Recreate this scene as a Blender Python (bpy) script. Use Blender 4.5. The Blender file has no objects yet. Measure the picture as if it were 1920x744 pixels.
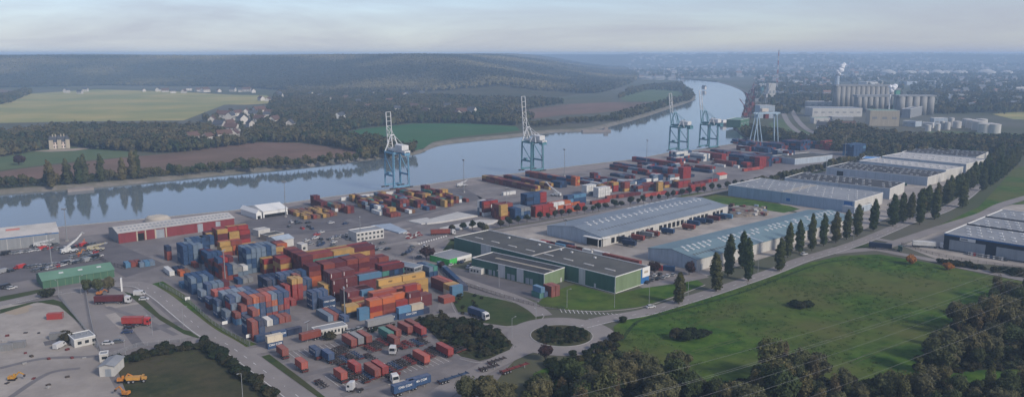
import bpy, bmesh, math, random
import numpy as np
from mathutils import Vector, Matrix, noise as mnoise
from mathutils.geometry import tessellate_polygon

sc = bpy.context.scene
COL = sc.collection
rad = math.radians

# ------------------------------------------------------------------ camera
CAM_H, FPX, PITCH = 112.0, 1490.0, rad(10.3)
cam = bpy.data.cameras.new("camera")
cam.sensor_width = 36.0
cam.lens = 36.0 * FPX / 1920.0
cam.clip_start, cam.clip_end = 1.0, 90000.0
camo = bpy.data.objects.new("camera", cam)
camo.location = (0, 0, CAM_H)
camo.rotation_euler = (rad(90) - PITCH, 0, 0)
COL.objects.link(camo)
sc.camera = camo

# ------------------------------------------------------------------ sky, sun, exposure
SUN_AZ = math.atan2(-0.62, 0.78)      # direction towards the sun, seen from above
SUN_EL = rad(32)
world = bpy.data.worlds.new("World")
sc.world = world
world.use_nodes = True
wn, wl = world.node_tree.nodes, world.node_tree.links
wn.clear()
w_out = wn.new("ShaderNodeOutputWorld")
w_bg = wn.new("ShaderNodeBackground")
w_bg.inputs["Strength"].default_value = 0.075
sky = wn.new("ShaderNodeTexSky")
sky.sky_type = 'NISHITA'
sky.sun_disc = False
sky.sun_elevation = SUN_EL
sky.sun_rotation = math.pi / 2 - SUN_AZ
sky.air_density, sky.dust_density, sky.ozone_density = 1.0, 0.5, 3.0
w_tc = wn.new("ShaderNodeTexCoord")
w_sep = wn.new("ShaderNodeSeparateXYZ")
wl.new(w_tc.outputs["Generated"], w_sep.inputs[0])
w_up = wn.new("ShaderNodeMath"); w_up.operation = 'MAXIMUM'; w_up.inputs[1].default_value = 0.0
wl.new(w_sep.outputs["Z"], w_up.inputs[0])
w_ad = wn.new("ShaderNodeMath"); w_ad.operation = 'ADD'; w_ad.inputs[1].default_value = 0.12
wl.new(w_up.outputs[0], w_ad.inputs[0])
w_dx = wn.new("ShaderNodeMath"); w_dx.operation = 'DIVIDE'
w_dy = wn.new("ShaderNodeMath"); w_dy.operation = 'DIVIDE'
wl.new(w_sep.outputs["X"], w_dx.inputs[0]); wl.new(w_ad.outputs[0], w_dx.inputs[1])
wl.new(w_sep.outputs["Y"], w_dy.inputs[0]); wl.new(w_ad.outputs[0], w_dy.inputs[1])
w_cmb = wn.new("ShaderNodeCombineXYZ")
wl.new(w_dx.outputs[0], w_cmb.inputs[0]); wl.new(w_dy.outputs[0], w_cmb.inputs[1])
w_noise = wn.new("ShaderNodeTexNoise")
w_noise.inputs["Scale"].default_value = 0.42
w_noise.inputs["Detail"].default_value = 8.0
w_noise.inputs["Roughness"].default_value = 0.55
w_noise.inputs["Distortion"].default_value = 0.4
wl.new(w_cmb.outputs[0], w_noise.inputs["Vector"])
w_ramp = wn.new("ShaderNodeValToRGB")
w_ramp.color_ramp.elements[0].position = 0.40
w_ramp.color_ramp.elements[0].color = (0.42, 0.42, 0.42, 1)
w_ramp.color_ramp.elements[1].position = 0.75
w_ramp.color_ramp.elements[1].color = (0.97, 0.97, 0.97, 1)
wl.new(w_noise.outputs["Fac"], w_ramp.inputs[0])
w_mix = wn.new("ShaderNodeMixRGB")
w_mix.inputs["Color2"].default_value = (2.3, 2.4, 2.95, 1)
wl.new(w_ramp.outputs["Color"], w_mix.inputs["Fac"])
w_tint = wn.new("ShaderNodeMixRGB"); w_tint.blend_type = 'MULTIPLY'; w_tint.inputs["Fac"].default_value = 1.0
w_tint.inputs["Color2"].default_value = (0.80, 0.83, 0.97, 1)
wl.new(sky.outputs["Color"], w_tint.inputs["Color1"])
wl.new(w_tint.outputs["Color"], w_mix.inputs["Color1"])
wl.new(w_mix.outputs["Color"], w_bg.inputs["Color"])
wl.new(w_bg.outputs[0], w_out.inputs["Surface"])

sun = bpy.data.lights.new("sun", 'SUN')
sun.energy, sun.angle, sun.color = 1.5, rad(11), (1.0, 0.9, 0.78)
suno = bpy.data.objects.new("sun", sun)
sdir = Vector((math.cos(SUN_AZ) * math.cos(SUN_EL), math.sin(SUN_AZ) * math.cos(SUN_EL), math.sin(SUN_EL)))
suno.rotation_euler = sdir.to_track_quat('Z', 'Y').to_euler()
suno.location = (200, -200, 400)
COL.objects.link(suno)

sc.view_settings.view_transform = 'Standard'
sc.view_settings.look = 'None'
sc.view_settings.gamma = 1.0
sc.view_settings.use_curve_mapping = False
sc.view_settings.exposure = 1.28
sc.cycles.volume_bounces = 4
sc.cycles.max_bounces = 8
sc.cycles.use_denoising = True

# ------------------------------------------------------------------ helpers
_cp, _sp = math.cos(PITCH), math.sin(PITCH)


def G(px, py, z=0.0):
    """real ground point seen at a position of the photograph (survey helper)"""
    a, b = (px - 960.0) / FPX, (372.0 - py) / FPX
    d = Vector((a, _cp + b * _sp, -_sp + b * _cp))
    t = (CAM_H - z) / -d.z
    return Vector((d.x * t, d.y * t, z))


VA = rad(37.5)
VX = Vector((math.cos(VA), math.sin(VA), 0))     # along the quay, away to the right
UX = Vector((math.sin(VA), -math.cos(VA), 0))    # from the quay towards the roads

ORD = ("first second third fourth fifth sixth seventh eighth ninth tenth eleventh twelfth thirteenth fourteenth "
       "fifteenth sixteenth seventeenth eighteenth nineteenth twentieth").split()
_TENS = {2: "twenty", 3: "thirty", 4: "forty", 5: "fifty", 6: "sixty", 7: "seventy", 8: "eighty", 9: "ninety"}
_TENTH = {2: "twentieth", 3: "thirtieth", 4: "fortieth", 5: "fiftieth", 6: "sixtieth", 7: "seventieth", 8: "eightieth", 9: "ninetieth"}


def nth(i):
    """0-based ordinal word"""
    if i < 20:
        return ORD[i]
    t, o = divmod(i + 1, 10)
    return _TENTH[t] if o == 0 else _TENS[t] + "-" + ORD[o - 1]


class MB:
    def __init__(self):
        self.v, self.f, self.m = [], [], []

    def add(self, vs, fs, mi=0):
        n = len(self.v)
        self.v += [tuple(p) for p in vs]
        self.f += [tuple(i + n for i in f) for f in fs]
        self.m += [mi] * len(fs)
        return self

    def box(self, x0, x1, y0, y1, z0, z1, mi=0):
        vs = [(x0, y0, z0), (x1, y0, z0), (x1, y1, z0), (x0, y1, z0), (x0, y0, z1), (x1, y0, z1), (x1, y1, z1), (x0, y1, z1)]
        return self.add(vs, [(0, 3, 2, 1), (4, 5, 6, 7), (0, 1, 5, 4), (1, 2, 6, 5), (2, 3, 7, 6), (3, 0, 4, 7)], mi)

    def bar(self, p, q, w, h=None, mi=0):
        """square bar from p to q"""
        p, q = Vector(p), Vector(q)
        h = h or w
        d = (q - p).normalized()
        a = d.cross(Vector((0, 0, 1)))
        if a.length < 1e-3:
            a = Vector((1, 0, 0))
        a.normalize()
        b = d.cross(a)
        vs = []
        for c in (p, q):
            for s, t in ((-1, -1), (1, -1), (1, 1), (-1, 1)):
                vs.append(c + a * (s * w / 2) + b * (t * h / 2))
        return self.add(vs, [(3, 2, 1, 0), (4, 5, 6, 7), (0, 1, 5, 4), (1, 2, 6, 5), (2, 3, 7, 6), (3, 0, 4, 7)], mi)

    def tube(self, p, q, r0, r1=None, n=8, mi=0, cap=True):
        p, q = Vector(p), Vector(q)
        r1 = r0 if r1 is None else r1
        d = (q - p).normalized()
        a = d.cross(Vector((0, 0, 1)))
        if a.length < 1e-3:
            a = Vector((1, 0, 0))
        a.normalize()
        b = d.cross(a)
        vs = []
        for c, r in ((p, r0), (q, r1)):
            for k in range(n):
                t = 2 * math.pi * k / n
                vs.append(c + a * (r * math.cos(t)) + b * (r * math.sin(t)))
        fs = [(k, (k + 1) % n, n + (k + 1) % n, n + k) for k in range(n)]
        if cap:
            fs += [tuple(range(n - 1, -1, -1)), tuple(range(n, 2 * n))]
        return self.add(vs, fs, mi)

    def extrude_y(self, prof, y0, y1, mi=0, taper=0.0, ztop=None):
        """profile in x,z extruded along y; points above ztop are pulled in by taper"""
        n = len(prof)
        vs = []
        for y, s in ((y0, 1), (y1, -1)):
            for (x, z) in prof:
                vs.append((x, y + (s * taper if ztop is not None and z >= ztop else 0), z))
        fs = [tuple(range(n)), tuple(range(2 * n - 1, n - 1, -1))]
        fs += [(i, n + i, n + (i + 1) % n, (i + 1) % n) for i in range(n)]
        return self.add(vs, fs, mi)

    def mesh(self, name, mats=None, smooth=False):
        me = bpy.data.meshes.new(name)
        me.from_pydata(self.v, [], self.f)
        if mats:
            for m in (mats if isinstance(mats, (list, tuple)) else [mats]):
                me.materials.append(m)
        if any(self.m):
            me.polygons.foreach_set("material_index", self.m)
        if smooth:
            me.polygons.foreach_set("use_smooth", [True] * len(me.polygons))
        me.update()
        return me

    def build(self, name, mats, parent=None, smooth=False):
        return link(name, self.mesh(name, mats, smooth), parent)


def link(name, data, parent=None):
    o = bpy.data.objects.new(name, data)
    COL.objects.link(o)
    if parent is not None:
        o.parent = parent
    return o


def tag(o, label=None, cat=None, group=None, kind=None):
    if label: o["label"] = label
    if cat: o["category"] = cat
    if group: o["group"] = group
    if kind: o["kind"] = kind
    return o


def thing(name, label, cat, loc=(0, 0, 0), rz=0.0, group=None):
    o = bpy.data.objects.new(name, None)
    o.empty_display_size = 0.5
    COL.objects.link(o)
    o.location, o.rotation_euler = loc, (0, 0, rz)
    return tag(o, label, cat, group)


def clone(root, loc, rz=0.0, label=None, group=None, scale=None, colors=None):
    """copy of a thing with its parts and sub-parts; colors maps part name -> object colour"""
    r = root.copy()
    COL.objects.link(r)
    r.location, r.rotation_euler = loc, (0, 0, rz)
    if scale is not None:
        r.scale = scale if not isinstance(scale, (int, float)) else (scale,) * 3
    if label: r["label"] = label
    if group: r["group"] = group
    kids = [(c, r) for c in root.children]
    while kids:
        c, par = kids.pop()
        k = c.copy()
        COL.objects.link(k)
        k.parent = par
        if colors:
            for key, cc in colors.items():
                if c.name.split('.')[0] == key:
                    k.color = cc
        kids += [(g, k) for g in c.children]
    return r


def drop(root):
    for c in list(root.children):
        drop(c)
    bpy.data.objects.remove(root)


# ------------------------------------------------------------------ materials
def mat(name, col, rough=0.85, col2=None, scale=0.5, detail=4.0, spec=0.25, bump=0.0, bscale=None, big=None, bigscale=0.02,
        bigfac=0.5, objcol=False, rand=0.0, coords='Object', metal=0.0, ribs=0.0, ribaxis='X', thr=(0.35, 0.65), streak=None, ofac=0.35):
    m = bpy.data.materials.new(name)
    m.use_nodes = True
    N, L = m.node_tree.nodes, m.node_tree.links
    b = N["Principled BSDF"]
    b.inputs["Roughness"].default_value = rough
    b.inputs["Specular IOR Level"].default_value = spec
    b.inputs["Metallic"].default_value = metal
    if coords == 'World':
        geo = N.new("ShaderNodeNewGeometry"); vec = geo.outputs["Position"]
    else:
        tc = N.new("ShaderNodeTexCoord"); vec = tc.outputs["Object"]
    info = None
    if objcol or rand:
        info = N.new("ShaderNodeObjectInfo")
    if objcol:
        cur = info.outputs["Color"]
    else:
        rgb = N.new("ShaderNodeRGB"); rgb.outputs[0].default_value = (*col, 1); cur = rgb.outputs[0]
    nz = N.new("ShaderNodeTexNoise")
    nz.inputs["Scale"].default_value = scale
    nz.inputs["Detail"].default_value = detail
    nz.inputs["Roughness"].default_value = 0.68
    if streak:
        mpn = N.new("ShaderNodeMapping"); mpn.inputs["Scale"].default_value = streak
        L.new(vec, mpn.inputs["Vector"]); L.new(mpn.outputs[0], nz.inputs["Vector"])
    else:
        L.new(vec, nz.inputs["Vector"])
    rp = N.new("ShaderNodeMapRange")
    rp.inputs["From Min"].default_value, rp.inputs["From Max"].default_value = thr
    L.new(nz.outputs["Fac"], rp.inputs["Value"])
    if col2 is not None:
        mx = N.new("ShaderNodeMixRGB")
        L.new(rp.outputs[0], mx.inputs["Fac"]); L.new(cur, mx.inputs["Color1"])
        mx.inputs["Color2"].default_value = (*col2, 1)
        if objcol:
            ml = N.new("ShaderNodeMath"); ml.operation = 'MULTIPLY'; ml.inputs[1].default_value = ofac
            L.new(rp.outputs[0], ml.inputs[0]); L.new(ml.outputs[0], mx.inputs["Fac"])
        cur = mx.outputs[0]
    if big is not None:
        n2 = N.new("ShaderNodeTexNoise")
        n2.inputs["Scale"].default_value = bigscale
        n2.inputs["Detail"].default_value = 5.0
        L.new(vec, n2.inputs["Vector"])
        r2 = N.new("ShaderNodeMapRange")
        r2.inputs["From Min"].default_value, r2.inputs["From Max"].default_value = 0.42, 0.62
        r2.inputs["To Max"].default_value = bigfac
        L.new(n2.outputs["Fac"], r2.inputs["Value"])
        m2 = N.new("ShaderNodeMixRGB")
        L.new(r2.outputs[0], m2.inputs["Fac"]); L.new(cur, m2.inputs["Color1"])
        m2.inputs["Color2"].default_value = (*big, 1)
        cur = m2.outputs[0]
    if rand:
        hs = N.new("ShaderNodeHueSaturation")
        mr = N.new("ShaderNodeMapRange")
        mr.inputs["To Min"].default_value, mr.inputs["To Max"].default_value = 1 - rand, 1 + rand
        L.new(info.outputs["Random"], mr.inputs["Value"]); L.new(mr.outputs[0], hs.inputs["Value"])
        L.new(cur, hs.inputs["Color"]); cur = hs.outputs[0]
    L.new(cur, b.inputs["Base Color"])
    if bump:
        bp = N.new("ShaderNodeBump"); bp.inputs["Strength"].default_value = bump
        bp.inputs["Distance"].default_value = 0.3
        nb = N.new("ShaderNodeTexNoise"); nb.inputs["Scale"].default_value = bscale or scale * 3
        nb.inputs["Detail"].default_value = 5.0
        L.new(vec, nb.inputs["Vector"]); L.new(nb.outputs["Fac"], bp.inputs["Height"]); L.new(bp.outputs[0], b.inputs["Normal"])
    elif ribs:
        wv = N.new("ShaderNodeTexWave"); wv.bands_direction = ribaxis; wv.inputs["Scale"].default_value = ribs
        bp = N.new("ShaderNodeBump"); bp.inputs["Strength"].default_value = 0.5; bp.inputs["Distance"].default_value = 0.06
        L.new(vec, wv.inputs["Vector"]); L.new(wv.outputs["Fac"], bp.inputs["Height"]); L.new(bp.outputs[0], b.inputs["Normal"])
    return m


def leafmat(name, cols, scale=0.25, patch=None):
    """foliage: the tint of each tree from its own random number, light and dark leaf clumps from noise"""
    m = bpy.data.materials.new(name)
    m.use_nodes = True
    N, L = m.node_tree.nodes, m.node_tree.links
    b = N["Principled BSDF"]
    b.inputs["Roughness"].default_value = 0.9
    b.inputs["Specular IOR Level"].default_value = 0.1
    info = N.new("ShaderNodeObjectInfo")
    rp = N.new("ShaderNodeValToRGB")
    els = rp.color_ramp.elements
    els[0].position, els[0].color = 0.0, (*cols[0], 1)
    els[1].position, els[1].color = 1.0, (*cols[-1], 1)
    for i, c in enumerate(cols[1:-1]):
        e = els.new((i + 1) / (len(cols) - 1)); e.color = (*c, 1)
    L.new(info.outputs["Random"], rp.inputs[0])
    tc = N.new("ShaderNodeTexCoord")
    nz = N.new("ShaderNodeTexNoise"); nz.inputs["Scale"].default_value = scale; nz.inputs["Detail"].default_value = 3.0
    L.new(tc.outputs["Object"], nz.inputs["Vector"])
    mr = N.new("ShaderNodeMapRange")
    mr.inputs["From Min"].default_value, mr.inputs["From Max"].default_value = 0.3, 0.7
    mr.inputs["To Min"].default_value, mr.inputs["To Max"].default_value = 0.55, 1.5
    L.new(nz.outputs["Fac"], mr.inputs["Value"])
    hs = N.new("ShaderNodeHueSaturation")
    L.new(rp.outputs[0], hs.inputs["Color"]); L.new(mr.outputs[0], hs.inputs["Value"])
    cur = hs.outputs[0]
    if patch:                                  # large tint patches; on the hill they paint sunlit stretches into the colour
        geo = N.new("ShaderNodeNewGeometry")
        n2 = N.new("ShaderNodeTexNoise"); n2.inputs["Scale"].default_value = patch[1]; n2.inputs["Detail"].default_value = 4.0
        L.new(geo.outputs["Position"], n2.inputs["Vector"])
        r2 = N.new("ShaderNodeMapRange"); r2.inputs["From Min"].default_value, r2.inputs["From Max"].default_value = 0.48, 0.62
        r2.inputs["To Max"].default_value = patch[2]
        L.new(n2.outputs["Fac"], r2.inputs["Value"])
        mx = N.new("ShaderNodeMixRGB"); mx.inputs["Color2"].default_value = (*patch[0], 1)
        L.new(r2.outputs[0], mx.inputs["Fac"]); L.new(cur, mx.inputs["Color1"]); cur = mx.outputs[0]
    L.new(cur, b.inputs["Base Color"])
    return m


M = {}
M['ground'] = mat('ground_mix', (0.055, 0.07, 0.03), 0.95, (0.09, 0.085, 0.05), 0.006, 6, big=(0.13, 0.125, 0.12), bigscale=0.0022, bigfac=0.55, coords='World', spec=0.1)
M['asphalt'] = mat('asphalt', (0.155, 0.141, 0.138), 0.9, (0.225, 0.206, 0.198), 0.07, 10, thr=(0.4, 0.6), big=(0.125, 0.116, 0.118), bigscale=0.018, bigfac=0.6, coords='World', spec=0.2, bump=0.05, bscale=2.0)
M['asphalt_dark'] = mat('asphalt_dark', (0.095, 0.09, 0.096), 0.9, (0.135, 0.126, 0.13), 0.08, 8, coords='World', spec=0.2)
M['concrete'] = mat('concrete_yard', (0.265, 0.238, 0.212), 0.9, (0.38, 0.345, 0.305), 0.06, 10, thr=(0.4, 0.6), big=(0.21, 0.19, 0.175), bigscale=0.012, bigfac=0.7, coords='World', spec=0.2)
M['road'] = mat('road_asphalt', (0.205, 0.188, 0.18), 0.9, (0.245, 0.225, 0.213), 0.09, 8, big=(0.175, 0.161, 0.156), bigscale=0.05, bigfac=0.5, coords='World', spec=0.2)
M['quay'] = mat('quay_concrete', (0.2, 0.175, 0.165), 0.9, (0.26, 0.23, 0.215), 0.06, 8, coords='World')
M['grass'] = mat('meadow_grass', (0.026, 0.068, 0.012), 0.95, (0.072, 0.128, 0.02), 0.12, 12, thr=(0.38, 0.62), big=(0.1, 0.1, 0.035), bigscale=0.02, bigfac=0.75, coords='World', spec=0.05, bump=0.5, bscale=1.2)
M['verge'] = mat('verge_grass', (0.03, 0.05, 0.018), 0.95, (0.055, 0.075, 0.026), 0.12, 8, big=(0.07, 0.065, 0.035), bigscale=0.05, bigfac=0.6, coords='World', spec=0.05, bump=0.5, bscale=1.5)
M['scrub'] = mat('scrub_grass', (0.024, 0.034, 0.016), 0.95, (0.065, 0.064, 0.032), 0.14, 11, big=(0.09, 0.07, 0.044), bigscale=0.03, bigfac=0.5, coords='World', spec=0.05, bump=0.6, bscale=1.2)
M['straw'] = mat('stubble_field', (0.36, 0.3, 0.12), 0.95, (0.27, 0.26, 0.1), 0.008, 6, big=(0.17, 0.2, 0.08), bigscale=0.004, bigfac=0.6, coords='World', spec=0.05)
M['plough'] = mat('ploughed_soil', (0.14, 0.088, 0.066), 0.95, (0.185, 0.12, 0.09), 0.02, 8, big=(0.1, 0.085, 0.055), bigscale=0.008, bigfac=0.5, coords='World', spec=0.05)
M['crop'] = mat('young_crop', (0.035, 0.105, 0.045), 0.95, (0.05, 0.125, 0.05), 0.015, 7, big=(0.06, 0.11, 0.045), bigscale=0.006, bigfac=0.5, coords='World', spec=0.05)
M['pasture'] = mat('pasture', (0.07, 0.11, 0.05), 0.95, (0.1, 0.13, 0.06), 0.012, 7, coords='World', spec=0.05)
M['sand'] = mat('sand_patch', (0.34, 0.27, 0.19), 0.95, (0.28, 0.24, 0.19), 0.15, 8, coords='World')
M['white_paint'] = mat('white_paint', (0.7, 0.7, 0.68), 0.8, (0.4, 0.4, 0.4), 0.8, 6, coords='World')
M['bank'] = mat('stone_bank', (0.2, 0.18, 0.155), 0.95, (0.11, 0.105, 0.075), 0.08, 8, coords='World', bump=0.6, bscale=0.7)
M['kerb'] = mat('kerb_stone', (0.34, 0.33, 0.31), 0.9, (0.26, 0.25, 0.24), 0.6)
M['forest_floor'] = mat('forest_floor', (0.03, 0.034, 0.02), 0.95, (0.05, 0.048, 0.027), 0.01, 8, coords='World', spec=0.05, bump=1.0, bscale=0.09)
M['bark'] = mat('bark', (0.09, 0.07, 0.055), 0.95, (0.05, 0.042, 0.035), 1.5)
M['cont'] = mat('container_paint', (1, 1, 1), 0.62, (0.17, 0.11, 0.085), 1.1, 7, objcol=True, rand=0.2, spec=0.35, thr=(0.5, 0.8), ofac=0.4, streak=(1, 1, 0.25))
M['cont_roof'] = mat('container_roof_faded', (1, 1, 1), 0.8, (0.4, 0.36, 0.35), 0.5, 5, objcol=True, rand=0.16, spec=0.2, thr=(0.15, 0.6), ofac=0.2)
M['mark'] = mat('white_marking', (0.66, 0.66, 0.64), 0.7, (0.5, 0.5, 0.5), 1.5)
M['blackmark'] = mat('black_marking', (0.025, 0.022, 0.02), 0.7)
M['paint'] = mat('vehicle_paint', (1, 1, 1), 0.35, (0.1, 0.1, 0.1), 1.2, objcol=True, spec=0.5, thr=(0.6, 0.95))
M['glass'] = mat('dark_glass', (0.02, 0.025, 0.03), 0.12, spec=0.6)
M['tyre'] = mat('tyre_rubber', (0.018, 0.018, 0.018), 0.9)
M['chassis'] = mat('chassis_steel', (0.03, 0.03, 0.034), 0.75, (0.06, 0.045, 0.04), 1.5)
M['chassis_red'] = mat('chassis_red', (0.17, 0.03, 0.028), 0.7, (0.08, 0.03, 0.03), 1.2)
M['chassis_blue'] = mat('chassis_blue', (0.03, 0.06, 0.13), 0.7, (0.03, 0.04, 0.06), 1.2)
M['steel'] = mat('galvanised_steel', (0.3, 0.31, 0.32), 0.6, (0.22, 0.22, 0.23), 1.0)
M['pole'] = mat('lamp_pole', (0.2, 0.21, 0.22), 0.6)

# ================================================================== THE SETTING
def W(pts, z=0.0):
    return [G(p[0], p[1], z) for p in pts]


def sheet(name, pts, z, m, world=False, parent=None):
    P = [Vector((p[0], p[1], z)) for p in (pts if world else W(pts))]
    tris = tessellate_polygon([P])
    me = bpy.data.meshes.new(name)
    fs = []
    for t in tris:
        a, b, c = (P[i] for i in t)
        fs.append(t if (b - a).cross(c - a).z > 0 else (t[0], t[2], t[1]))
    me.from_pydata([tuple(p) for p in P], [], fs)
    me.materials.append(m)
    o = link(name, me, parent)
    if parent is None:
        o["kind"] = "structure"
    return o


def smooth(P, n=7, closed=False):
    out = []
    N = len(P)
    rng = range(N if closed else N - 1)
    for i in rng:
        if closed:
            p0, p1, p2, p3 = P[i - 1], P[i], P[(i + 1) % N], P[(i + 2) % N]
        else:
            p0, p1, p2, p3 = P[max(i - 1, 0)], P[i], P[i + 1], P[min(i + 2, N - 1)]
        for k in range(n):
            t = k / n
            out.append(0.5 * ((2 * p1) + (p2 - p0) * t + (2 * p0 - 5 * p1 + 4 * p2 - p3) * t * t + (3 * p1 - p0 - 3 * p2 + p3) * t ** 3))
    if not closed:
        out.append(P[-1].copy())
    return out


def normals(P, closed=False):
    out = []
    N = len(P)
    for i in range(N):
        a = P[i - 1] if (i > 0 or closed) else P[i]
        b = P[(i + 1) % N] if (i < N - 1 or closed) else P[i]
        d = (b - a); d.z = 0; d.normalize()
        out.append(Vector((-d.y, d.x, 0)))
    return out


def ribbon(name, P, w, z, m, off=0.0, closed=False, parent=None):
    nn = normals(P, closed)
    mb = MB()
    vs = []
    for p, n in zip(P, nn):
        vs += [(p.x + n.x * (off + w / 2), p.y + n.y * (off + w / 2), z), (p.x + n.x * (off - w / 2), p.y + n.y * (off - w / 2), z)]
    k = len(P)
    fs = [(2 * i + 1, 2 * ((i + 1) % k) + 1, 2 * ((i + 1) % k), 2 * i) for i in range(k if closed else k - 1)]
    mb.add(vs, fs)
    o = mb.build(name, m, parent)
    if parent is None:
        o["kind"] = "structure"
    return o


def kerb(P, w=0.3, h=0.14, closed=False, name='kerb'):
    nn = normals(P, closed)
    vs = []
    for p, n in zip(P, nn):
        a, b = p + n * (w / 2), p - n * (w / 2)
        vs += [(a.x, a.y, -0.1), (a.x, a.y, h), (b.x, b.y, h), (b.x, b.y, -0.1)]
    k = len(P)
    fs = []
    for i in range(k if closed else k - 1):
        j = (i + 1) % k
        for s in range(3):
            fs.append((4 * i + s, 4 * j + s, 4 * j + s + 1, 4 * i + s + 1))
    o = MB().add(vs, fs).build(name, M['kerb'])
    o["kind"] = "structure"
    return o


def dashes(name, P, step, length, w, z, off=0.0, parent=None):
    mb = MB()
    acc, L0 = 0.0, 0.0
    nn = normals(P)
    for i in range(len(P) - 1):
        a, b = P[i], P[i + 1]
        seg = (b - a).length
        d = (b - a) / max(seg, 1e-6)
        n = nn[i]
        s = acc
        while s < seg:
            p = a + d * s + n * off
            q = a + d * min(s + length, seg) + n * off
            mb.add([p - n * w / 2 + Vector((0, 0, z)), q - n * w / 2 + Vector((0, 0, z)), q + n * w / 2 + Vector((0, 0, z)), p + n * w / 2 + Vector((0, 0, z))], [(0, 1, 2, 3)])
            s += step
        acc = s - seg
    o = mb.build(name, M['white_paint'], parent)
    if parent is None:
        o["kind"] = "structure"
    return o


WZ = -2.6
# --- waterlines surveyed from the photograph
LEFT_BANK = [(-700, 416), (-300, 390), (0, 365), (100, 358), (200, 350), (300, 340), (400, 330), (500, 321), (600, 311), (720, 297), (760, 293),
             (790, 287), (802, 282), (817, 276), (840, 270), (862, 267), (910, 262), (967, 257), (1042, 248), (1108, 245), (1158, 234), (1212, 219),
             (1254, 205), (1290, 193), (1304, 186), (1302, 177), (1288, 167), (1279, 152)]
QUAY = [(-700, 507), (-300, 469), (0, 437), (111, 425), (240, 413), (440, 394), (534, 381), (609, 370), (777, 349), (882, 334), (969, 325), (1080, 311),
        (1193, 298), (1249, 287), (1297, 282), (1385, 268), (1402, 262)]
RIGHT_BANK = [(1402, 262), (1394, 255), (1378, 244), (1374, 238), (1388, 229), (1388, 222), (1391, 211), (1396, 196), (1397, 180), (1387, 169), (1368, 161), (1343, 154)]


def offset_line(P, d):
    return [p + n * d for p, n in zip(P, normals(P))]


lw = smooth(W(LEFT_BANK, WZ), 4)
ll = offset_line(lw, 9.0)
rw = smooth(W(RIGHT_BANK, WZ), 4)
rl = offset_line(rw, -9.0)
qw = W(QUAY)
for p in ll: p.z = 0
for p in rl: p.z = 0

ytop = lw[-1].y
far0 = 4420.0
left_land = ll + [Vector((ll[-1].x - 300, ytop + 250, 0)), Vector((-14000, ytop + 260, 0)), Vector((-14000, -400, 0)), Vector((-900, -400, 0)),
                  Vector((ll[0].x - 600, ll[0].y - 300, 0))]
right_land = qw + rl[1:] + [Vector((rl[-1].x - 120, far0, 0)), Vector((30000, far0, 0)), Vector((30000, -600, 0)), Vector((-700, -600, 0)), Vector((qw[0].x - 300, qw[0].y - 260, 0))]
far_land = [Vector((-30000, far0, 0)), Vector((30000, far0, 0)), Vector((30000, 10400, 0)), Vector((-30000, 10400, 0))]
mb = MB()
for poly in (left_land, right_land, far_land):
    tr = tessellate_polygon([poly])
    fs = []
    for t in tr:
        a, b, c = (poly[i] for i in t)
        fs.append(t if (b - a).cross(c - a).z > 0 else (t[0], t[2], t[1]))
    mb.add(poly, fs)
o = mb.build('ground', M['ground']); o['kind'] = 'structure'

# --- river
rm = bpy.data.materials.new('river_water'); rm.use_nodes = True
N, L = rm.node_tree.nodes, rm.node_tree.links
b = N["Principled BSDF"]
b.inputs["Base Color"].default_value = (0.12, 0.15, 0.165, 1)
b.inputs["Roughness"].default_value = 0.06
b.inputs["IOR"].default_value = 1.33
b.inputs["Specular IOR Level"].default_value = 0.5
geo = N.new("ShaderNodeNewGeometry")
mp = N.new("ShaderNodeMapping"); mp.inputs["Rotation"].default_value = (0, 0, -VA); mp.inputs["Scale"].default_value = (0.35, 1, 1)
L.new(geo.outputs["Position"], mp.inputs["Vector"])
n1 = N.new("ShaderNodeTexNoise"); n1.inputs["Scale"].default_value = 0.28; n1.inputs["Detail"].default_value = 4
n2 = N.new("ShaderNodeTexNoise"); n2.inputs["Scale"].default_value = 0.012; n2.inputs["Detail"].default_value = 3; n2.inputs["Distortion"].default_value = 1.0
L.new(mp.outputs[0], n1.inputs["Vector"]); L.new(mp.outputs[0], n2.inputs["Vector"])
mr = N.new("ShaderNodeMapRange"); mr.inputs["From Min"].default_value = 0.4; mr.inputs["From Max"].default_value = 0.65
mr.inputs["To Min"].default_value = 0.015; mr.inputs["To Max"].default_value = 0.11
L.new(n2.outputs["Fac"], mr.inputs["Value"])
bp = N.new("ShaderNodeBump"); bp.inputs["Distance"].default_value = 0.5
L.new(mr.outputs[0], bp.inputs["Strength"]); L.new(n1.outputs["Fac"], bp.inputs["Height"]); L.new(bp.outputs[0], b.inputs["Normal"])
sheet('river', [(-9000, 100), (6000, 100), (6000, 4500), (-9000, 4500)], WZ, rm, world=True)


def bank_strip(name, Wl, Ll, under):
    vs, k = [], len(Wl)
    for a, c, n in zip(Wl, Ll, normals(Wl)):
        u = a + n * under
        mid = (a + c) / 2 + Vector((0, 0, 0.3 * (mnoise.noise(a * 0.05) + 0.3)))
        vs += [(u.x, u.y, WZ - 1.5), tuple(mid), (c.x, c.y, 0.12)]
    fs = []
    for i in range(k - 1):
        for s in range(2):
            fs.append((3 * i + s, 3 * i + 3 + s, 3 * i + 4 + s, 3 * i + 1 + s))
    o = MB().add(vs, fs).build(name, M['bank']); o['kind'] = 'structure'


bank_strip('riverbank_far', lw, ll, -3)
bank_strip('riverbank_near', rw, rl, 3)
# towpath along the far bank
ribbon('towpath', offset_line(lw, 12.5), 5.0, 0.03, mat('towpath', (0.2, 0.185, 0.15), 0.95, (0.13, 0.125, 0.085), 0.1, coords='World'))
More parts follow.
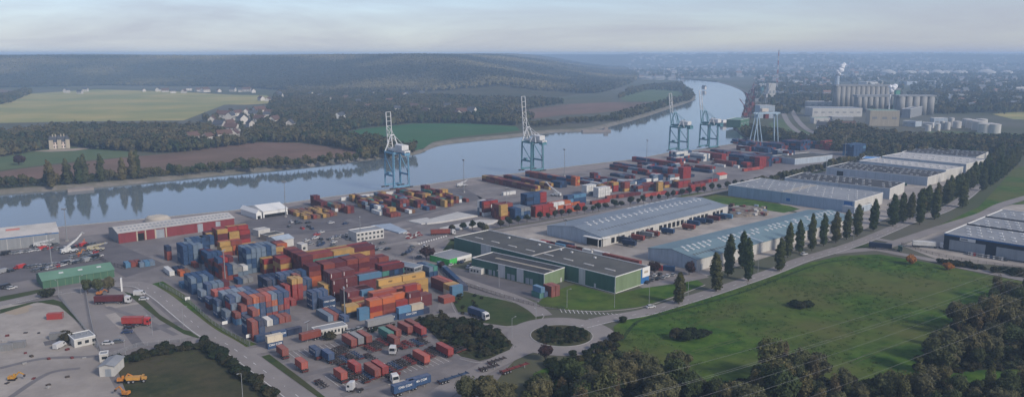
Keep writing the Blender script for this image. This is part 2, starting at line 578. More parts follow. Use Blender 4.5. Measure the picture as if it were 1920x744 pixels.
# quay wall and its edge beam
vs = []
for p in qw:
    vs += [(p.x, p.y, WZ - 2), (p.x, p.y, 0.0)]
o = MB().add(vs, [(2 * i, 2 * i + 2, 2 * i + 3, 2 * i + 1) for i in range(len(qw) - 1)]).build('quay_wall', M['quay']); o['kind'] = 'structure'
kerb(offset_line(qw, -0.8), 1.2, 0.25, name='quay_edge')

# --- port paving
QL = [(QUAY[i][0], QUAY[i][1] + 1) for i in range(len(QUAY))]
sheet('port_paving', QL + [(1440, 266), (1530, 271), (1640, 285), (1600, 302), (1480, 328), (1340, 357), (1200, 383), (1060, 407), (930, 428), (862, 446), (846, 468),
                           (845, 500), (1000, 575), (1000, 640), (950, 690), (880, 780), (830, 980), (300, 980), (-700, 980)], 0.02, M['asphalt'])
sheet('quay_apron', QL[2:] + [(1395, 275), (1300, 292), (1200, 306), (1090, 321), (980, 336), (890, 346), (780, 362), (620, 384), (540, 396), (440, 408), (240, 432), (0, 462)], 0.04, M['quay'])
# darker asphalt laid between the stacks
sheet('stack_yard', [(520, 392), (600, 378), (770, 360), (870, 352), (905, 372), (740, 418), (640, 432), (560, 440), (440, 436), (445, 420)], 0.05, M['asphalt_dark'])
sheet('crane_yard', [(880, 350), (1010, 332), (1110, 318), (1150, 330), (1190, 350), (1100, 378), (985, 385), (910, 385)], 0.05, M['asphalt'])
sheet('vehicle_yard', [(0, 470), (110, 459), (205, 450), (250, 470), (310, 495), (235, 520), (200, 500), (75, 520), (0, 535)], 0.05, M['asphalt_dark'])
# concrete yard bottom left with sandy patch
sheet('concrete_yard', [(-500, 760), (-300, 600), (0, 572), (82, 567), (115, 575), (150, 610), (185, 652), (196, 690), (225, 744), (260, 800), (-500, 980)], 0.05, M['concrete'])
sheet('bare_sand', [(8, 580), (48, 568), (62, 574), (52, 585), (30, 590), (10, 588)], 0.07, M['sand'])
sheet('pale_slab', [(52, 578), (90, 570), (97, 576), (62, 588)], 0.075, M['concrete'])
sheet('lorry_park', [(112, 552), (150, 540), (245, 540), (280, 562), (360, 632), (300, 640), (190, 655), (160, 620)], 0.06, M['road'])

# --- verges and scrub of the near side
def verge(pts, m='verge', z=0.09, name='verge'):
    return sheet(name, pts, z, M[m])


verge([(0, 580), (60, 566), (100, 561), (116, 566), (150, 604), (178, 640), (176, 648), (150, 606), (110, 573), (70, 566), (0, 588)])
verge([(0, 556), (80, 541), (88, 543), (60, 552), (0, 565)])
verge([(232, 546), (265, 556), (300, 590), (345, 618), (378, 625), (372, 634), (345, 626), (300, 600), (262, 570)])
verge([(285, 532), (305, 527), (345, 552), (395, 598), (430, 622), (470, 640), (482, 645), (462, 650), (440, 641), (400, 615), (330, 560)], m='grass')
verge([(214, 676), (260, 664), (300, 655), (370, 648), (418, 664), (470, 705), (520, 744), (640, 860), (260, 860), (240, 744)], m='scrub', name='scrub_field')
verge([(490, 668), (505, 664), (560, 705), (610, 744), (680, 800), (640, 800), (596, 744)])
verge([(600, 640), (650, 630), (740, 612), (800, 596), (830, 586), (826, 592), (790, 604), (690, 626), (620, 640)])
verge([(785, 600), (830, 594), (880, 600), (940, 622), (962, 645), (950, 664), (900, 676), (865, 668), (825, 640)], m='scrub', name='scrub_island')
verge([(846, 560), (866, 545), (900, 552), (960, 565), (1012, 585), (1018, 594), (1000, 606), (950, 611), (900, 604), (862, 590)], name='verge')
verge([(1020, 556), (1060, 538), (1078, 533), (1150, 553), (1205, 540), (1240, 530), (1300, 520), (1320, 533), (1260, 556), (1200, 575), (1130, 582), (1060, 580), (1005, 572)], m='grass', name='lawn')
verge([(830, 470), (846, 448), (858, 447), (862, 472), (840, 480)])
verge([(1600, 540), (1604, 540), (1606, 543)], z=0.08)
# the big meadow
verge([(1150, 612), (1175, 596), (1240, 580), (1330, 555), (1450, 516), (1520, 492), (1580, 479), (1650, 477), (1740, 492), (1840, 513), (1930, 530), (2100, 560), (2300, 760), (1800, 900),
       (1100, 860), (1000, 740), (1000, 700), (1060, 672), (1120, 655), (1155, 632)], m='grass', name='meadow')
# grass to the right of the poplar road
verge([(1700, 448), (1770, 418), (1835, 388), (1860, 362), (1900, 318), (1960, 300), (2100, 300), (2100, 375), (1900, 383), (1830, 404), (1760, 428), (1690, 452)], m='grass', name='roadside_grass')
verge([(1560, 462), (1610, 453), (1640, 460), (1640, 470), (1570, 468)], m='verge', z=0.13, name='road_island')
verge([(1270, 368), (1310, 361), (1370, 368), (1480, 386), (1500, 392), (1470, 399), (1380, 386)], m='grass', name='lawn')
verge([(830, 446), (930, 430), (1060, 409), (1200, 385), (1340, 359), (1480, 330), (1600, 303), (1606, 306), (1490, 335), (1345, 364), (1205, 391), (1060, 415), (930, 436), (850, 452)])
# yards around the sheds
sheet('shed_yard', [(870, 446), (1010, 420), (1280, 370), (1390, 384), (1500, 400), (1640, 420), (1600, 440), (1450, 478), (1310, 522), (1240, 520), (1205, 530), (1100, 500), (930, 470)], 0.03, M['concrete'])
sheet('green_shed_yard', [(845, 500), (884, 508), (1020, 541), (1040, 556), (1010, 565), (930, 540), (850, 515)], 0.055, M['asphalt_dark'])
sheet('far_shed_yard', [(1400, 352), (1480, 328), (1600, 300), (1700, 285), (1850, 295), (1830, 330), (1740, 375), (1640, 420), (1500, 400)], 0.03, M['concrete'])
sheet('service_yard', [(1690, 460), (1770, 430), (1880, 384), (2100, 378), (2200, 470), (1925, 502), (1760, 487)], 0.05, M['concrete'])
sheet('staff_parking', [(1180, 528), (1205, 512), (1240, 500), (1305, 508), (1330, 520), (1280, 530), (1205, 540)], 0.1, M['asphalt'])

# --- roads
def road(pts, w, z=0.16, line=None, edge=False, name='road', n=7):
    P = smooth(W(pts), n)
    ribbon(name, P, w, z, M['road'])
    if line:
        dashes('lane_marking', P, *line, 0.22, z + 0.006)
    if edge:
        for s in (-1, 1):
            dashes('edge_marking', P, 1000, 1000, 0.2, z + 0.006, off=s * (w / 2 - 0.5)) if False else ribbon('edge_marking', P, 0.22, z + 0.006, M['white_paint'], off=s * (w / 2 - 0.5))
    return P


P_left = road([(-300, 612), (-100, 583), (0, 570), (82, 553), (160, 541), (225, 533), (262, 534), (285, 545), (310, 562), (345, 591), (385, 622), (436, 652), (514, 709), (560, 744), (660, 820)], 8.6, line=(9, 3))
ribbon('edge_marking', offset_line(P_left, 0), 0.25, 0.167, M['white_paint'], off=-3.7)
road([(450, 662), (500, 655), (560, 650), (620, 637), (700, 625), (760, 612), (820, 597), (868, 590), (905, 597)], 7.0, z=0.155, name='yard_road')
road([(800, 760), (850, 722), (905, 692), (950, 670), (985, 655)], 8.5, z=0.158)
RC = G(1053, 629)
circ = [RC + Vector((math.cos(t) * 17.3, math.sin(t) * 17.3, 0)) for t in [2 * math.pi * i / 64 for i in range(64)]]
ribbon('roundabout_ring', circ, 9.6, 0.165, M['road'], closed=True)
island = [RC + Vector((math.cos(t) * 12.6, math.sin(t) * 12.6, 0)) for t in [2 * math.pi * i / 64 for i in range(64)]]
kerb(island, 0.4, 0.3, closed=True)
sheet('roundabout_island', island, 0.27, M['scrub'], world=True)
P_nw = road([(700, 474), (730, 484), (777, 496), (840, 516), (900, 537), (960, 557), (1000, 576), (1020, 592)], 8.0, z=0.159, line=(9, 3))
P_e = road([(1090, 610), (1140, 598), (1200, 588), (1240, 577), (1330, 550), (1390, 530), (1450, 509), (1500, 489), (1560, 471), (1610, 455), (1662, 434), (1716, 411), (1765, 396), (1806, 373), (1836, 348), (1865, 322), (1890, 298), (1915, 270)], 8.4, z=0.162, line=(9, 3))
ribbon('edge_marking', P_e, 0.25, 0.169, M['white_paint'], off=-3.6)
road([(1560, 474), (1600, 470), (1642, 468), (1690, 477), (1740, 486), (1794, 499), (1860, 512), (1950, 530), (2100, 556)], 7.0, z=0.157)
road([(1640, 468), (1660, 462), (1690, 452), (1774, 424), (1843, 402), (1882, 383), (1960, 360)], 8.0, z=0.156)
road([(1640, 447), (1665, 452), (1690, 454)], 6.0, z=0.153)
P_n = road([(790, 470), (830, 448), (870, 444), (930, 433), (1010, 420), (1100, 404), (1200, 386), (1340, 361), (1480, 331), (1600, 302), (1700, 280)], 7.0, z=0.154)
road([(700, 474), (722, 462), (755, 455), (800, 446), (850, 438)], 6.0, z=0.151)
sheet('pale_gate_pad', [(762, 455), (780, 453), (792, 459), (775, 460)], 0.155, M['concrete'])
# hatched painted splitter by the roundabout
hatch = MB()
for i in range(15):
    t = i / 14
    a = G(1050 + 112 * t, 579 + 10 * t)
    d = G(1054 + 112 * t, 586 + 9 * t - 5 * t * t)
    s = Vector((0.16, 0, 0))
    z = Vector((0, 0, 0.175))
    hatch.add([a - s + z, a + s + z, d + s + z, d - s + z], [(3, 2, 1, 0)])
o = hatch.build('hatched_marking', M['white_paint']); o['kind'] = 'structure'
kerb(smooth(W([(846, 561), (866, 546), (900, 553), (960, 566), (1012, 584), (1019, 594), (1000, 607), (950, 612), (900, 605), (860, 591)]), 5, True), closed=True)
kerb(smooth(W([(1005, 573), (1060, 581), (1130, 583), (1200, 576), (1262, 557), (1322, 534)]), 5))
kerb(smooth(W([(962, 636), (964, 648), (948, 667), (900, 679), (862, 672)]), 5))
# lorry bays of the container park
park = MB()
for k in range(27):
    for (ax, ay, bx, by) in ((556, 672, 822, 620), (640, 727, 905, 664)):
        t = k / 26
        p = G(ax + (bx - ax) * t, ay + (by - ay) * t)
        q = p - UX * 13
        n = VX * 0.07
        z = Vector((0, 0, 0.045))
        park.add([p - n + z, p + n + z, q + n + z, q - n + z], [(0, 1, 2, 3)])
o = park.build('bay_marking', M['white_paint']); o['kind'] = 'structure'

# wear: patched asphalt, darker wheel lanes, a ditch round the meadow
M['patch'] = mat('patched_asphalt', (0.1, 0.096, 0.102), 0.9, (0.14, 0.134, 0.138), 0.2, 8, coords='World')
M['lane'] = mat('rubbed_lane', (0.13, 0.123, 0.126), 0.85, (0.17, 0.16, 0.16), 0.12, 9, coords='World')
rp = random.Random(2)
for k in range(36):
    x, y = rp.choice(((rp.uniform(100, 350), rp.uniform(560, 640)), (rp.uniform(430, 860), rp.uniform(420, 680)), (rp.uniform(640, 1250), rp.uniform(330, 430)), (rp.uniform(560, 900), rp.uniform(640, 720))))
    c = G(x, y); a = VA + rp.choice((0, math.pi / 2)) + rp.uniform(-.05, .05)
    e, f = Vector((math.cos(a), math.sin(a), 0)) * rp.uniform(3, 13), Vector((-math.sin(a), math.cos(a), 0)) * rp.uniform(1.0, 3.5)
    sheet('asphalt_patch', [c - e - f, c + e - f, c + e + f, c - e + f], 0.061 + 0.0004 * k, rp.choice((M['patch'], M['lane'], M['concrete'])), world=True)
for k, (pts, w_) in enumerate([([(560, 705), (700, 672), (860, 640)], 3.2), ([(640, 740), (760, 706), (930, 655)], 3.0), ([(505, 600), (560, 612), (640, 620), (760, 600), (815, 575), (800, 530), (750, 505), (700, 480)], 3.0),
                               ([(300, 520), (380, 545), (470, 560), (560, 600)], 2.6), ([(640, 440), (760, 425), (880, 395), (960, 380), (1100, 378), (1300, 340)], 3.0), ([(450, 425), (560, 430), (660, 425), (900, 375)], 2.6),
                               ([(0, 690), (80, 672), (170, 668), (200, 660)], 2.4), ([(20, 744), (90, 700), (150, 690)], 2.2), ([(200, 575), (270, 600), (330, 628)], 2.4), ([(900, 360), (1040, 345), (1200, 325), (1400, 290)], 2.6)]):
    ribbon('wheel_lane', smooth(W(pts), 6), w_, 0.081 + 0.001 * k, M['lane'])
M['ditch'] = mat('rank_grass', (0.018, 0.042, 0.014), 0.95, (0.035, 0.06, 0.02), 0.4, 8, coords='World', spec=0.05, bump=0.5, bscale=1.5)
M['dry'] = mat('dry_grass', (0.1, 0.1, 0.045), 0.95, (0.06, 0.085, 0.03), 0.25, 9, coords='World', spec=0.05, bump=0.5, bscale=1.5)
ribbon('ditch', smooth(W([(1165, 640), (1185, 612), (1210, 597), (1290, 577), (1400, 545), (1500, 507), (1560, 490), (1640, 487), (1730, 497)]), 6), 1.6, 0.1, M['ditch'])
for k, pts in enumerate([[(1230, 640), (1330, 600), (1480, 560), (1640, 540), (1800, 545)], [(1300, 660), (1450, 620), (1600, 600), (1750, 590)], [(1250, 600), (1400, 570), (1500, 535), (1650, 510)], [(1560, 700), (1640, 660), (1700, 640)]]):
    for o_ in (-0.9, 0.9): ribbon('meadow_track', smooth(W(pts), 6), 0.45, 0.102 + 0.002 * k, M['dry'], off=o_)

# --- fields on the far bank
FIELDS = [('straw', [(-200, 232), (-200, 200), (0, 196), (52, 176), (180, 168), (330, 172), (430, 178), (500, 179), (515, 191), (420, 197), (345, 226), (140, 228), (0, 231)]),
          ('plough', [(-200, 165), (0, 168), (44, 171), (20, 180), (-100, 190), (-200, 186)]),
          ('plough', [(-300, 352), (0, 322), (83, 311), (250, 294), (320, 287), (400, 273), (483, 267), (560, 268), (640, 277), (680, 284), (672, 291), (560, 303), (400, 319), (200, 331), (0, 347), (-300, 372)]),
          ('pasture', [(-200, 322), (-200, 306), (0, 295), (62, 284), (100, 276), (133, 276), (200, 281), (250, 285), (250, 293), (125, 304), (0, 319)]),
          ('crop', [(606, 256), (680, 242), (775, 232), (880, 232), (968, 237), (975, 245), (900, 253), (850, 258), (812, 266), (795, 278), (780, 282), (730, 274), (660, 264)]),
          ('plough', [(925, 217), (990, 206), (1067, 195), (1150, 192), (1217, 192), (1222, 198), (1180, 206), (1120, 212), (1060, 216), (1000, 223), (950, 222)]),
          ('pasture', [(1158, 184), (1190, 172), (1217, 168), (1262, 168), (1278, 174), (1284, 184), (1240, 190), (1180, 190)]),
          ('pasture', [(796, 190), (830, 183), (866, 184), (870, 192), (830, 200)]),
          ('straw', [(410, 196), (440, 190), (500, 188), (520, 193), (460, 197)]),
          ('straw', [(1860, 214), (1900, 210), (1990, 213), (1990, 226), (1900, 224)]),
          ('pasture', [(1690, 250), (1760, 246), (1900, 250), (2000, 262), (1900, 270), (1800, 258)]),
          ('pasture', [(1440, 232), (1470, 222), (1480, 238), (1530, 250), (1510, 258), (1455, 250)]),
          ('pasture', [(1378, 236), (1398, 232), (1420, 238), (1425, 254), (1404, 258), (1390, 248)]),
          ]
for i, (m, pts) in enumerate(FIELDS):
    sheet('field', pts, 0.05 + 0.01 * i, M[m])
# far motorway beside the silos
for off in (-9, 9):
    ribbon('motorway', smooth(W([(1560, 262), (1520, 252), (1498, 240), (1483, 222), (1478, 205), (1490, 190), (1520, 178)])), 9, 0.3, M['road'], off=off)

# --- hills
HP = np.array([tuple(G(*p)[:2]) for p in [(-900, 176), (-300, 170), (0, 165), (200, 161), (430, 163), (560, 172), (720, 178), (850, 186), (960, 188), (1060, 184), (1130, 174), (1172, 162), (1190, 152), (1196, 143)]]
              + [(900, 6500), (300, 9500), (-800, 14000), (-14000, 14000), (-14000, 3000)])


def seg_dist(px, py, poly, closed=True):
    d = np.full(px.shape, 1e12)
    n = len(poly)
    for i in range(n if closed else n - 1):
        ax, ay = poly[i]; bx, by = poly[(i + 1) % n]
        vx, vy = bx - ax, by - ay
        t = np.clip(((px - ax) * vx + (py - ay) * vy) / (vx * vx + vy * vy + 1e-9), 0, 1)
        d = np.minimum(d, np.hypot(px - ax - t * vx, py - ay - t * vy))
    return d


def inside(px, py, poly):
    c = np.zeros(px.shape, bool)
    n = len(poly)
    for i in range(n):
        ax, ay = poly[i]; bx, by = poly[i - 1]
        cond = ((ay > py) != (by > py)) & (px < (bx - ax) * (py - ay) / ((by - ay) if abs(by - ay) > 1e-9 else 1e-9) + ax)
        c ^= cond
    return c


def sstep(t):
    t = np.clip(t, 0, 1)
    return t * t * (3 - 2 * t)


def wob(x, y):
    return np.sin(x * 0.0021 + 1.3) * np.cos(y * 0.0017) + 0.6 * np.sin(x * 0.0053 + y * 0.0031) + 0.4 * np.sin(x * 0.011 - y * 0.009)


def hill_h(x, y):
    d = seg_dist(x, y, HP)
    s = np.where(inside(x, y, HP), sstep(d / 900.0), 0.0)
    top = 88 + 7 * np.clip((x + 2500) / 2500, -1, 1) + 3 * wob(x, y)
    h = s * top + np.where(s > 0, 5 * wob(x * 1.7, y * 1.7) * s * (1 - s) * 4, 0)
    return np.maximum(h, 0)


def far_h(x, y):
    s = sstep((y - 6000 - 500 * wob(x * 0.35, 0 * y)) / 2800.0)
    s2 = 0.35 * sstep((y - 5000 - 350 * wob(x * 0.6 + 900, 0 * y)) / 900.0) * sstep((x - 900) / 1500)
    return np.maximum(s * (106 + 7 * wob(x * 0.5, y * 0.3)), s2 * 75)


def height_mesh(name, x0, x1, y0, y1, step, fn, m):
    xs, ys = np.arange(x0, x1 + 1, step), np.arange(y0, y1 + 1, step)
    X, Y = np.meshgrid(xs, ys)
    Z = fn(X, Y)
    nx, ny = len(xs), len(ys)
    keep = Z > 0.05
    vs = np.stack([X.ravel(), Y.ravel(), Z.ravel() - 0.6], 1).tolist()
    fs = []
    for j in range(ny - 1):
        for i in range(nx - 1):
            if keep[j, i] or keep[j, i + 1] or keep[j + 1, i] or keep[j + 1, i + 1]:
                a = j * nx + i
                fs.append((a, a + 1, a + nx + 1, a + nx))
    me = bpy.data.meshes.new(name)
    me.from_pydata(vs, [], fs)
    me.materials.append(m)
    me.polygons.foreach_set("use_smooth", [True] * len(me.polygons))
    o = link(name, me)
    o['kind'] = 'structure'
    return o


M['hill'] = mat('wooded_hill', (0.035, 0.042, 0.024), 0.95, (0.075, 0.068, 0.035), 0.012, 8, big=(0.1, 0.085, 0.045), bigscale=0.0016, bigfac=0.5, coords='World', spec=0.05, bump=1.0, bscale=0.06)
height_mesh('wooded_hill', -9000, 1500, 2000, 10200, 70, hill_h, M['hill'])
height_mesh('far_hills', -13000, 17000, 4800, 10300, 200, far_h, M['hill'])

# --- haze: pale air from the river to the horizon
hz = bpy.data.materials.new('haze_air'); hz.use_nodes = True
N, L = hz.node_tree.nodes, hz.node_tree.links
for n in list(N):
    if n.type == 'BSDF_PRINCIPLED': N.remove(n)
pv = N.new('ShaderNodeVolumePrincipled')
pv.inputs['Color'].default_value = (0.52, 0.73, 1.0, 1)
pv.inputs['Density'].default_value = 0.00018
pv.inputs['Anisotropy'].default_value = 0.0
out = [n for n in N if n.type == 'OUTPUT_MATERIAL'][0]
L.new(pv.outputs[0], out.inputs['Volume'])
o = MB().box(-30500, 30500, -900, 10800, WZ - 3.5, 127).build('haze', hz)
tag(o, kind='stuff')

# ================================================================== CONTAINERS
PAL = {'M': ('maroon', (0.105, 0.022, 0.026)), 'r': ('red', (0.25, 0.03, 0.026)), 'o': ('orange', (0.38, 0.1, 0.035)), 'y': ('yellow', (0.38, 0.235, 0.075)),
       'b': ('blue', (0.027, 0.062, 0.135)), 'c': ('light blue', (0.085, 0.19, 0.3)), 'n': ('navy', (0.018, 0.03, 0.065)), 'g': ('grey-blue', (0.13, 0.175, 0.23)),
       't': ('green', (0.06, 0.19, 0.155)), 'w': ('white', (0.58, 0.58, 0.56)), 'k': ('brick red', (0.2, 0.05, 0.036)), 'e': ('cream', (0.5, 0.44, 0.34)),
       'a': ('grey', (0.2, 0.205, 0.21)), 'p': ('salmon red', (0.34, 0.075, 0.052)), 'd': ('brown', (0.17, 0.09, 0.05))}
CW, CH = 2.44, 2.59


def container_mesh(L):
    mb = MB()
    h, w = L / 2, CW / 2
    n = int(L / 0.56)
    for s in (-1, 1):                       # corrugated long sides, slightly inside the frame
        pts = []
        x, st = -h + 0.12, (L - 0.24) / n
        for k in range(n):
            a = x + k * st
            pts += [(a, 0.05), (a + st * 0.28, 0.05), (a + st * 0.42, 0.12), (a + st * 0.86, 0.12)]
        pts.append((h - 0.12, 0.05))
        vs = []
        for (xx, dd) in pts:
            vs += [(xx, s * (w - dd), 0.15), (xx, s * (w - dd), CH - 0.12)]
        fs = [(2 * i, 2 * i + 2, 2 * i + 3, 2 * i + 1) if s < 0 else (2 * i + 1, 2 * i + 3, 2 * i + 2, 2 * i) for i in range(len(pts) - 1)]
        mb.add(vs, fs)
    for k in range(int(L / 1.2)):           # roof sheets with swages
        st = (L - 0.2) / int(L / 1.2)
        a = -h + 0.1 + k * st
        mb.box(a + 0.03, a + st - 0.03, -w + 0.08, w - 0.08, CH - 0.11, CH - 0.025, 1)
    mb.box(-h + 0.1, h - 0.1, -w + 0.06, w - 0.06, 0.06, 0.16)
    mb.box(-h + 0.06, -h + 0.1, -w + 0.1, w - 0.1, 0.12, CH - 0.1)
    mb.box(-h + 0.1, h - 0.1, -w + 0.07, w - 0.07, CH - 0.14, CH - 0.09)
    for sx in (-1, 1):
        for sy in (-1, 1):
            cx, cy = sx * (h - 0.08), sy * (w - 0.08)
            mb.box(cx - 0.08, cx + 0.08, cy - 0.08, cy + 0.08, 0, CH)
        mb.box(sx * (h - 0.07) - 0.055, sx * (h - 0.07) + 0.055, -w + 0.16, w - 0.16, 0.01, 0.16)
        mb.box(sx * (h - 0.07) - 0.055, sx * (h - 0.07) + 0.055, -w + 0.16, w - 0.16, CH - 0.15, CH - 0.005)
    for sy in (-1, 1):
        mb.box(-h + 0.16, h - 0.16, sy * (w - 0.05) - 0.045, sy * (w - 0.05) + 0.045, 0.01, 0.17)
        mb.box(-h + 0.16, h - 0.16, sy * (w - 0.05) - 0.045, sy * (w - 0.05) + 0.045, CH - 0.13, CH - 0.006)
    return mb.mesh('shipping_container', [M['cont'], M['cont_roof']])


def door_mesh(L, s):
    mb = MB()
    h, w = L / 2, CW / 2
    y0, y1 = (0.015, w - 0.17) if s > 0 else (-w + 0.17, -0.015)
    mb.box(h - 0.1, h - 0.05, y0, y1, 0.17, CH - 0.16)
    for k in range(4):
        z = 0.3 + k * 0.55
        mb.box(h - 0.05, h - 0.025, y0 + 0.06, y1 - 0.06, z, z + 0.4)
    return mb.mesh('door', M['cont'])


def bars_mesh(L, s):
    mb = MB()
    h = L / 2
    for y in (0.22, 0.72):
        mb.tube((h - 0.005, s * y, 0.1), (h - 0.005, s * y, CH - 0.1), 0.03, n=5)
    return mb.mesh('locking_bar', M['steel'])


def text_mesh(txt, size, m, name='lettering'):
    cu = bpy.data.curves.new(name, 'FONT')
    cu.body = txt; cu.size = size; cu.align_x = 'CENTER'; cu.align_y = 'CENTER'; cu.extrude = 0.004; cu.offset = size * 0.02
    o = bpy.data.objects.new(name, cu)
    COL.objects.link(o)
    dg = bpy.context.evaluated_depsgraph_get()
    dg.update()
    me = bpy.data.meshes.new_from_object(o.evaluated_get(dg))
    bpy.data.objects.remove(o)
    me.materials.clear(); me.materials.append(m)
    return me


CL = {20: 6.06, 24: 8.5, 40: 12.19}
C_MESH = {L: container_mesh(x) for L, x in CL.items()}
C_DOOR = {L: (door_mesh(x, 1), door_mesh(x, -1)) for L, x in CL.items()}
C_BAR = {L: (bars_mesh(x, 1), bars_mesh(x, -1)) for L, x in CL.items()}
T_CMA = text_mesh('CMA CGM', 1.12, M['mark'])
T_MSC = text_mesh('msc', 1.35, M['blackmark'])
vm = MB(); vm.box(-0.13, 0.13, -0.85, 0.85, -0.004, 0.004)
T_BAR = vm.mesh('lettering', M['mark'])

CONT = []      # every container: dict


def put(px=None, loc=None, rz=0.0, L=20, c='M', z=0.0, label=None, group=None, text=None):
    p = G(*px) if loc is None else loc
    CONT.append(dict(p=Vector((p[0], p[1], z)), rz=rz, L=L, c=c, label=label, group=group, text=text))


_rng = random.Random(5)


def pick(spec, rng):
    return rng.choice(spec)


def blk(where, px, py, orient, L, nv, nu, tiers, cols, front=None, fill=1.0, z0=0.0, seed=None, rz=None):
    """a stack: (px,py) is its corner nearest the camera; nv along the quay direction, nu rows back towards the river.
    tiers: int or list of per-row values / lists; cols: string of colour codes to draw from; front: {tier: string} for the nearest row."""
    rng = random.Random(seed if seed is not None else int(px * 31 + py * 17))
    c0 = G(px, py)
    a = VA if rz is None else rz
    vx = Vector((math.cos(a), math.sin(a), 0)); ux = Vector((math.sin(a), -math.cos(a), 0))
    ln = (6.06 if L == 20 else 12.19) + 0.3
    pv, pu = (ln, CW + 0.22) if orient == 'v' else (CW + 0.22, ln)
    H = {}
    for j in range(nu):
        for i in range(nv):
            if isinstance(tiers, int): t = tiers
            else:
                t = tiers[min(j, len(tiers) - 1)]
                if isinstance(t, (list, tuple)): t = t[min(i, len(t) - 1)]
            if fill < 1.0 and rng.random() > fill: t = max(0, t - rng.choice((1, 1, 2)))
            H[i, j] = t
    for (i, j), t in H.items():
        for k in range(t):
            if k < t - 1 and H.get((i, j - 1), 0) > k and H.get((i - 1, j), 0) > k and H.get((i + 1, j), 0) > k:
                continue                     # shut in on every side that shows
            if front and j == 0 and k in front:
                s = front[k]; c = s[min(i, len(s) - 1)]
            else:
                c = pick(cols, rng)
            p = c0 + vx * ((i + 0.5) * pv) - ux * ((j + 0.5) * pu)
            ang = (a if rng.random() < 0.35 else a + math.pi) if orient == 'v' else a - math.pi / 2
            jit = rng.uniform(-0.05, 0.05)
            lab = [PAL[c][0], 'long' if L == 40 else 'short', 'container,']
            if max(H.values()) > 1: lab += [nth(k), 'tier,']
            if nv > 1: lab += [nth(i), 'from left,']
            if nu > 1: lab += ['front row,' if j == 0 else nth(j) + ' row,']
            if len((' '.join(lab) + ' ' + where).split()) > 16: lab.pop(1)
            put(loc=(p.x + jit, p.y, 0), rz=ang, L=L, c=c, z=z0 + 0.06 + k * (CH + 0.01), label=' '.join(lab) + ' ' + where, group='stacked shipping containers')


# ---- near yard, left: the long blue stacks by the road
blk('blue stack before red hangar', 345, 498, 'u', 20, 4, 2, 4, 'bbgb')
blk('low pair beside that blue stack', 314, 489, 'u', 20, 1, 1, 3, 'kMb', front={0: 'k', 1: 'k', 2: 'n'})
blk('grey-blue stack behind blue one', 352, 474, 'u', 20, 4, 1, 3, 'bgb')
blk('navy pair behind blue stack', 377, 470, 'u', 20, 3, 1, 3, 'nba')
blk('mixed stack right of blue one', 384, 499, 'u', 20, 2, 2, [3, 3], 'bnMb')
blk('small cube beside blue stack', 364, 503, 'u', 20, 1, 1, 1, 'k')
blk('white and blue pair amid yard', 385, 509, 'u', 20, 2, 1, 1, 'wa')
# red and yellow block by the hangar
blk('red-yellow block by hangar, left', 388, 462, 'v', 20, 1, 3, 3, 'ryM', front={0: 'y', 1: 'y', 2: 'y'})
blk('red-yellow block by hangar, middle', 409, 464, 'v', 20, 1, 4, 4, 'rMk', front={0: 'y', 1: 'M', 2: 'M', 3: 'y'})
blk('red-yellow block by hangar, right', 431, 460, 'v', 20, 2, 3, [3, 4, 4], 'ryMr', front={0: 'yr', 1: 'yM', 2: 'yr'})
blk('orange topped row behind slate stack', 416, 482, 'v', 20, 2, 3, [2, 3, 3], 'yopk', front={0: 'kM', 1: 'yo'})
blk('pink red row right of hangar', 447, 480, 'v', 40, 1, 3, 2, 'pkry')
blk('pale row behind slate stack', 452, 492, 'v', 20, 4, 2, 2, 'yokr', front={0: 'Mkyk', 1: 'kkey'})
blk('teal pair near hangar end', 462, 472, 'v', 20, 2, 2, 1, 'tnc')
# blue stack in the middle left
blk('mixed blue red middle stack', 398, 518, 'u', 20, 3, 2, [3, 4], 'bbnM')
blk('red stack by the lamp mast', 418, 528, 'u', 20, 3, 2, [3, 4], 'kMbr', front={0: 'kkM', 1: 'kba', 2: 'Mba'})
blk('grey pale pile right of mast', 437, 521, 'u', 20, 3, 1, 2, 'gaw')
blk('slate grey tall block', 464, 514, 'u', 20, 6, 2, 5, 'gggb', seed=3)
blk('low green grey row mid yard', 446, 534, 'u', 20, 3, 1, 1, 'abgt')
blk('yellow red tower by slate block', 496, 515, 'v', 20, 2, 4, 3, 'yMk', front={0: 'kM', 1: 'yM', 2: 'rk'})
blk('banded tower of yellow and red', 527, 524, 'v', 20, 1, 4, [4, 4], 'yMr', front={0: 'y', 1: 'r', 2: 'y', 3: 'k'})
blk('maroon pair behind slate block', 520, 475, 'v', 20, 1, 4, 2, 'Mk', front={0: 'y', 1: 'o'})
# door-end frame block
blk('dark blue door-end block', 502, 556, 'u', 20, 3, 2, 3, 'bnb')
blk('red-blue door-end block', 536, 562, 'u', 20, 5, 2, [[3, 3, 4, 3, 3], 4], 'bnbkb')
# ---- front left block along the road
blk('blue roadside row, far end', 360, 553, 'u', 20, 4, 2, 3, 'bgbb', seed=11)
blk('lone light box by the verge', 342, 542, 'u', 20, 1, 1, 1, 'c')
blk('blue roadside row, second', 378, 567, 'u', 20, 5, 1, [[2, 3, 3, 3, 3]], 'bMgb', seed=12)
blk('blue roadside row, third', 393, 582, 'u', 20, 6, 1, [[2, 3, 3, 3, 3, 3]], 'bbMg', front={2: 'bprrbk'}, seed=13)
blk('grey-blue roadside row', 408, 597, 'u', 20, 6, 1, [[3, 4, 4, 4, 4, 4]], 'bgbb', front={3: 'gggggb', 2: 'bgggbb'}, seed=14)
blk('low row before grey-blue one', 424, 607, 'u', 20, 3, 1, [[2, 3, 3]], 'bbg', seed=15)
blk('patchwork front block', 442, 610, 'u', 20, 9, 2, [[2, 3, 4, 4, 4, 4, 4, 4, 4], 4], 'rbgkkb', front={0: 'cbbgbkrbb', 1: 'kbbobbgkr', 2: 'bkbcbkobr', 3: 'rgkokpgbb'}, seed=16)
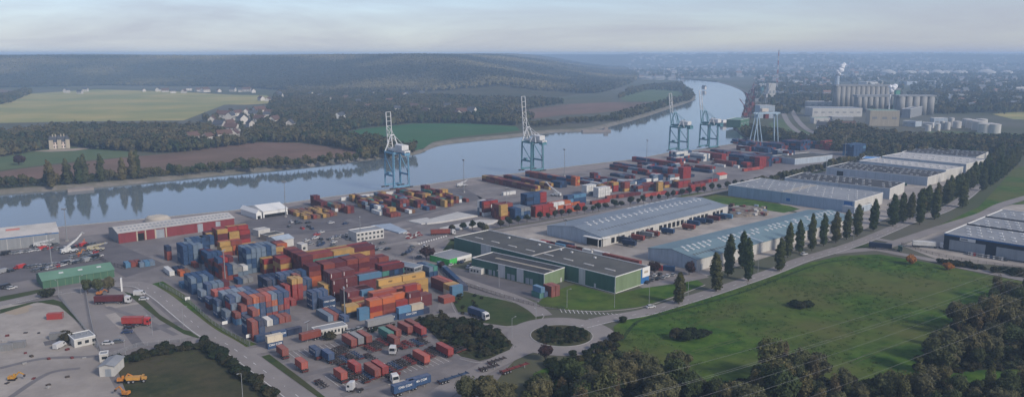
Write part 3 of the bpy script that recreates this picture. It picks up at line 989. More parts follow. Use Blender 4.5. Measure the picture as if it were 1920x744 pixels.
blk('red blue corner pile', 474, 640, 'u', 20, 2, 2, [[3, 3], [3, 4]], 'kbkn', front={0: 'kb', 1: 'kb', 2: 'kn'})
blk('blue box row by junction', 481, 643, 'v', 20, 3, 1, 1, 'b', front={0: 'bbn'})
blk('ground row beside corner pile', 501, 612, 'u', 20, 4, 1, 1, 'wbk', front={0: 'wbkk'})
# ---- centre of the yard
blk('red tower under yellow', 546, 574, 'u', 20, 1, 2, [1, 3], 'r', front={0: 'r'}, seed=2)
blk('yellow capped red tower', 549, 565, 'u', 20, 2, 1, 4, 'ry', front={0: 'rr', 1: 'rr', 2: 'rr', 3: 'yy'})
blk('tall blue pair mid yard', 586, 581, 'u', 20, 3, 1, 3, 'b', seed=4)
blk('blue pair in front of yellow boxes', 606, 584, 'v', 20, 1, 2, 2, 'b')
blk('yellow boxes before maroon wall', 609, 566, 'v', 20, 1, 3, 3, 'y')
blk('ground row of four by dark strip', 615, 604, 'u', 40, 3, 1, 1, 'gkb', front={0: 'gkb'})
blk('small tank box by dark strip', 645, 605, 'u', 20, 1, 1, 1, 'b')
# maroon towers
blk('first tall maroon tower', 567, 529, 'v', 20, 1, 9, 5, 'MMMk')
blk('orange based maroon tower', 581, 539, 'v', 20, 1, 3, 4, 'M', front={0: 'o', 1: 'o', 2: 'k', 3: 'M'})
blk('brown pair at tower foot', 562, 539, 'v', 20, 1, 2, 1, 'kd')
blk('second tall maroon tower', 608, 535, 'v', 20, 1, 4, 4, 'Mk')
blk('third tall maroon tower', 630, 531, 'v', 20, 1, 4, 4, 'M')
blk('fourth tall maroon tower', 652, 526, 'v', 20, 2, 4, 4, 'Mk', seed=8)
blk('maroon wall with white marks', 625, 567, 'v', 20, 2, 4, [[4, 4], 5], 'M', front={0: 'MM', 1: 'MM', 2: 'MM', 3: 'MM'})
blk('long red green blue row', 585, 505, 'v', 40, 3, 4, [[3, 3, 3], 3], 'rMyk', front={0: 'Mbk', 1: 'tck', 2: 'kyM'}, seed=6)
blk('red and teal centre block', 674, 547, 'v', 40, 2, 3, [[3, 4], [3, 4]], 'Mr', front={0: 'MM', 1: 'MM', 2: 'ct', 3: 'MM'}, seed=7)
blk('dark-blue on brick pile by office', 731, 536, 'u', 20, 3, 2, 3, 'nb', front={0: 'kkk', 1: 'nnn', 2: 'nbn'})
blk('single maroon row by gate', 690, 505, 'v', 20, 2, 3, 2, 'Mk')
blk('yellow red rear row by office', 656, 493, 'v', 40, 1, 3, 2, 'yrM', front={0: 'M', 1: 'y'})
# ---- right front block
blk('maroon pile behind red cubes', 652, 580, 'v', 20, 2, 3, 3, 'M', front={0: 'kM', 1: 'MM', 2: 'MM'}, seed=5)
blk('red cube pile at left corner', 660, 583, 'v', 20, 1, 2, 2, 'k')
blk('mixed pile before maroon one', 679, 577, 'v', 20, 1, 3, 3, 'Mc', front={0: 'c', 1: 'w', 2: 'c'})
blk('yellow and orange corner stack', 650, 598, 'v', 20, 2, 2, [[2, 2], 2], 'yn', front={0: 'nn', 1: 'yo'})
blk('light blue corner stack', 674, 602, 'v', 20, 1, 1, 2, 'c')
blk('orange red front stack', 694, 598, 'v', 20, 4, 2, [[3, 3, 2, 3], [3, 3, 3, 4]], 'orkp', front={0: 'okok', 1: 'rkrk', 2: 'ookM'}, seed=9)
blk('salmon rear row of front stack', 700, 583, 'v', 40, 2, 2, [[3, 3], 3], 'pok', front={0: 'rM', 1: 'kr', 2: 'po'})
blk('long yellow row of front stack', 716, 570, 'v', 40, 2, 2, [[3, 3], [4, 4]], 'y', front={0: 'ky', 1: 'yy', 2: 'yy'})
blk('maroon end of front stack', 765, 581, 'v', 20, 2, 2, [[2, 2], [2, 2]], 'Mk', front={0: 'MM', 1: 'MM'})
blk('red cube row behind yellow', 772, 566, 'v', 20, 1, 2, 2, 'Mk')
blk('blue front row, long box', 706, 608, 'v', 40, 1, 1, 1, 'b', front={0: 'b'})
blk('second blue front box', 748, 600, 'v', 40, 1, 1, 1, 'b', front={0: 'b'})
blk('pair on second blue box', 748, 600, 'v', 20, 2, 1, 1, 'c', front={0: 'ce'}, z0=CH + 0.02)
blk('navy end box of front row', 783, 592, 'v', 20, 1, 2, 1, 'n')
blk('cream box on blue by hedge', 502, 656, 'v', 20, 1, 1, 2, 'b', front={0: 'b', 1: 'e'})
# ---- ring of containers round the compound
blk('blue north wall of compound', 805, 520, 'u', 20, 2, 2, 2, 'bg', front={0: 'bb', 1: 'gt'})
blk('long dark wall of compound', 868, 546, 'u', 40, 1, 4, 1, 'bgn', rz=rad(20))
blk('maroon inner row of compound', 833, 549, 'u', 40, 2, 1, 2, 'kM', front={0: 'Mk', 1: 'kp'})
blk('yellow east wall of compound', 848, 558, 'v', 20, 1, 3, 2, 'yew', front={0: 'c', 1: 'c'})
blk('red south end of compound', 832, 570, 'v', 20, 1, 2, 1, 'rk')
# by the green shed
blk('blue box on green-shed lawn', 1012, 560, 'u', 20, 2, 1, 1, 'bt', front={0: 'tb'})
blk('blue box atop green one', 1014, 560, 'u', 20, 1, 1, 1, 'c', z0=CH)
blk('red pair on green-shed lawn', 1034, 558, 'u', 20, 2, 1, 1, 'k', front={0: 'kk'})
blk('red top pair on green-shed lawn', 1034, 558, 'u', 20, 2, 1, 1, 'k', z0=CH + 0.02)
# left, by the storage yard
blk('loose group by the fence', 236, 503, 'u', 20, 3, 1, 1, 'ckk', front={0: 'ckk'})
blk('blue loose group by fence', 262, 502, 'u', 20, 3, 1, 1, 'gcg', front={0: 'gcg'})
blk('long white box by verge', 318, 518, 'u', 40, 1, 1, 1, 'w')
blk('dark pair beside long white box', 328, 513, 'u', 20, 2, 1, 1, 'nb')
blk('orange brown pair by white box', 338, 519, 'u', 20, 2, 1, 1, 'do')
# low concrete slabs / green skips on the bottom left yard
for n_, (x, y, cc) in enumerate([(8, 656, 'a'), (32, 651, 'a'), (110, 634, 'a')]):
    put((x, y), rz=rad(18), L=20, c=cc, label='low grey-green skip, %s from left on concrete yard' % nth(n_), group='skips')
put((104, 597), rz=rad(12), L=20, c='r', label='red box body with white markings on concrete yard', group='loose boxes')

# ---- middle yard by the first crane
MIX = 'MMMkkkyyddwgkbMtMy'
for n_, (x, y, nv, nu, t) in enumerate([(733, 408, 3, 8, [1, 2, 1, 2, 2, 2, 2]), (767, 401, 3, 8, [1, 1, 3, 3, 2, 2, 1]), (800, 395, 3, 8, [1, 0, 2, 2, 2, 2, 2]),
                                        (834, 389, 3, 8, [3, 2, 2, 2, 1, 2, 2]), (850, 382, 3, 7, [2, 2, 2, 3, 1, 2]), (869, 380, 2, 6, [1, 1, 0, 1, 1])]):
    blk('%s row by first crane' % nth(n_), x, y, 'u', 20, nv, nu, t, MIX, fill=0.8, seed=100 + n_)
blk('maroon row near white tents', 602, 392, 'u', 20, 2, 3, [2, 2, 3], 'M')
blk('small mixed row by maroon one', 628, 398, 'u', 20, 3, 3, [2, 2, 1], MIX)
blk('back row one by first crane', 690, 388, 'u', 20, 3, 5, 2, MIX, fill=0.85, seed=201)
blk('back row two by first crane', 730, 381, 'u', 20, 3, 4, 2, MIX, fill=0.85, seed=202)
blk('back row three by first crane', 772, 374, 'u', 20, 3, 4, 2, MIX, fill=0.85, seed=203)
blk('back row four by first crane', 812, 371, 'u', 20, 3, 3, [2, 2, 3], MIX, fill=0.85, seed=204)
blk('front whites by first crane', 712, 404, 'u', 20, 2, 2, 1, 'wwc', seed=205)
blk('teal row by maroon one', 652, 401, 'u', 20, 2, 3, [2, 1, 2], 'tMkg')
blk('white row along the quay', 640, 377, 'v', 40, 5, 1, 1, 'w')
for n_, (x, y) in enumerate([(570, 412), (588, 411), (606, 409), (620, 406)]):
    blk('%s brown row by white tents' % nth(n_), x, y, 'u', 20, 2, 5, 1, 'ddyyk', fill=0.9, seed=120 + n_)
# ---- by the tree-lined road
blk('tall mixed pile by trees', 907, 406, 'v', 20, 2, 3, 4, 'gMbw', front={0: 'wk', 1: 'Mr', 2: 'kw', 3: 'rr'}, seed=21)
blk('yellow pile by trees', 939, 413, 'v', 20, 2, 4, [[4, 2], 4], 'MMk', front={0: 'ko', 1: 'yo', 2: 'yy', 3: 'yy'})
blk('navy pile by trees', 966, 413, 'u', 20, 5, 2, [[3, 3, 3, 3, 3], 3], 'bbg', front={2: 'bbaaa'})
blk('red pile by trees', 1004, 408, 'v', 20, 3, 2, [[3, 3, 2], 3], 'rkr')
blk('navy tall pile behind red', 988, 391, 'v', 20, 3, 3, [[4, 4, 4], 4], 'bbn', front={3: 'bbr', 2: 'nbr', 1: 'bbr'})
blk('grey orange row by trees', 1034, 394, 'v', 20, 3, 2, 2, 'awo')
blk('brick row by trees', 1048, 401, 'v', 20, 4, 1, [[1, 2, 1, 2]], 'rpo')
blk('bright blue pile by trees', 1064, 387, 'v', 20, 3, 2, 3, 'bcb', front={0: 'oob'})
# long rows by the second crane
blk('long first row by second crane', 1004, 361, 'u', 20, 2, 12, 2, 'yMkMkd', seed=31)
blk('long second row by second crane', 1029, 356, 'u', 20, 2, 10, 2, 'yMMbk', seed=32)
blk('blue end row by second crane', 1050, 353, 'u', 20, 3, 2, 2, 'bn')
blk('long third row by second crane', 1079, 349, 'u', 20, 2, 11, [3, 3, 2, 2, 2, 2, 2, 2, 2, 2, 2], 'MoMkbk', front={0: 'oo', 1: 'oy', 2: 'oo'}, seed=33)
blk('far maroon row by second crane', 942, 340, 'u', 20, 2, 4, 1, 'M')
blk('blue row behind third', 1099, 346, 'u', 20, 3, 2, 1, 'bg')
blk('white lone box on apron', 944, 367, 'v', 20, 2, 1, 1, 'w')
blk('white stack of reefers', 1100, 366, 'u', 20, 4, 1, 3, 'w')
blk('second white stack of reefers', 1122, 371, 'u', 20, 5, 1, 3, 'w')
blk('yellow pair far', 1131, 360, 'v', 20, 2, 3, 2, 'yyk')
blk('yellow orange pile far', 1150, 360, 'v', 20, 1, 3, 3, 'yor')
blk('pale mixed pile far', 1171, 360, 'v', 20, 2, 3, 3, 'gywk')
blk('maroon row far by trees', 1138, 374, 'v', 20, 5, 1, 1, 'Mk')
blk('maroon mixed row far', 1196, 361, 'v', 20, 4, 3, 2, 'MgkM')
blk('yellow pile far by trees', 1234, 360, 'v', 20, 1, 2, 3, 'yM')
blk('red row far by trees', 1210, 370, 'v', 20, 4, 1, 1, 'rpM')
blk('white blue pile far', 1225, 346, 'v', 20, 2, 2, 3, 'wgb')
blk('white pile by red wall', 1256, 345, 'v', 20, 2, 2, 3, 'wgk')
blk('dark low row far', 1172, 345, 'u', 20, 2, 5, 1, 'bMn')
blk('long low row far', 1214, 329, 'u', 20, 2, 8, 2, 'Mkgnr', seed=41)
blk('second long low row far', 1200, 317, 'u', 20, 2, 6, 1, 'bnMk', seed=42)
blk('third long low row far', 1262, 314, 'u', 20, 2, 9, 2, 'rMbk', seed=43)
blk('fourth long low row far', 1303, 316, 'u', 20, 2, 8, 1, 'bnMr', seed=44)
blk('red wall of boxes far', 1281, 336, 'u', 20, 4, 6, [4, 3, 3, 3, 3, 3], 'gbMgr', front={0: 'rrrr', 1: 'rrrr', 2: 'rrrr', 3: 'rrrr'}, seed=45)
blk('pile under third crane', 1268, 299, 'v', 20, 4, 4, 3, 'wgbr', seed=46)
blk('white pile on far apron', 1319, 303, 'u', 20, 4, 3, 3, 'wgw')
blk('red pile on far apron', 1353, 303, 'u', 20, 3, 5, 3, 'Mrk', front={0: 'rrr', 1: 'rrr', 2: 'rrr'})
blk('low far red row', 1395, 322, 'v', 20, 5, 1, 1, 'rp')
blk('red and navy wall far', 1424, 315, 'u', 20, 8, 6, 4, 'bnMg', front={0: 'rrrrMMbn', 1: 'rrrrMMbn', 2: 'rrrrMnbn', 3: 'rrrrMMnb'}, seed=47)
blk('long dark row far', 1422, 297, 'u', 20, 2, 9, 1, 'nbMr', seed=48)
blk('white pile by hedge far', 1476, 302, 'u', 20, 5, 3, 4, 'waMb', seed=49)
for n_, (x, y, nv, t) in enumerate([(1464, 283, 8, 3), (1500, 283, 8, 4), (1530, 279, 9, 3), (1440, 287, 6, 2), (1415, 276, 6, 2), (1398, 272, 5, 2)]):
    blk('far blue yard, block %s' % nth(n_), x, y, 'u', 20, nv, 4, t, 'bbbnMk', fill=0.8, seed=60 + n_)
blk('red pile before motorway', 1555, 282, 'u', 20, 6, 3, [3, 4, 2], 'rrk')
blk('tall blue wall before woods', 1600, 294, 'v', 20, 4, 5, 5, 'bbbbbc')
for n_, (x, y, o_, nv, nu, t_, c_) in enumerate([(1160, 372, 'v', 4, 1, 1, 'Mk'), (1186, 353, 'u', 2, 4, 2, 'gMw'), (1206, 353, 'u', 2, 3, 2, 'wgb'), (1246, 353, 'v', 3, 2, 2, 'gyM'), (1272, 353, 'v', 3, 2, 2, 'rMk'), (1262, 366, 'v', 3, 1, 1, 'Mr'),
        (1295, 359, 'v', 3, 1, 2, 'rk'), (1302, 347, 'v', 3, 1, 1, 'kM'), (1180, 336, 'u', 3, 4, 1, 'Mng'), (1242, 331, 'u', 2, 6, 1, 'Mkr'), (1330, 325, 'u', 2, 4, 1, 'bn'), (1372, 313, 'u', 3, 4, 2, 'kM'), (1336, 300, 'u', 2, 6, 1, 'Mb'),
        (1382, 290, 'u', 3, 6, 1, 'bMn'), (1452, 300, 'u', 4, 4, 2, 'bgM'), (1120, 351, 'u', 2, 4, 1, 'bM'), (1150, 346, 'u', 2, 4, 1, 'Mk'), (1110, 384, 'v', 3, 1, 1, 'kr'), (1320, 344, 'v', 3, 1, 1, 'Mr'), (1440, 309, 'v', 4, 2, 2, 'Mbr')]):
    blk('far filler row %s' % nth(n_), x, y, o_, 20, nv, nu, t_, c_, fill=0.85, seed=300 + n_)
rr = random.Random(77)
for k in range(40):                          # loose boxes between the far rows
    x = rr.uniform(1110, 1420)
    y = 395 - (x - 1000) * 0.175 - rr.uniform(8, 40)
    blk('loose far box %s' % nth(k), x, y, 'u' if rr.random() < 0.6 else 'v', 20, rr.choice((1, 2, 3)), rr.choice((1, 2, 3)), rr.choice((1, 1, 2)), 'MkrbgnwM', seed=k)

# ---- container park: boxes standing on trailers (trailers follow below)
PARK = [((571, 697), 'p', 20), ((597, 673), 'b', 20), ((621, 680), 'b', 20), ((661, 652), 'k', 24), ((674, 648), 'a', 24), ((689, 645), 'k', 24), ((730, 638), 't', 24), ((744, 634), 'k', 24),
        ((744, 651), 'k', 20), ((766, 627), 'k', 24), ((779, 622), 'k', 24), ((794, 632), 'r', 20), ((645, 717), 'p', 20), ((671, 702), 'r', 20), ((705, 709), 'k', 24), ((719, 704), 'r', 24),
        ((797, 683), 'p', 24), ((841, 669), 'r', 24), ((535, 672), 'k', 20), ((587, 642), 'k', 24)]

# ================================================================== VEHICLES
def wheel_mesh(r, w):
    mb = MB()
    mb.tube((0, -w / 2, 0), (0, w / 2, 0), r, n=14)
    mb.tube((0, -w / 2 - 0.01, 0), (0, w / 2 + 0.01, 0), r * 0.55, n=10, mi=1)
    return mb.mesh('wheel', [M['tyre'], M['steel']])


WH_CAR, WH_TRUCK = wheel_mesh(0.32, 0.22), wheel_mesh(0.5, 0.32)


def add_wheels(root, me, pts):
    for p in pts:
        o = link('wheel', me, root)
        o.location = p


def make_car():
    t = thing('car', 'car', 'car')
    mb = MB()
    mb.extrude_y([(-2.1, 0.25), (2.1, 0.25), (2.15, 0.6), (2.0, 0.78), (1.15, 0.9), (-1.75, 0.95), (-2.1, 0.85)], -0.86, 0.86)
    mb.extrude_y([(0.35, 1.4), (-1.35, 1.42), (-1.4, 1.45), (-0.4, 1.5), (0.3, 1.46)], -0.66, 0.66)
    b = mb.build('body', M['paint'], t)
    g = MB().extrude_y([(1.15, 0.89), (-1.8, 0.94), (-1.4, 1.42), (0.35, 1.41)], -0.8, 0.8, taper=0.14, ztop=1.2)
    g.build('window', M['glass'], t)
    for s in (-1, 1):
        MB().box(2.02, 2.17, s * 0.6 - 0.16, s * 0.6 + 0.16, 0.55, 0.72).build('headlight', M['mark'], t)
    add_wheels(t, WH_CAR, [(1.3, -0.78, 0.32), (1.3, 0.78, 0.32), (-1.3, -0.78, 0.32), (-1.3, 0.78, 0.32)])
    return t


def make_van():
    t = thing('van', 'van', 'van')
    mb = MB().extrude_y([(-2.6, 0.3), (2.5, 0.3), (2.6, 0.9), (2.35, 1.15), (1.6, 2.1), (1.35, 2.25), (-2.55, 2.28), (-2.62, 2.0)], -0.98, 0.98, taper=0.1, ztop=2.0)
    mb.build('body', M['paint'], t)
    MB().add([(2.37, -0.8, 1.16), (2.37, 0.8, 1.16), (1.63, 0.76, 2.1), (1.63, -0.76, 2.1)], [(0, 1, 2, 3)]).build('windscreen', M['glass'], t).location.x = 0.02
    for s in (-1, 1):
        MB().box(0.9, 1.75, s * 0.985 - 0.01, s * 0.985 + 0.01, 1.25, 1.75).build('window', M['glass'], t)
    add_wheels(t, WH_CAR, [(1.7, -0.9, 0.32), (1.7, 0.9, 0.32), (-1.6, -0.9, 0.32), (-1.6, 0.9, 0.32)])
    return t


def make_tractor():
    t = thing('truck_tractor', 'tractor', 'truck')
    c = MB()
    c.box(-3.4, 1.9, -0.42, -0.3, 0.75, 1.0); c.box(-3.4, 1.9, 0.3, 0.42, 0.75, 1.0); c.box(-2.9, -1.9, -0.55, 0.55, 1.0, 1.15)
    c.box(-0.6, 1.2, -1.15, -0.5, 0.45, 0.95); c.box(-0.6, 1.2, 0.5, 1.15, 0.45, 0.95)
    c.build('chassis', M['chassis'], t)
    cab = MB().extrude_y([(0.0, 0.95), (2.3, 0.6), (2.4, 1.6), (2.15, 2.9), (1.7, 3.35), (0.1, 3.55), (-0.05, 3.3)], -1.22, 1.22, taper=0.12, ztop=3.2).build('cab', M['paint'], t)
    MB().add([(2.43, -1.05, 1.75), (2.43, 1.05, 1.75), (2.2, 1.0, 2.8), (2.2, -1.0, 2.8)], [(0, 1, 2, 3)]).build('windscreen', M['glass'], cab)
    for s in (-1, 1):
        MB().box(1.2, 2.05, s * 1.225 - 0.012, s * 1.225 + 0.012, 1.75, 2.5).build('side_window', M['glass'], cab)
        MB().box(2.36, 2.44, s * 0.9 - 0.2, s * 0.9 + 0.2, 0.85, 1.05).build('headlight', M['mark'], t)
    add_wheels(t, WH_TRUCK, [(1.4, -1.0, 0.5), (1.4, 1.0, 0.5), (-2.4, -0.98, 0.5), (-2.4, 0.98, 0.5)])
    return t


def make_trailer(L, m):
    t = thing('skeleton_trailer', 'trailer', 'trailer')
    c = MB()
    for s in (-1, 1):
        c.box(-L / 2, L / 2, s * 0.45 - 0.1, s * 0.45 + 0.1, 0.85, 1.2)
    for k in range(5):
        x = -L / 2 + 0.15 + k * (L - 0.3) / 4
        c.box(x - 0.13, x + 0.13, -1.2, 1.2, 1.04, 1.26)
    c.build('chassis', m, t)
    for s in (-1, 1):
        MB().box(L / 2 - 2.2, L / 2 - 2.0, s * 0.75 - 0.09, s * 0.75 + 0.09, 0.0, 1.0).build('landing_leg', M['steel'], t)
    MB().box(-L / 2 - 0.08, -L / 2, -1.2, 1.2, 0.55, 0.85).build('rear_bumper', M['chassis_red'], t)
    add_wheels(t, WH_TRUCK, [(-L / 2 + a, s * 0.98, 0.5) for a in (0.9, 2.2) for s in (-1, 1)] + ([(-L / 2 + 3.5, s * 0.98, 0.5) for s in (-1, 1)] if L > 9 else []))
    return t


P_CAR, P_VAN, P_TRAC = make_car(), make_van(), make_tractor()
P_TR = {(7, 'dark'): make_trailer(7.6, M['chassis']), (7, 'red'): make_trailer(7.6, M['chassis_red']), (7, 'blue'): make_trailer(7.6, M['chassis_blue']),
        (12, 'dark'): make_trailer(12.4, M['chassis']), (12, 'red'): make_trailer(12.4, M['chassis_red']), (12, 'blue'): make_trailer(12.4, M['chassis_blue'])}
VC = {'white': (0.46, 0.46, 0.46, 1), 'grey': (0.1, 0.105, 0.11, 1), 'silver': (0.24, 0.245, 0.25, 1), 'black': (0.015, 0.016, 0.02, 1), 'dark blue': (0.02, 0.04, 0.1, 1),
      'red': (0.35, 0.03, 0.025, 1), 'beige': (0.4, 0.35, 0.27, 1), 'orange': (0.6, 0.2, 0.04, 1), 'dark green': (0.015, 0.05, 0.035, 1)}


def car(px, ang, colr, label, group='parked cars', proto=None, z=0.05, loc=None):
    p = G(*px) if loc is None else loc
    proto = proto or P_CAR
    return clone(proto, (p[0], p[1], z), rad(ang), label, group, colors={'body': VC[colr], 'cab': VC[colr]})


# --- trucks: tractor, trailer, load (each its own thing, standing together)
def rig(px, ang, colr, load, where, L=12, tcol='dark', z=0.06, kind='k', tractor=True, clen=None):
    """px = middle of the trailer on the ground; ang = heading in degrees"""
    p = G(*px)
    d = Vector((math.cos(rad(ang)), math.sin(rad(ang)), 0))
    TL = 12.4 if L == 12 else 7.6
    clone(P_TR[(L, tcol)], (p.x, p.y, z), rad(ang), '%s trailer chassis carrying the %s %s' % ({'dark': 'black', 'red': 'red', 'blue': 'blue'}[tcol], load, where), 'trailers')
    if tractor:
        q = p + d * (TL / 2 + 1.0)
        clone(P_TRAC, (q.x, q.y, z), rad(ang), '%s truck tractor coupled to the %s %s' % (colr, load, where), 'truck tractors', colors={'cab': VC[colr]})
    put(loc=(p.x, p.y, 0), rz=rad(ang), L=clen or (40 if L == 12 else 24), c=kind, z=z + 1.27, label='%s on a trailer %s' % (load, where), group='containers on trailers')


rig((205, 569), 6, 'white', 'maroon long container', 'in the lorry park', kind='M')
rig((250, 610), 3, 'red', 'red short container', 'beside two dark cars', L=7, tcol='red', kind='r')
rig((826, 441), 12, 'white', 'brick red long container', 'by tree-lined road', kind='k', tcol='red')
rig((893, 594), -45, 'white', 'blue long container', 'near the roundabout', L=7, kind='b')
TD = math.degrees(VA) - 90
NAMES = {'p': 'salmon red', 'b': 'blue', 'k': 'brick red', 'a': 'grey', 't': 'sea green', 'r': 'bright red'}
for n_, (pp, c, L) in enumerate(PARK):
    p = G(*pp) - UX * 2.6
    ang = TD if n_ != 19 else TD + 90 + 4
    lc = ('dark', 'red', 'dark', 'blue')[n_ % 4]
    clone(P_TR[(7, lc)], (p.x, p.y, 0.06), rad(ang + 180), '%s chassis under the %s box, %s loaded one in container park' % ({'dark': 'black', 'red': 'red', 'blue': 'blue'}[lc], NAMES[c], nth(n_)), 'trailers in the container park')
    put(loc=(p.x, p.y, 0), rz=rad(ang), L=L, c=c, z=1.33, label='%s container on a chassis, %s loaded one in the container park' % (NAMES[c], nth(n_)), group='containers in the park')
# empty trailers in the park
EMPTY = [(632, 668), (641, 664), (650, 661), (628, 682), (638, 683), (650, 681), (664, 677), (674, 672), (699, 660), (707, 656), (715, 651), (722, 647), (700, 676), (756, 653), (771, 651), (786, 648), (798, 645),
         (608, 727), (655, 702), (662, 712), (685, 716), (694, 711), (728, 698), (737, 697), (746, 693), (754, 689), (762, 687), (772, 682), (780, 678), (730, 706), (742, 702), (808, 672), (815, 667), (822, 662), (856, 660), (866, 656)]
rr = random.Random(4)
for n_, pp in enumerate(EMPTY):
    p = G(*pp) - UX * 2.0
    lc = rr.choice(('dark', 'dark', 'red', 'dark', 'blue'))
    clone(P_TR[(7, lc)], (p.x, p.y, 0.06), rad(TD + rr.choice((0, 180))), 'empty %s skeleton trailer in the container park, %s in order' % ({'dark': 'black', 'red': 'red', 'blue': 'blue'}[lc], nth(n_)), 'trailers in the container park')
for (pp, a, lc, lab) in [((850, 712), 40, 'blue', 'empty blue skeleton trailer standing along the park exit road'), ((965, 694), 40, 'red', 'empty red skeleton trailer parked along the exit road'),
                         ((917, 693), 30, 'dark', 'black trailer chassis left of the red one by exit road'), ((932, 680), 40, 'dark', 'small black trailer behind others on exit road')]:
    p = G(*pp)
    clone(P_TR[(12 if lc != 'dark' else 7, lc)], (p.x, p.y, 0.18), rad(a), lab, 'trailers on the exit road')
for (pp, a, c, lab) in [((738, 662), -95, 'white', 'white truck tractor without trailer crossing the container park'), ((738, 716), -60, 'white', 'white truck tractor nosing past the twin blue trailers'),
                        ((664, 733), 170, 'white', 'white tipped-cab truck tractor at bottom of container park'), ((681, 497), -50, 'white', 'white truck tractor waiting at yard gate'),
                        ((731, 505), -70, 'white', 'white truck tractor by the maroon yard row'), ((681, 485), -50, 'white', 'white truck tractor behind yellow container row')]:
    p = G(*pp)
    clone(P_TRAC, (p.x, p.y, 0.06), rad(a), lab, 'truck tractors', colors={'cab': VC[c]})
for n_, pp in enumerate([(757, 737), (785, 726)]):       # two blue lettered boxes at the bottom
    p = G(*pp)
    clone(P_TR[(7, 'dark')], (p.x, p.y, 0.06), rad(38), 'black chassis under the %s blue lettered box by white tractor' % ('left', 'right')[n_], 'trailers in the container park')
    put(loc=(p.x, p.y, 0), rz=rad(38 + 180), L=24, c='b', z=1.33, label='%s of two blue lettered containers at the park bottom edge' % ('left', 'right')[n_], group='containers in the park', text='CMA')
# grey curtain trailer and long brick container by hedge
p = G(712, 612)
clone(P_TR[(12, 'dark')], (p.x, p.y, 0.06), VA, 'black trailer chassis under grey box beside the hedge', 'trailers')
put(loc=(p.x, p.y, 0), rz=VA, L=40, c='a', z=1.33, label='long grey trailer box standing beside the yard hedge', group='loose boxes')
# trailers by the white sheds: pale line of boxes behind the green building
LINE = [((1007, 462), 'w'), ((1028, 464), 'r'), ((1046, 468), 'c'), ((1060, 466), 'n'), ((1078, 474), 'k'), ((1096, 478), 'w'), ((1124, 483), 'w'), ((1148, 490), 'k'), ((1183, 498), 'k')]
for n_, (pp, c) in enumerate(LINE):
    p = G(*pp)
    a = TD + 8
    clone(P_TR[(12, 'dark')], (p.x, p.y, 0.06), rad(a), 'black chassis under %s box, %s in line behind green shed' % (PAL[c][0], nth(n_)), 'trailers behind the green shed')
    put(loc=(p.x, p.y, 0), rz=rad(a), L=40, c=c, z=1.33, label='%s box on a chassis, %s in line behind green shed' % (PAL[c][0], nth(n_)), group='boxes behind the green shed')
# docked along the white shed
DOCK = [((1172, 456), 'n'), ((1180, 462), 'n'), ((1196, 452), 'k'), ((1213, 446), 'a'), ((1224, 444), 'k'), ((1252, 439), 'b'), ((1291, 431), 'k'), ((1300, 424), 'b'), ((1312, 419), 'b'), ((1325, 420), 'n'), ((1338, 415), 'M'), ((1350, 412), 'n'), ((1362, 411), 'c')]
for n_, (pp, c) in enumerate(DOCK):
    p = G(*pp)
    a = TD + 14
    clone(P_TR[(7, 'dark')], (p.x, p.y, 0.06), rad(a), 'black chassis under %s box, %s along white shed docks' % (PAL[c][0], nth(n_)), 'trailers at the docks')
    put(loc=(p.x, p.y, 0), rz=rad(a), L=24, c=c, z=1.33, label='%s box on chassis, %s along the white shed docks' % (PAL[c][0], nth(n_)), group='boxes at the docks')
p = G(1232, 506)
put(loc=(p.x, p.y, 0), rz=rad(TD + 30), L=20, c='r', z=0.06, label='red box beside the blue one before pale-roofed shed', group='loose boxes')
put(loc=(p.x + 6, p.y - 1, 0), rz=rad(TD + 30), L=20, c='b', z=0.06, label='blue box beside the red one before pale-roofed shed', group='loose boxes')

# --- cars
car((262, 553), 10, 'white', 'white van parked on kerb left of curved road', 'vans', P_VAN)
car((270, 562), 12, 'white', 'white car behind the white van by curved road')
car((243, 615), 20, 'black', 'black car, upper of pair beside the red truck')
car((239, 624), 12, 'dark blue', 'dark blue car, lower of pair beside the red truck')
car((112, 651), 80, 'white', 'white van parked on concrete yard by low bungalow', 'vans', P_VAN)
car((203, 645), 10, 'white', 'white car at the yard gate near bungalow')
car((222, 642), 15, 'grey', 'grey car near the yard gate by fence')
car((1220, 577), 24, 'white', 'white car driving from the roundabout along poplar road', z=0.17)
car((1508, 478), 28, 'white', 'white car driving between poplars on the main road', z=0.17)
for n_, (x, y, c) in enumerate([(1214, 531, 'black'), (1224, 526, 'grey'), (1233, 524, 'black'), (1244, 522, 'silver'), (1252, 519, 'white'), (1228, 518, 'white'), (1237, 516, 'black'), (1262, 517, 'silver')]):
    car((x, y), 60, c, '%s car, %s from left in staff parking by green shed' % (c, nth(n_)), z=0.12)
for n_, (x, y, c) in enumerate([(758, 478, 'black'), (765, 474, 'dark blue'), (770, 470, 'dark blue'), (773, 464, 'grey'), (790, 474, 'silver'), (795, 469, 'white'), (797, 463, 'white'), (800, 475, 'white'), (786, 483, 'grey')]):
    car((x, y), 62, c, '%s car, %s in car park inside the curved road' % (c, nth(n_)))
for n_, (x, y, c) in enumerate([(846, 497, 'white'), (852, 494, 'grey'), (859, 493, 'black'), (866, 492, 'dark blue'), (878, 502, 'white'), (882, 498, 'grey')]):
    car((x, y), 80, c, '%s car, %s by the low green fascia building' % (c, nth(n_)))
for n_ in range(14):
    x = 1816 + n_ * 5.2
    c = ('silver', 'white', 'red', 'silver', 'silver', 'white', 'grey', 'white', 'dark blue', 'white', 'grey', 'silver', 'white', 'black')[n_]
    car((x, 477 + n_ * 0.85), 75, c, '%s car, %s from left before the navy building' % (c, nth(n_)))
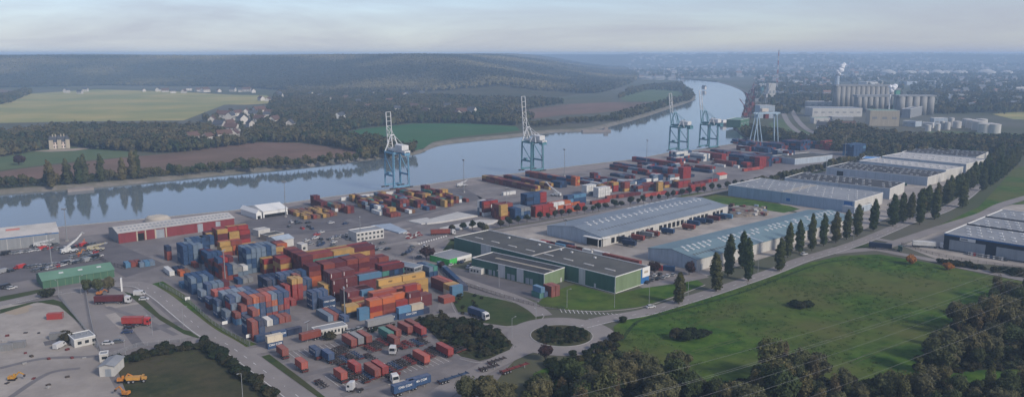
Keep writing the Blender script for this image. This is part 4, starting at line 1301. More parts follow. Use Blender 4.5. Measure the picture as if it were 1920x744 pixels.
for n_, (x, y, c) in enumerate([(626, 455, 'white'), (632, 447, 'silver'), (641, 444, 'white'), (652, 441, 'silver'), (660, 438, 'white'), (600, 455, 'grey'), (575, 452, 'white'), (583, 458, 'silver'), (592, 446, 'white'),
                               (684, 455, 'grey'), (692, 459, 'white'), (677, 461, 'silver'), (655, 622, 'silver'), (665, 621, 'grey'), (674, 618, 'silver'), (717, 457, 'grey')]):
    car((x, y), 55, c, '%s car, %s of those around the port offices' % (c, nth(n_)))
rr = random.Random(14)
for n_ in range(34):
    x, y = rr.choice(((rr.uniform(590, 665), rr.uniform(436, 462)), (rr.uniform(515, 560), rr.uniform(412, 428)), (rr.uniform(676, 735), rr.uniform(455, 470)), (rr.uniform(560, 650), rr.uniform(418, 432))))
    c = rr.choice(('grey', 'black', 'silver', 'dark blue', 'white', 'red'))
    car((x, y), rr.choice((38, 55, 128)), c, '%s car, %s of loose ones between tents and gate' % (c, nth(n_)))
# stacked pallets and beams on the concrete yard
for n_ in range(18):
    p = G(rr.uniform(5, 175), rr.uniform(590, 735))
    t = thing('pallet_stack', 'low stack of pallets, %s of those strewn over concrete yard' % nth(n_), 'pallets', (p.x, p.y, 0.06), rr.uniform(0, 3), 'pallet stacks')
    pm = rr.choice((M['bark'], M['kerb'], M['chassis'], M['chassis_red']))
    for k in range(rr.randrange(2, 5)): MB().box(-0.7, 0.7, -0.5, 0.5, k * 0.17, k * 0.17 + 0.12).build('pallet', pm, t)
# storage yard of vehicles on the left
rr = random.Random(9)
yard_groups = [((30, 503), (140, 494), 15), ((64, 509), (100, 503), 7), ((108, 500), (190, 480), 12), ((120, 496), (185, 487), 8), ((5, 478), (95, 467), 16), ((100, 470), (180, 458), 12), ((132, 484), (182, 474), 7), ((0, 512), (24, 508), 5), ((8, 540), (26, 541), 3), ((40, 463), (110, 459), 8)]
k = 0
for (a, b_, n) in yard_groups:
    for i in range(n):
        t = (i + 0.5) / n
        x, y = a[0] + (b_[0] - a[0]) * t, a[1] + (b_[1] - a[1]) * t + rr.uniform(-0.7, 0.7)
        c = rr.choice(('white', 'silver', 'grey', 'grey', 'black', 'red', 'grey', 'silver', 'black'))
        car((x, y), 70 + rr.uniform(-6, 6), c, '%s vehicle, %s of many standing in storage yard by green shed' % (c, nth(k)), 'vehicles in the storage yard', P_CAR if rr.random() < 0.88 else P_VAN)
        k += 1
# big vehicles on the main road right
p = G(1658, 468)
tr = clone(P_TRAC, (p.x + 6, p.y - 4, 0.17), rad(-28), 'dark green truck tractor turning at the poplar junction', 'truck tractors', colors={'cab': VC['dark green']})
put(loc=(p.x - 2, p.y + 1, 0), rz=rad(-28), L=40, c='n', z=1.3, label='dark green long trailer box turning at the poplar junction', group='loose boxes')
clone(P_TR[(12, 'dark')], (p.x - 2, p.y + 1, 0.05), rad(-28), 'black chassis under dark trailer box at poplar junction', 'trailers')
p = G(1732, 464)
clone(P_TRAC, (p.x + 8.2, p.y - 2.4, 0.06), rad(-16), 'white truck tractor of lorry parked by navy building', 'truck tractors', colors={'cab': VC['white']})
put(loc=(p.x, p.y, 0), rz=rad(-16), L=40, c='w', z=1.33, label='white lorry trailer box parked by the navy building', group='loose boxes')
clone(P_TR[(12, 'dark')], (p.x, p.y, 0.06), rad(-16), 'black chassis under white lorry box by navy building', 'trailers')


# --- yellow excavators and dumper, bottom left; white and red mobile cranes
def digger(px, ang, label, body=(0.55, 0.22, 0.03), lift=0.0):
    p = G(*px)
    t = thing('excavator', label, 'excavator', (p.x, p.y, 0.1), rad(ang))
    my = mat('excavator_paint', body, 0.5, (0.3, 0.12, 0.03), 1.5)
    for s in (-1, 1):
        MB().extrude_y([(-1.9, 0.35), (-1.6, 0.0), (1.6, 0.0), (1.9, 0.35), (1.6, 0.8), (-1.6, 0.8)], s * 1.1 - 0.28, s * 1.1 + 0.28).build('track', M['tyre'], t)
    MB().box(-1.9, 1.3, -1.25, 1.25, 0.95, 1.9).box(-1.9, -0.6, -1.2, 1.2, 1.9, 2.3).build('body', my, t)
    c = MB().extrude_y([(0.1, 1.9), (1.4, 1.9), (1.25, 3.0), (0.2, 3.05)], 0.15, 1.2).build('cab', my, t)
    MB().box(1.33, 1.36, 0.3, 1.1, 2.1, 2.8).build('windscreen', M['glass'], c)
    b = MB().bar((1.2, -0.3, 1.5), (3.4, -0.3, 4.2 + lift), 0.5, 0.6).bar((3.4, -0.3, 4.2 + lift), (5.8, -0.3, 2.6 + lift), 0.4, 0.5).build('boom', my, t)
    MB().extrude_y([(5.5, 2.7 + lift), (6.2, 2.5 + lift), (6.1, 1.5 + lift), (5.3, 1.7 + lift)], -0.8, 0.2).build('bucket', M['chassis'], b)
    t.scale = (0.68, 0.68, 0.68)
    return t


digger((228, 716), 15, 'orange excavator left of the yellow dumper, bottom left scrub')
digger((236, 741), 170, 'orange excavator at bottom edge below the yellow dumper')
digger((148, 480), 60, 'orange excavator among vehicles in storage yard', lift=1)
digger((158, 458), 120, 'red orange excavator behind white crane in storage yard', (0.5, 0.1, 0.03))
digger((187, 553), 5, 'orange loader on verge beside the lorry park', (0.5, 0.18, 0.05))
digger((738, 527), 160, 'orange forklift-like loader beside the grey yard office')
digger((24, 712), 10, 'yellow machine at the left picture edge', (0.5, 0.3, 0.04))
p = G(256, 716)
t = thing('dump_truck', 'yellow articulated dumper parked at edge of dark scrub', 'dump truck', (p.x, p.y, 0.1), rad(14))
t.scale = (0.8, 0.8, 0.8)
yel = mat('dumper_paint', (0.55, 0.27, 0.05), 0.5, (0.35, 0.2, 0.06), 1.2)
MB().extrude_y([(-3.8, 1.5), (1.6, 1.2), (2.0, 2.6), (-4.2, 2.7)], -1.3, 1.3).build('dump_body', yel, t)
MB().box(-3.4, 4.0, -0.5, 0.5, 0.7, 1.25).build('chassis', M['chassis'], t)
c = MB().extrude_y([(2.3, 1.2), (4.2, 1.2), (4.1, 1.9), (3.4, 2.0), (3.2, 3.0), (2.3, 3.0)], -1.1, 1.1).build('cab', yel, t)
MB().box(3.28, 3.31, -0.9, 0.9, 2.1, 2.8).build('windscreen', M['glass'], c)
add_wheels(t, wheel_mesh(0.75, 0.6), [(3.2, -1.2, 0.75), (3.2, 1.2, 0.75), (-1, -1.2, 0.75), (-1, 1.2, 0.75), (-2.8, -1.2, 0.75), (-2.8, 1.2, 0.75)])


def mobile_crane(px, ang, label, reach, lift, col=(0.6, 0.61, 0.6)):
    p = G(*px)
    t = thing('mobile_crane', label, 'crane', (p.x, p.y, 0.06), rad(ang))
    wm = mat('mobile_crane_paint', col, 0.5, (0.35, 0.35, 0.35), 1.0)
    MB().box(-4.5, 4.5, -1.35, 1.35, 0.9, 1.7).box(-4.4, -1.2, -1.3, 1.3, 1.7, 2.9).build('carrier', wm, t)
    c = MB().extrude_y([(-0.8, 1.7), (1.4, 1.7), (1.1, 3.3), (-0.6, 3.3)], 0.2, 1.3).build('cab', wm, t)
    MB().box(1.22, 1.27, 0.35, 1.2, 2.0, 3.1).build('windscreen', M['glass'], c)
    MB().bar((-2.6, -0.3, 2.8), (reach * 0.55, -0.3, 2.8 + lift * 0.55), 0.95, 0.95).bar((reach * 0.5, -0.3, 2.8 + lift * 0.5), (reach, -0.3, 2.8 + lift), 0.65, 0.65).build('boom', wm, t)
    MB().box(reach - 0.5, reach + 0.5, -1.6, 1.0, 2.2 + lift, 2.7 + lift).build('spreader', M['steel'], t)
    add_wheels(t, wheel_mesh(0.8, 0.6), [(x, s * 1.15, 0.8) for x in (-3.4, 0.2, 3.4) for s in (-1, 1)])
    return t


mobile_crane((130, 474), 48, 'white telescopic mobile crane raised over storage yard', 8, 8)
mobile_crane((1042, 368), 150, 'white reach stacker lifting between stacks by second crane', 9, 8)
mobile_crane((80, 463), 10, 'white crane truck before the grey hangar', 7, 2)
mobile_crane((866, 350), 20, 'white loader standing on quay apron by mast', 5, 3)
mobile_crane((180, 470), 5, 'yellow white crane truck right end of storage yard', 6, 2, (0.5, 0.42, 0.2))

# ================================================================== BUILDINGS
def wallmat(name, col, ribs=1.2, var=0.85, rough=0.6):
    return mat(name, col, rough, tuple(c * var * 0.9 for c in col), 0.5, 7, ribs=ribs, spec=0.3, streak=(1, 1, 0.12))


M['w_green'] = wallmat('green_cladding', (0.05, 0.13, 0.095))
M['w_green2'] = wallmat('lit_end_and_seam_green', (0.17, 0.23, 0.13))  # sunlit tone of the green building's ends put into the colour; also seams
M['w_white'] = wallmat('white_cladding', (0.50, 0.49, 0.46))
M['w_blue'] = wallmat('blue_grey_cladding', (0.27, 0.36, 0.46))
M['w_pale'] = wallmat('pale_blue_and_shaded_cladding', (0.36, 0.42, 0.48))  # also serves as painted shade on the white warehouse's left end
M['w_red'] = wallmat('red_cladding', (0.2, 0.035, 0.04))
M['w_navy'] = wallmat('navy_cladding', (0.014, 0.02, 0.035))
M['w_shed'] = wallmat('shed_green_cladding', (0.065, 0.145, 0.09))
M['w_grey'] = wallmat('grey_cladding', (0.24, 0.25, 0.26))
M['r_dark'] = mat('bitumen_roof', (0.07, 0.072, 0.07), 0.9, (0.1, 0.1, 0.09), 0.08, 6, big=(0.05, 0.05, 0.052), bigscale=0.05, bigfac=0.5)
M['r_black'] = mat('black_roof', (0.035, 0.036, 0.04), 0.9, (0.06, 0.06, 0.062), 0.1, 6)
M['r_blue'] = mat('blue_grey_roof', (0.2, 0.235, 0.27), 0.6, (0.155, 0.185, 0.22), 0.06, 6, ribs=0.8)
M['r_teal'] = mat('teal_grey_roof', (0.16, 0.235, 0.26), 0.6, (0.12, 0.185, 0.215), 0.06, 6, ribs=0.8)
M['r_white'] = mat('white_roof', (0.46, 0.44, 0.41), 0.7, (0.33, 0.32, 0.3), 0.08, 6)
M['r_grey'] = mat('grey_roof', (0.25, 0.262, 0.275), 0.8, (0.19, 0.2, 0.215), 0.06, 6)
M['r_green'] = mat('green_roof', (0.13, 0.24, 0.17), 0.6, (0.1, 0.2, 0.14), 0.1, 6, ribs=0.8)
M['r_tile'] = mat('brown_tiles', (0.13, 0.075, 0.055), 0.9, (0.09, 0.055, 0.045), 0.5)
M['r_slate'] = mat('slate', (0.075, 0.08, 0.09), 0.8, (0.05, 0.055, 0.065), 0.5)
M['sky_l'] = mat('rooflight', (0.55, 0.56, 0.55), 0.5, (0.42, 0.43, 0.43), 0.5)
M['beige'] = wallmat('beige_wall', (0.4, 0.35, 0.27))
M['trim'] = mat('white_trim', (0.62, 0.62, 0.6), 0.6)
M['door_w'] = wallmat('white_door', (0.52, 0.53, 0.53), 3)
M['door_g'] = wallmat('grey_shutter', (0.3, 0.33, 0.36), 3)
M['hole'] = mat('dark_opening', (0.012, 0.012, 0.013), 0.9)
M['blue_s'] = mat('blue_sign', (0.03, 0.13, 0.33), 0.5)
M['bgreen'] = mat('bright_green_fascia', (0.06, 0.42, 0.08), 0.6, (0.05, 0.34, 0.07), 0.4)


class Shed:
    """building seen from its front: Lp, Rp are the left and right ground corners of that front, depth runs away from the viewer"""

    def __init__(s, name, label, Lp, Rp, depth, h, wall, roof, kind='flat', rise=1.5, cat='warehouse', group=None, end=None, parapet=0.35, ridge='x', wallR=None, wallL=None, h2=None):
        a, b = G(*Lp), G(*Rp)
        s.o = a
        s.ex = (b - a); s.L = s.ex.length; s.ex.normalize()
        s.ey = Vector((-s.ex.y, s.ex.x, 0))
        s.D, s.h = depth, h
        s.t = thing(name, label, cat, (a.x, a.y, 0), math.atan2(s.ex.y, s.ex.x), group)
        L, D = s.L, depth
        for nm, x0, x1, y0, y1, m in (('front_wall', 0, L, 0, 0.2, wall), ('back_wall', 0, L, D - 0.2, D, wall), ('end_wall', 0, 0.2, 0.2, D - 0.2, wallL or end or wall), ('end_wall', L - 0.2, L, 0.2, D - 0.2, wallR or end or wall)):
            mb = MB()
            if kind == 'gable' and ridge == 'x' and nm == 'end_wall':
                p = [(0.2, 0), (D - 0.2, 0), (D - 0.2, h), (D / 2, h + rise - 0.06), (0.2, h)]
                mb.add([(x0, y, z) for y, z in p] + [(x1, y, z) for y, z in p], [(4, 3, 2, 1, 0), (5, 6, 7, 8, 9)] + [(i, (i + 1) % 5, 5 + (i + 1) % 5, 5 + i) for i in range(5)])
            elif kind == 'gable' and ridge == 'y' and nm != 'end_wall':
                p = [(0, 0), (L, 0), (L, h), (L / 2, h + rise - 0.06), (0, h)]
                mb.add([(x, y0, z) for x, z in p] + [(x, y1, z) for x, z in p], [(0, 1, 2, 3, 4), (9, 8, 7, 6, 5)] + [(i, 5 + i, 5 + (i + 1) % 5, (i + 1) % 5) for i in range(5)])
            else:
                mb.box(x0, x1, y0, y1, 0, h)
            mb.build(nm, m, s.t)
        s.kind, s.rise, s.ridge = kind, rise, ridge
        if kind == 'flat':
            s.roof = MB().box(0.25, L - 0.25, 0.25, D - 0.25, h - 0.5, h - 0.05).build('roof', roof, s.t)
            if parapet:
                mb = MB()
                mb.box(-0.06, L + 0.06, -0.06, 0.24, h + 0.003, h + parapet); mb.box(-0.06, L + 0.06, D - 0.24, D + 0.06, h + 0.003, h + parapet)
                mb.box(-0.06, 0.24, 0.243, D - 0.243, h + 0.003, h + parapet); mb.box(L - 0.24, L + 0.06, 0.243, D - 0.243, h + 0.003, h + parapet)
                mb.build('parapet', M['trim'] if parapet < 0.6 else wall, s.t)
        else:
            ov, th = 0.4, 0.18
            mb = MB()
            if ridge == 'x':
                for y0, y1, z0, z1 in ((-ov, D / 2, h - ov * rise / (D / 2), h + rise), (D / 2, D + ov, h + rise, h - ov * rise / (D / 2))):
                    mb.add([(-ov, y0, z0), (L + ov, y0, z0), (L + ov, y1, z1), (-ov, y1, z1), (-ov, y0, z0 + th), (L + ov, y0, z0 + th), (L + ov, y1, z1 + th), (-ov, y1, z1 + th)],
                           [(0, 3, 2, 1), (4, 5, 6, 7), (0, 1, 5, 4), (1, 2, 6, 5), (2, 3, 7, 6), (3, 0, 4, 7)])
            else:
                for x0, x1, z0, z1 in ((-ov, L / 2, h - ov * rise / (L / 2), h + rise), (L / 2, L + ov, h + rise, h - ov * rise / (L / 2))):
                    mb.add([(x0, -ov, z0), (x1, -ov, z1), (x1, D + ov, z1), (x0, D + ov, z0), (x0, -ov, z0 + th), (x1, -ov, z1 + th), (x1, D + ov, z1 + th), (x0, D + ov, z0 + th)],
                           [(0, 3, 2, 1), (4, 5, 6, 7), (0, 1, 5, 4), (1, 2, 6, 5), (2, 3, 7, 6), (3, 0, 4, 7)])
            s.roof = mb.build('roof', roof, s.t)

    def lx(s, px, py):
        return (G(px, py) - s.o).dot(s.ex)

    def front(s, name, x0, x1, z0, z1, m, d=0.06, sill=None):
        o = MB().box(x0, x1, -d, -0.003, z0, z1).build(name, m, s.t)
        return o

    def right(s, name, y0, y1, z0, z1, m, d=0.06):
        return MB().box(s.L + 0.003, s.L + d, y0, y1, z0, z1).build(name, m, s.t)

    def left(s, name, y0, y1, z0, z1, m, d=0.06):
        return MB().box(-d, -0.003, y0, y1, z0, z1).build(name, m, s.t)

    def zroof(s, x, y):
        if s.kind == 'flat': return s.h - 0.05
        if s.ridge == 'x':
            return s.h + s.rise * (1 - abs(y - s.D / 2) / (s.D / 2)) + 0.18
        return s.h + s.rise * (1 - abs(x - s.L / 2) / (s.L / 2)) + 0.18

    def lights(s, nx, ny, sx, sy, m=None, x0=0.05, x1=0.95, y0=0.1, y1=0.9, hh=0.35, name='rooflight', skip=0.0, seed=1, shift=False):
        m = m or M['sky_l']
        rng = random.Random(seed)
        for j in range(ny):
            for i in range(nx):
                if rng.random() < skip: continue
                fx = x0 + (x1 - x0) * ((i + 0.5 + (0.5 * (j % 2) if shift else 0)) / (nx + (0.5 if shift else 0)))
                fy = y0 + (y1 - y0) * (j + 0.5) / ny
                x, y = fx * s.L, fy * s.D
                key = (name, sx, sy, hh, m.name, round((s.rise / (s.D / 2)) * (1 if y < s.D / 2 else -1), 4) if s.kind == 'gable' and s.ridge == 'x' else 0)
                if key not in _LM:
                    sl = key[5]
                    vs = []
                    for dz in (-0.15, hh):
                        k = 1.0 if dz < 0 else 0.92
                        vs += [(-sx / 2 * k, -sy / 2 * k, dz - sy / 2 * sl), (sx / 2 * k, -sy / 2 * k, dz - sy / 2 * sl), (sx / 2 * k, sy / 2 * k, dz + sy / 2 * sl), (-sx / 2 * k, sy / 2 * k, dz + sy / 2 * sl)]
                    _LM[key] = MB().add(vs, [(4, 5, 6, 7), (0, 1, 5, 4), (1, 2, 6, 5), (2, 3, 7, 6), (3, 0, 4, 7)]).mesh(name, m)
                o = link(name, _LM[key], s.roof)
                o.location = (x, y, s.zroof(x, y))


_LM = {}

# --- green industrial building
g = Shed('green_warehouse', 'long dark green warehouse with flat roof beside the lawn', (852, 470), (1153.5, 550), 27, 8.0, M['w_green'], M['r_dark'], end=M['w_green2'])
for (xa, xb) in ((0.0, 0),):
    pass
for px0, px1 in ((902, 921), (1085, 1097)):
    x0, x1 = g.lx(px0, 470 + (px0 - 852) * 0.2657), g.lx(px1, 470 + (px1 - 852) * 0.2657)
    g.front('wall_panel', x0, x1, 0.02, 7.9, M['door_w'], 0.09)
g.front('corner_trim', g.L - 0.3, g.L + 0.05, 0.0, 8.0, M['trim'], 0.1)
g.front('base_trim', 2, g.L - 0.5, 0.01, 0.3, M['trim'], 0.05)
g.right('base_trim', 0.3, 26.5, 0.01, 0.3, M['trim'], 0.08)
g.right('blue_panel', 20.2, 26.9, 0.35, 8.0, M['blue_s'], 0.07)
sg = g.right('sign_board', 21.0, 27.1, 3.6, 8.5, M['trim'], 0.35)
MB().box(g.L + 0.36, g.L + 0.4, 22.4, 25.6, 5.6, 6.6).build('emblem', M['beige'], sg)
g.front('door', g.lx(1112, 540), g.lx(1115, 541), 0.02, 2.4, M['door_w'], 0.07)
g.lights(8, 1, 6.5, 1.0, M['w_white'], 0.04, 0.97, 0.15, 0.5, 0.25)
g.lights(14, 1, 1.2, 1.2, M['sky_l'], 0.03, 0.98, 0.6, 0.98, 0.6, skip=0.3, seed=4)
MB().box(g.L * 0.52, g.L * 0.52 + 0.6, 0.4, 26.4, 7.8, 8.25).build('roof_seam', M['r_white'], g.roof)
g2 = Shed('green_annex', 'lower dark green annex with loading doors on parking side', (884.6, 507), (1020.5, 539.5), 16.5, 6.7, M['w_green'], M['r_black'], end=M['w_green2'])
for k, (px0, px1, m, z1) in enumerate([(934, 947, 'door_w', 6.6), (969, 981.5, 'door_w', 6.6), (903, 909, 'door_g', 2.8), (916.5, 922, 'door_g', 2.8), (925, 928, 'door_g', 2.8), (951, 957, 'door_g', 3.0), (958.5, 965, 'door_g', 3.0), (985.5, 992, 'door_g', 3.0), (993.5, 999, 'door_g', 3.0)]):
    y = lambda p: 507 + (p - 884.6) * 0.239
    g2.front('wall_panel' if z1 > 5 else 'loading_door', g2.lx(px0, y(px0)), g2.lx(px1, y(px1)), 0.02, z1, M[m], 0.08)
g2.front('dark_door', g2.lx(911, 513), g2.lx(915, 514), 0.02, 2.8, M['hole'], 0.05)
g2.front('corner_trim', g2.L - 0.3, g2.L + 0.05, 0.0, 6.7, M['trim'], 0.1)
MB().box(g2.L * 0.2, g2.L * 0.98, 7.4, 8.9, 6.6, 7.0).build('ridge_light', M['beige'], g2.roof)
g2.right('door', 13.0, 14.0, 0.02, 2.3, M['door_w'])
p = G(883, 512)
sb = Shed('site_cabin', 'pale site cabin beside the green annex', (880, 511), (902, 515), 3, 2.8, M['w_white'], M['r_grey'], cat='cabin', parapet=0.1)
for k in range(3): sb.front('window', 1 + k * 1.9, 2 + k * 1.9, 1.0, 2.0, M['glass'])

# --- white shed
w1 = Shed('white_warehouse', 'long white warehouse with ribbed blue-grey roof and truck docks', (1128, 463), (1364, 401), 44, 6.0, M['w_white'], M['r_blue'], 'gable', 3.0, wallL=M['w_pale'])  # left end wall: its bluish shade is put into the wall colour
w1.front('corner_opening', 0.4, 1.2, 0.0, 4.8, M['hole'], 0.03)
w1.left('loading_opening', 0.6, 11.5, 0.02, 4.9, M['hole'], 0.04)
w1.left('canopy', -0.4, 12.0, 5.0, 5.4, M['trim'], 3.2)
w1.front('canopy', -0.3, 6.0, 5.0, 5.4, M['trim'], 1.2)
MB().box(-3.0, -2.7, 0.2, 0.5, 0, 5.0).build('canopy_post', M['trim'], w1.t)
for k in range(26):
    x = 9 + k * (w1.L - 14) / 26
    if k in (3, 9, 16, 22): continue
    d_ = w1.front('dock_door', x, x + 2.6, 1.1, 4.1, M['hole'], 0.5)
for k in range(1, 9):
    w1.front('wall_seam', k * w1.L / 9, k * w1.L / 9 + 0.25, 0.0, 5.9, M['w_grey'], 0.05)
w1.lights(22, 1, 1.6, 3.0, None, 0.06, 0.99, 0.40, 0.48, 0.3, shift=True)
w1.lights(22, 1, 1.6, 3.0, None, 0.04, 0.97, 0.53, 0.60, 0.3, skip=0.15)
w1.lights(40, 1, 0.9, 2.2, M['r_dark'], 0.05, 0.95, 0.16, 0.25, 0.05)
w1.lights(9, 1, 5.0, 1.6, M['sky_l'], 0.55, 0.98, 0.93, 0.98, 0.15, name='roof_sheet')
# --- pale-roofed shed behind the poplars
w2 = Shed('teal_roofed_warehouse', 'long warehouse with pale teal roof behind the poplar row', (1306, 508), (1600, 425), 33, 6.2, M['w_white'], M['r_teal'], 'gable', 2.6, wallL=M['w_pale'])
for k in range(1, 12):
    w2.front('wall_seam', k * w2.L / 12, k * w2.L / 12 + 0.25, 0.0, 6.1, M['w_grey'], 0.05)
w2.front('door', 3, 5, 0.02, 3.2, M['door_g'])
w2.lights(34, 1, 1.6, 2.4, None, 0.02, 0.99, 0.30, 0.38, 0.3, skip=0.2, seed=3)
w2.lights(34, 1, 1.6, 2.4, None, 0.03, 0.98, 0.42, 0.49, 0.3, skip=0.25, seed=5)
w2.lights(12, 1, 1.2, 2.0, M['r_dark'], 0.02, 0.2, 0.12, 0.2, 0.05)
for f in (0.36, 0.7):
    MB().add([(w2.L * f, -0.2, w2.zroof(0, 0) + 0.05), (w2.L * f + 1.4, -0.2, w2.zroof(0, 0) + 0.05), (w2.L * f + 1.4, w2.D / 2, w2.zroof(0, w2.D / 2) + 0.05), (w2.L * f, w2.D / 2, w2.zroof(0, w2.D / 2) + 0.05)], [(0, 1, 2, 3)]).build('roof_strip', M['w_pale'], w2.roof)
# --- big blue-grey sheds
b4 = Shed('blue_grey_warehouse', 'big blue-grey warehouse with dotted rooflights and picture sign', (1365, 367), (1601, 400), 52, 8.6, M['w_blue'], M['r_grey'], wallR=M['w_white'], parapet=0.3)
b4.lights(15, 6, 2.0, 1.3, None, 0.02, 0.98, 0.05, 0.95, 0.35, shift=True, skip=0.3)
for f in (0.44, 0.475): MB().box(b4.L * f, b4.L * f + 2.0, 1, 51, 8.4, 8.62).build('roof_strip', M['beige'], b4.roof)
sg = b4.front('picture_sign', b4.L * 0.925, b4.L * 0.985, 3.2, 8.0, M['blue_s'], 0.15)
MB().box(b4.L * 0.93, b4.L * 0.98, -0.19, -0.16, 3.5, 5.4).build('sign_picture', M['trim'], sg)
b4.front('small_sign', b4.L * 0.49, b4.L * 0.52, 2.4, 4.6, M['blue_s'], 0.12)
ofc = Shed('corner_office', 'curved pale corner office at end of blue-grey warehouse', (1601.5, 401), (1634, 393), 9, 4.6, M['w_pale'], M['r_white'], cat='office')
for k in range(5): ofc.front('window', 1 + k * 2.6, 3 + k * 2.6, 1.0, 3.2, M['glass'])
b5 = Shed('dark_roofed_warehouse', 'pale blue warehouse with black dotted roof behind big blue-grey one', (1470, 352), (1667, 374), 40, 8.5, M['w_pale'], M['r_black'], wallR=M['w_white'])
b5.lights(15, 4, 2.0, 1.3, None, 0.02, 0.98, 0.08, 0.92, 0.35, shift=True, skip=0.25)
b6 = Shed('middle_dark_roofed_warehouse', 'middle black-roofed warehouse with vehicles parked in front', (1549, 328), (1738, 349), 46, 7.5, M['w_pale'], M['r_black'], wallR=M['w_white'])
b6.lights(17, 4, 2.0, 1.3, None, 0.02, 0.98, 0.08, 0.92, 0.35, shift=True, skip=0.25)
b6.front('gate', 10, 16, 0.02, 5.0, M['hole'])
b7 = Shed('white_roofed_warehouse', 'white-roofed warehouse directly behind the middle black-roofed one', (1610, 318), (1772, 337), 36, 8.6, M['w_pale'], M['r_white'], wallR=M['w_white'])
b8 = Shed('far_white_roofed_warehouse', 'farther white-roofed warehouse near the poplar row', (1652, 309), (1810, 325), 55, 8.6, M['w_pale'], M['r_white'], wallR=M['w_white'])
b9 = Shed('far_dark_roofed_warehouse', 'farthest dark-roofed warehouse before the dark woods', (1690, 297), (1829, 308), 60, 7.0, M['w_pale'], M['r_black'], wallR=M['w_white'])
b9.lights(14, 4, 2.0, 1.3, None, 0.02, 0.98, 0.08, 0.92, 0.35, shift=True, skip=0.25)
for b_ in (b7, b8): b_.lights(12, 2, 3, 1.5, None, 0.02, 0.98, 0.15, 0.85, 0.5)
bs = Shed('blue_roofed_shed', 'small shed with bright blue roof among the far sheds', (1615, 306), (1644, 308), 22, 5, M['w_pale'], mat('blue_roof', (0.1, 0.25, 0.5), 0.6))
# --- navy building on the right
nv = Shed('navy_warehouse', 'navy warehouse with broad stepped pale roof at right picture edge', (1768, 467), (2040, 512), 104, 9.4, M['w_navy'], M['r_grey'], parapet=0.5)
nv.front('eaves_band', -0.05, nv.L, 8.6, 9.3, M['blue_s'], 0.12)
nv.front('shutter', nv.lx(1778, 469), nv.lx(1846, 480), 0.6, 6.4, M['door_g'], 0.14)
nv.front('shutter', nv.lx(1866, 483.5), nv.lx(1930, 494), 0.6, 6.4, M['door_g'], 0.14)
sg = nv.front('sign_board', nv.lx(1797, 472), nv.lx(1826, 477), 6.7, 8.5, M['trim'], 0.2)
MB().box(nv.lx(1799, 472), nv.lx(1812, 474.5), -0.25, -0.21, 7.1, 8.1).build('emblem', M['w_grey'], sg)
nv.lights(11, 12, 2.2, 1.8, None, 0.03, 0.97, 0.03, 0.97, 0.4, shift=True, skip=0.2)
for yy in (36, 70):
    MB().box(0.4, nv.L - 0.4, yy, yy + 0.6, nv.h - 0.04, nv.h + 0.75).build('roof_step', M['w_navy'], nv.roof)
# --- red hangar
rh = Shed('red_hangar', 'long red hangar with pale roof beside the river quay', (223, 456.5), (440, 426), 22, 6.2, M['w_red'], M['r_white'], 'gable', 2.0, wallL=M['w_grey'])
rh.lights(30, 1, 1.4, 2.0, M['r_grey'], 0.02, 0.99, 0.12, 0.2, 0.06)
rh.lights(30, 1, 1.4, 2.0, M['r_grey'], 0.02, 0.99, 0.32, 0.4, 0.06)
for px0, px1, m in ((258, 271, 'hole'), (293, 309, 'door_g'), (371, 381, 'door_g'), (405, 414, 'door_g')):
    y = lambda p: 456.5 - (p - 223) * 0.1406
    rh.front('gate', rh.lx(px0, y(px0)), rh.lx(px1, y(px1)), 0.02, 4.6 if m == 'hole' else 5.4, M[m], 0.08)
for px in (256.5, 272.5, 291, 311):
    rh.front('gate_post', rh.lx(px, y(px)), rh.lx(px, y(px)) + 0.8, 0.0, 5.9, M['beige'], 0.14)
# --- grey-white hangar, left edge
gh = Shed('pale_hangar', 'pale grey hangar with blue eaves line at left picture edge', (-260, 501), (112, 457), 30, 7.4, M['w_grey'], M['r_white'], 'gable', 3.2, wallR=M['w_pale'])
gh.front('eaves_stripe', 0, gh.L, 6.6, 7.3, M['blue_s'], 0.08)
for k in range(1, 14): gh.front('wall_seam', k * gh.L / 14, k * gh.L / 14 + 0.2, 0, 6.5, M['w_white'], 0.05)
MB().box(gh.L - 26, gh.L - 19, 9, 11, gh.zroof(0, 10) - 0.1, gh.zroof(0, 10) + 0.5).build('roof_sign', mat('faded_red_sign', (0.4, 0.15, 0.13), 0.8), gh.roof)
# --- green shed
gs = Shed('green_shed', 'green corrugated shed with lighter green roof by the lorry park', (81, 541), (215, 519), 16, 3.9, M['w_shed'], M['r_green'], 'gable', 2.2)
gs.lights(3, 1, 2.2, 1.2, None, 0.15, 0.95, 0.24, 0.36, 0.08)
for k in range(1, 10): gs.front('wall_seam', k * gs.L / 10, k * gs.L / 10 + 0.18, 0, 3.8, M['w_green2'], 0.05)
# --- small buildings bottom left
bu = Shed('bungalow', 'low white bungalow with flat grey roof on concrete yard', (140, 652), (180, 643), 8.5, 3.2, M['w_white'], M['r_grey'], cat='building', parapet=0.25)
for k in range(3): bu.front('window', 1.2 + k * 2.6, 2.6 + k * 2.6, 1.0, 2.2, M['glass'])
bu.lights(3, 1, 0.6, 0.6, M['r_grey'], 0.1, 0.95, 0.4, 0.8, 0.4)
sh = Shed('white_workshop', 'white workshop with grey sheet roof beside dark scrub', (187, 706), (215, 705), 9, 3.8, M['w_white'], M['r_grey'], 'gable', 0.7, cat='building', ridge='y')
sh.front('door', 2.0, 4.0, 0.02, 2.8, M['door_g'])
sk = Shed('white_kiosk', 'small white kiosk behind the white workshop', (187, 679), (203, 677), 3.5, 3.0, M['w_white'], M['r_grey'], cat='building', parapet=0.15)
sk.front('window', 0.8, 2.6, 1.1, 2.1, M['glass'])
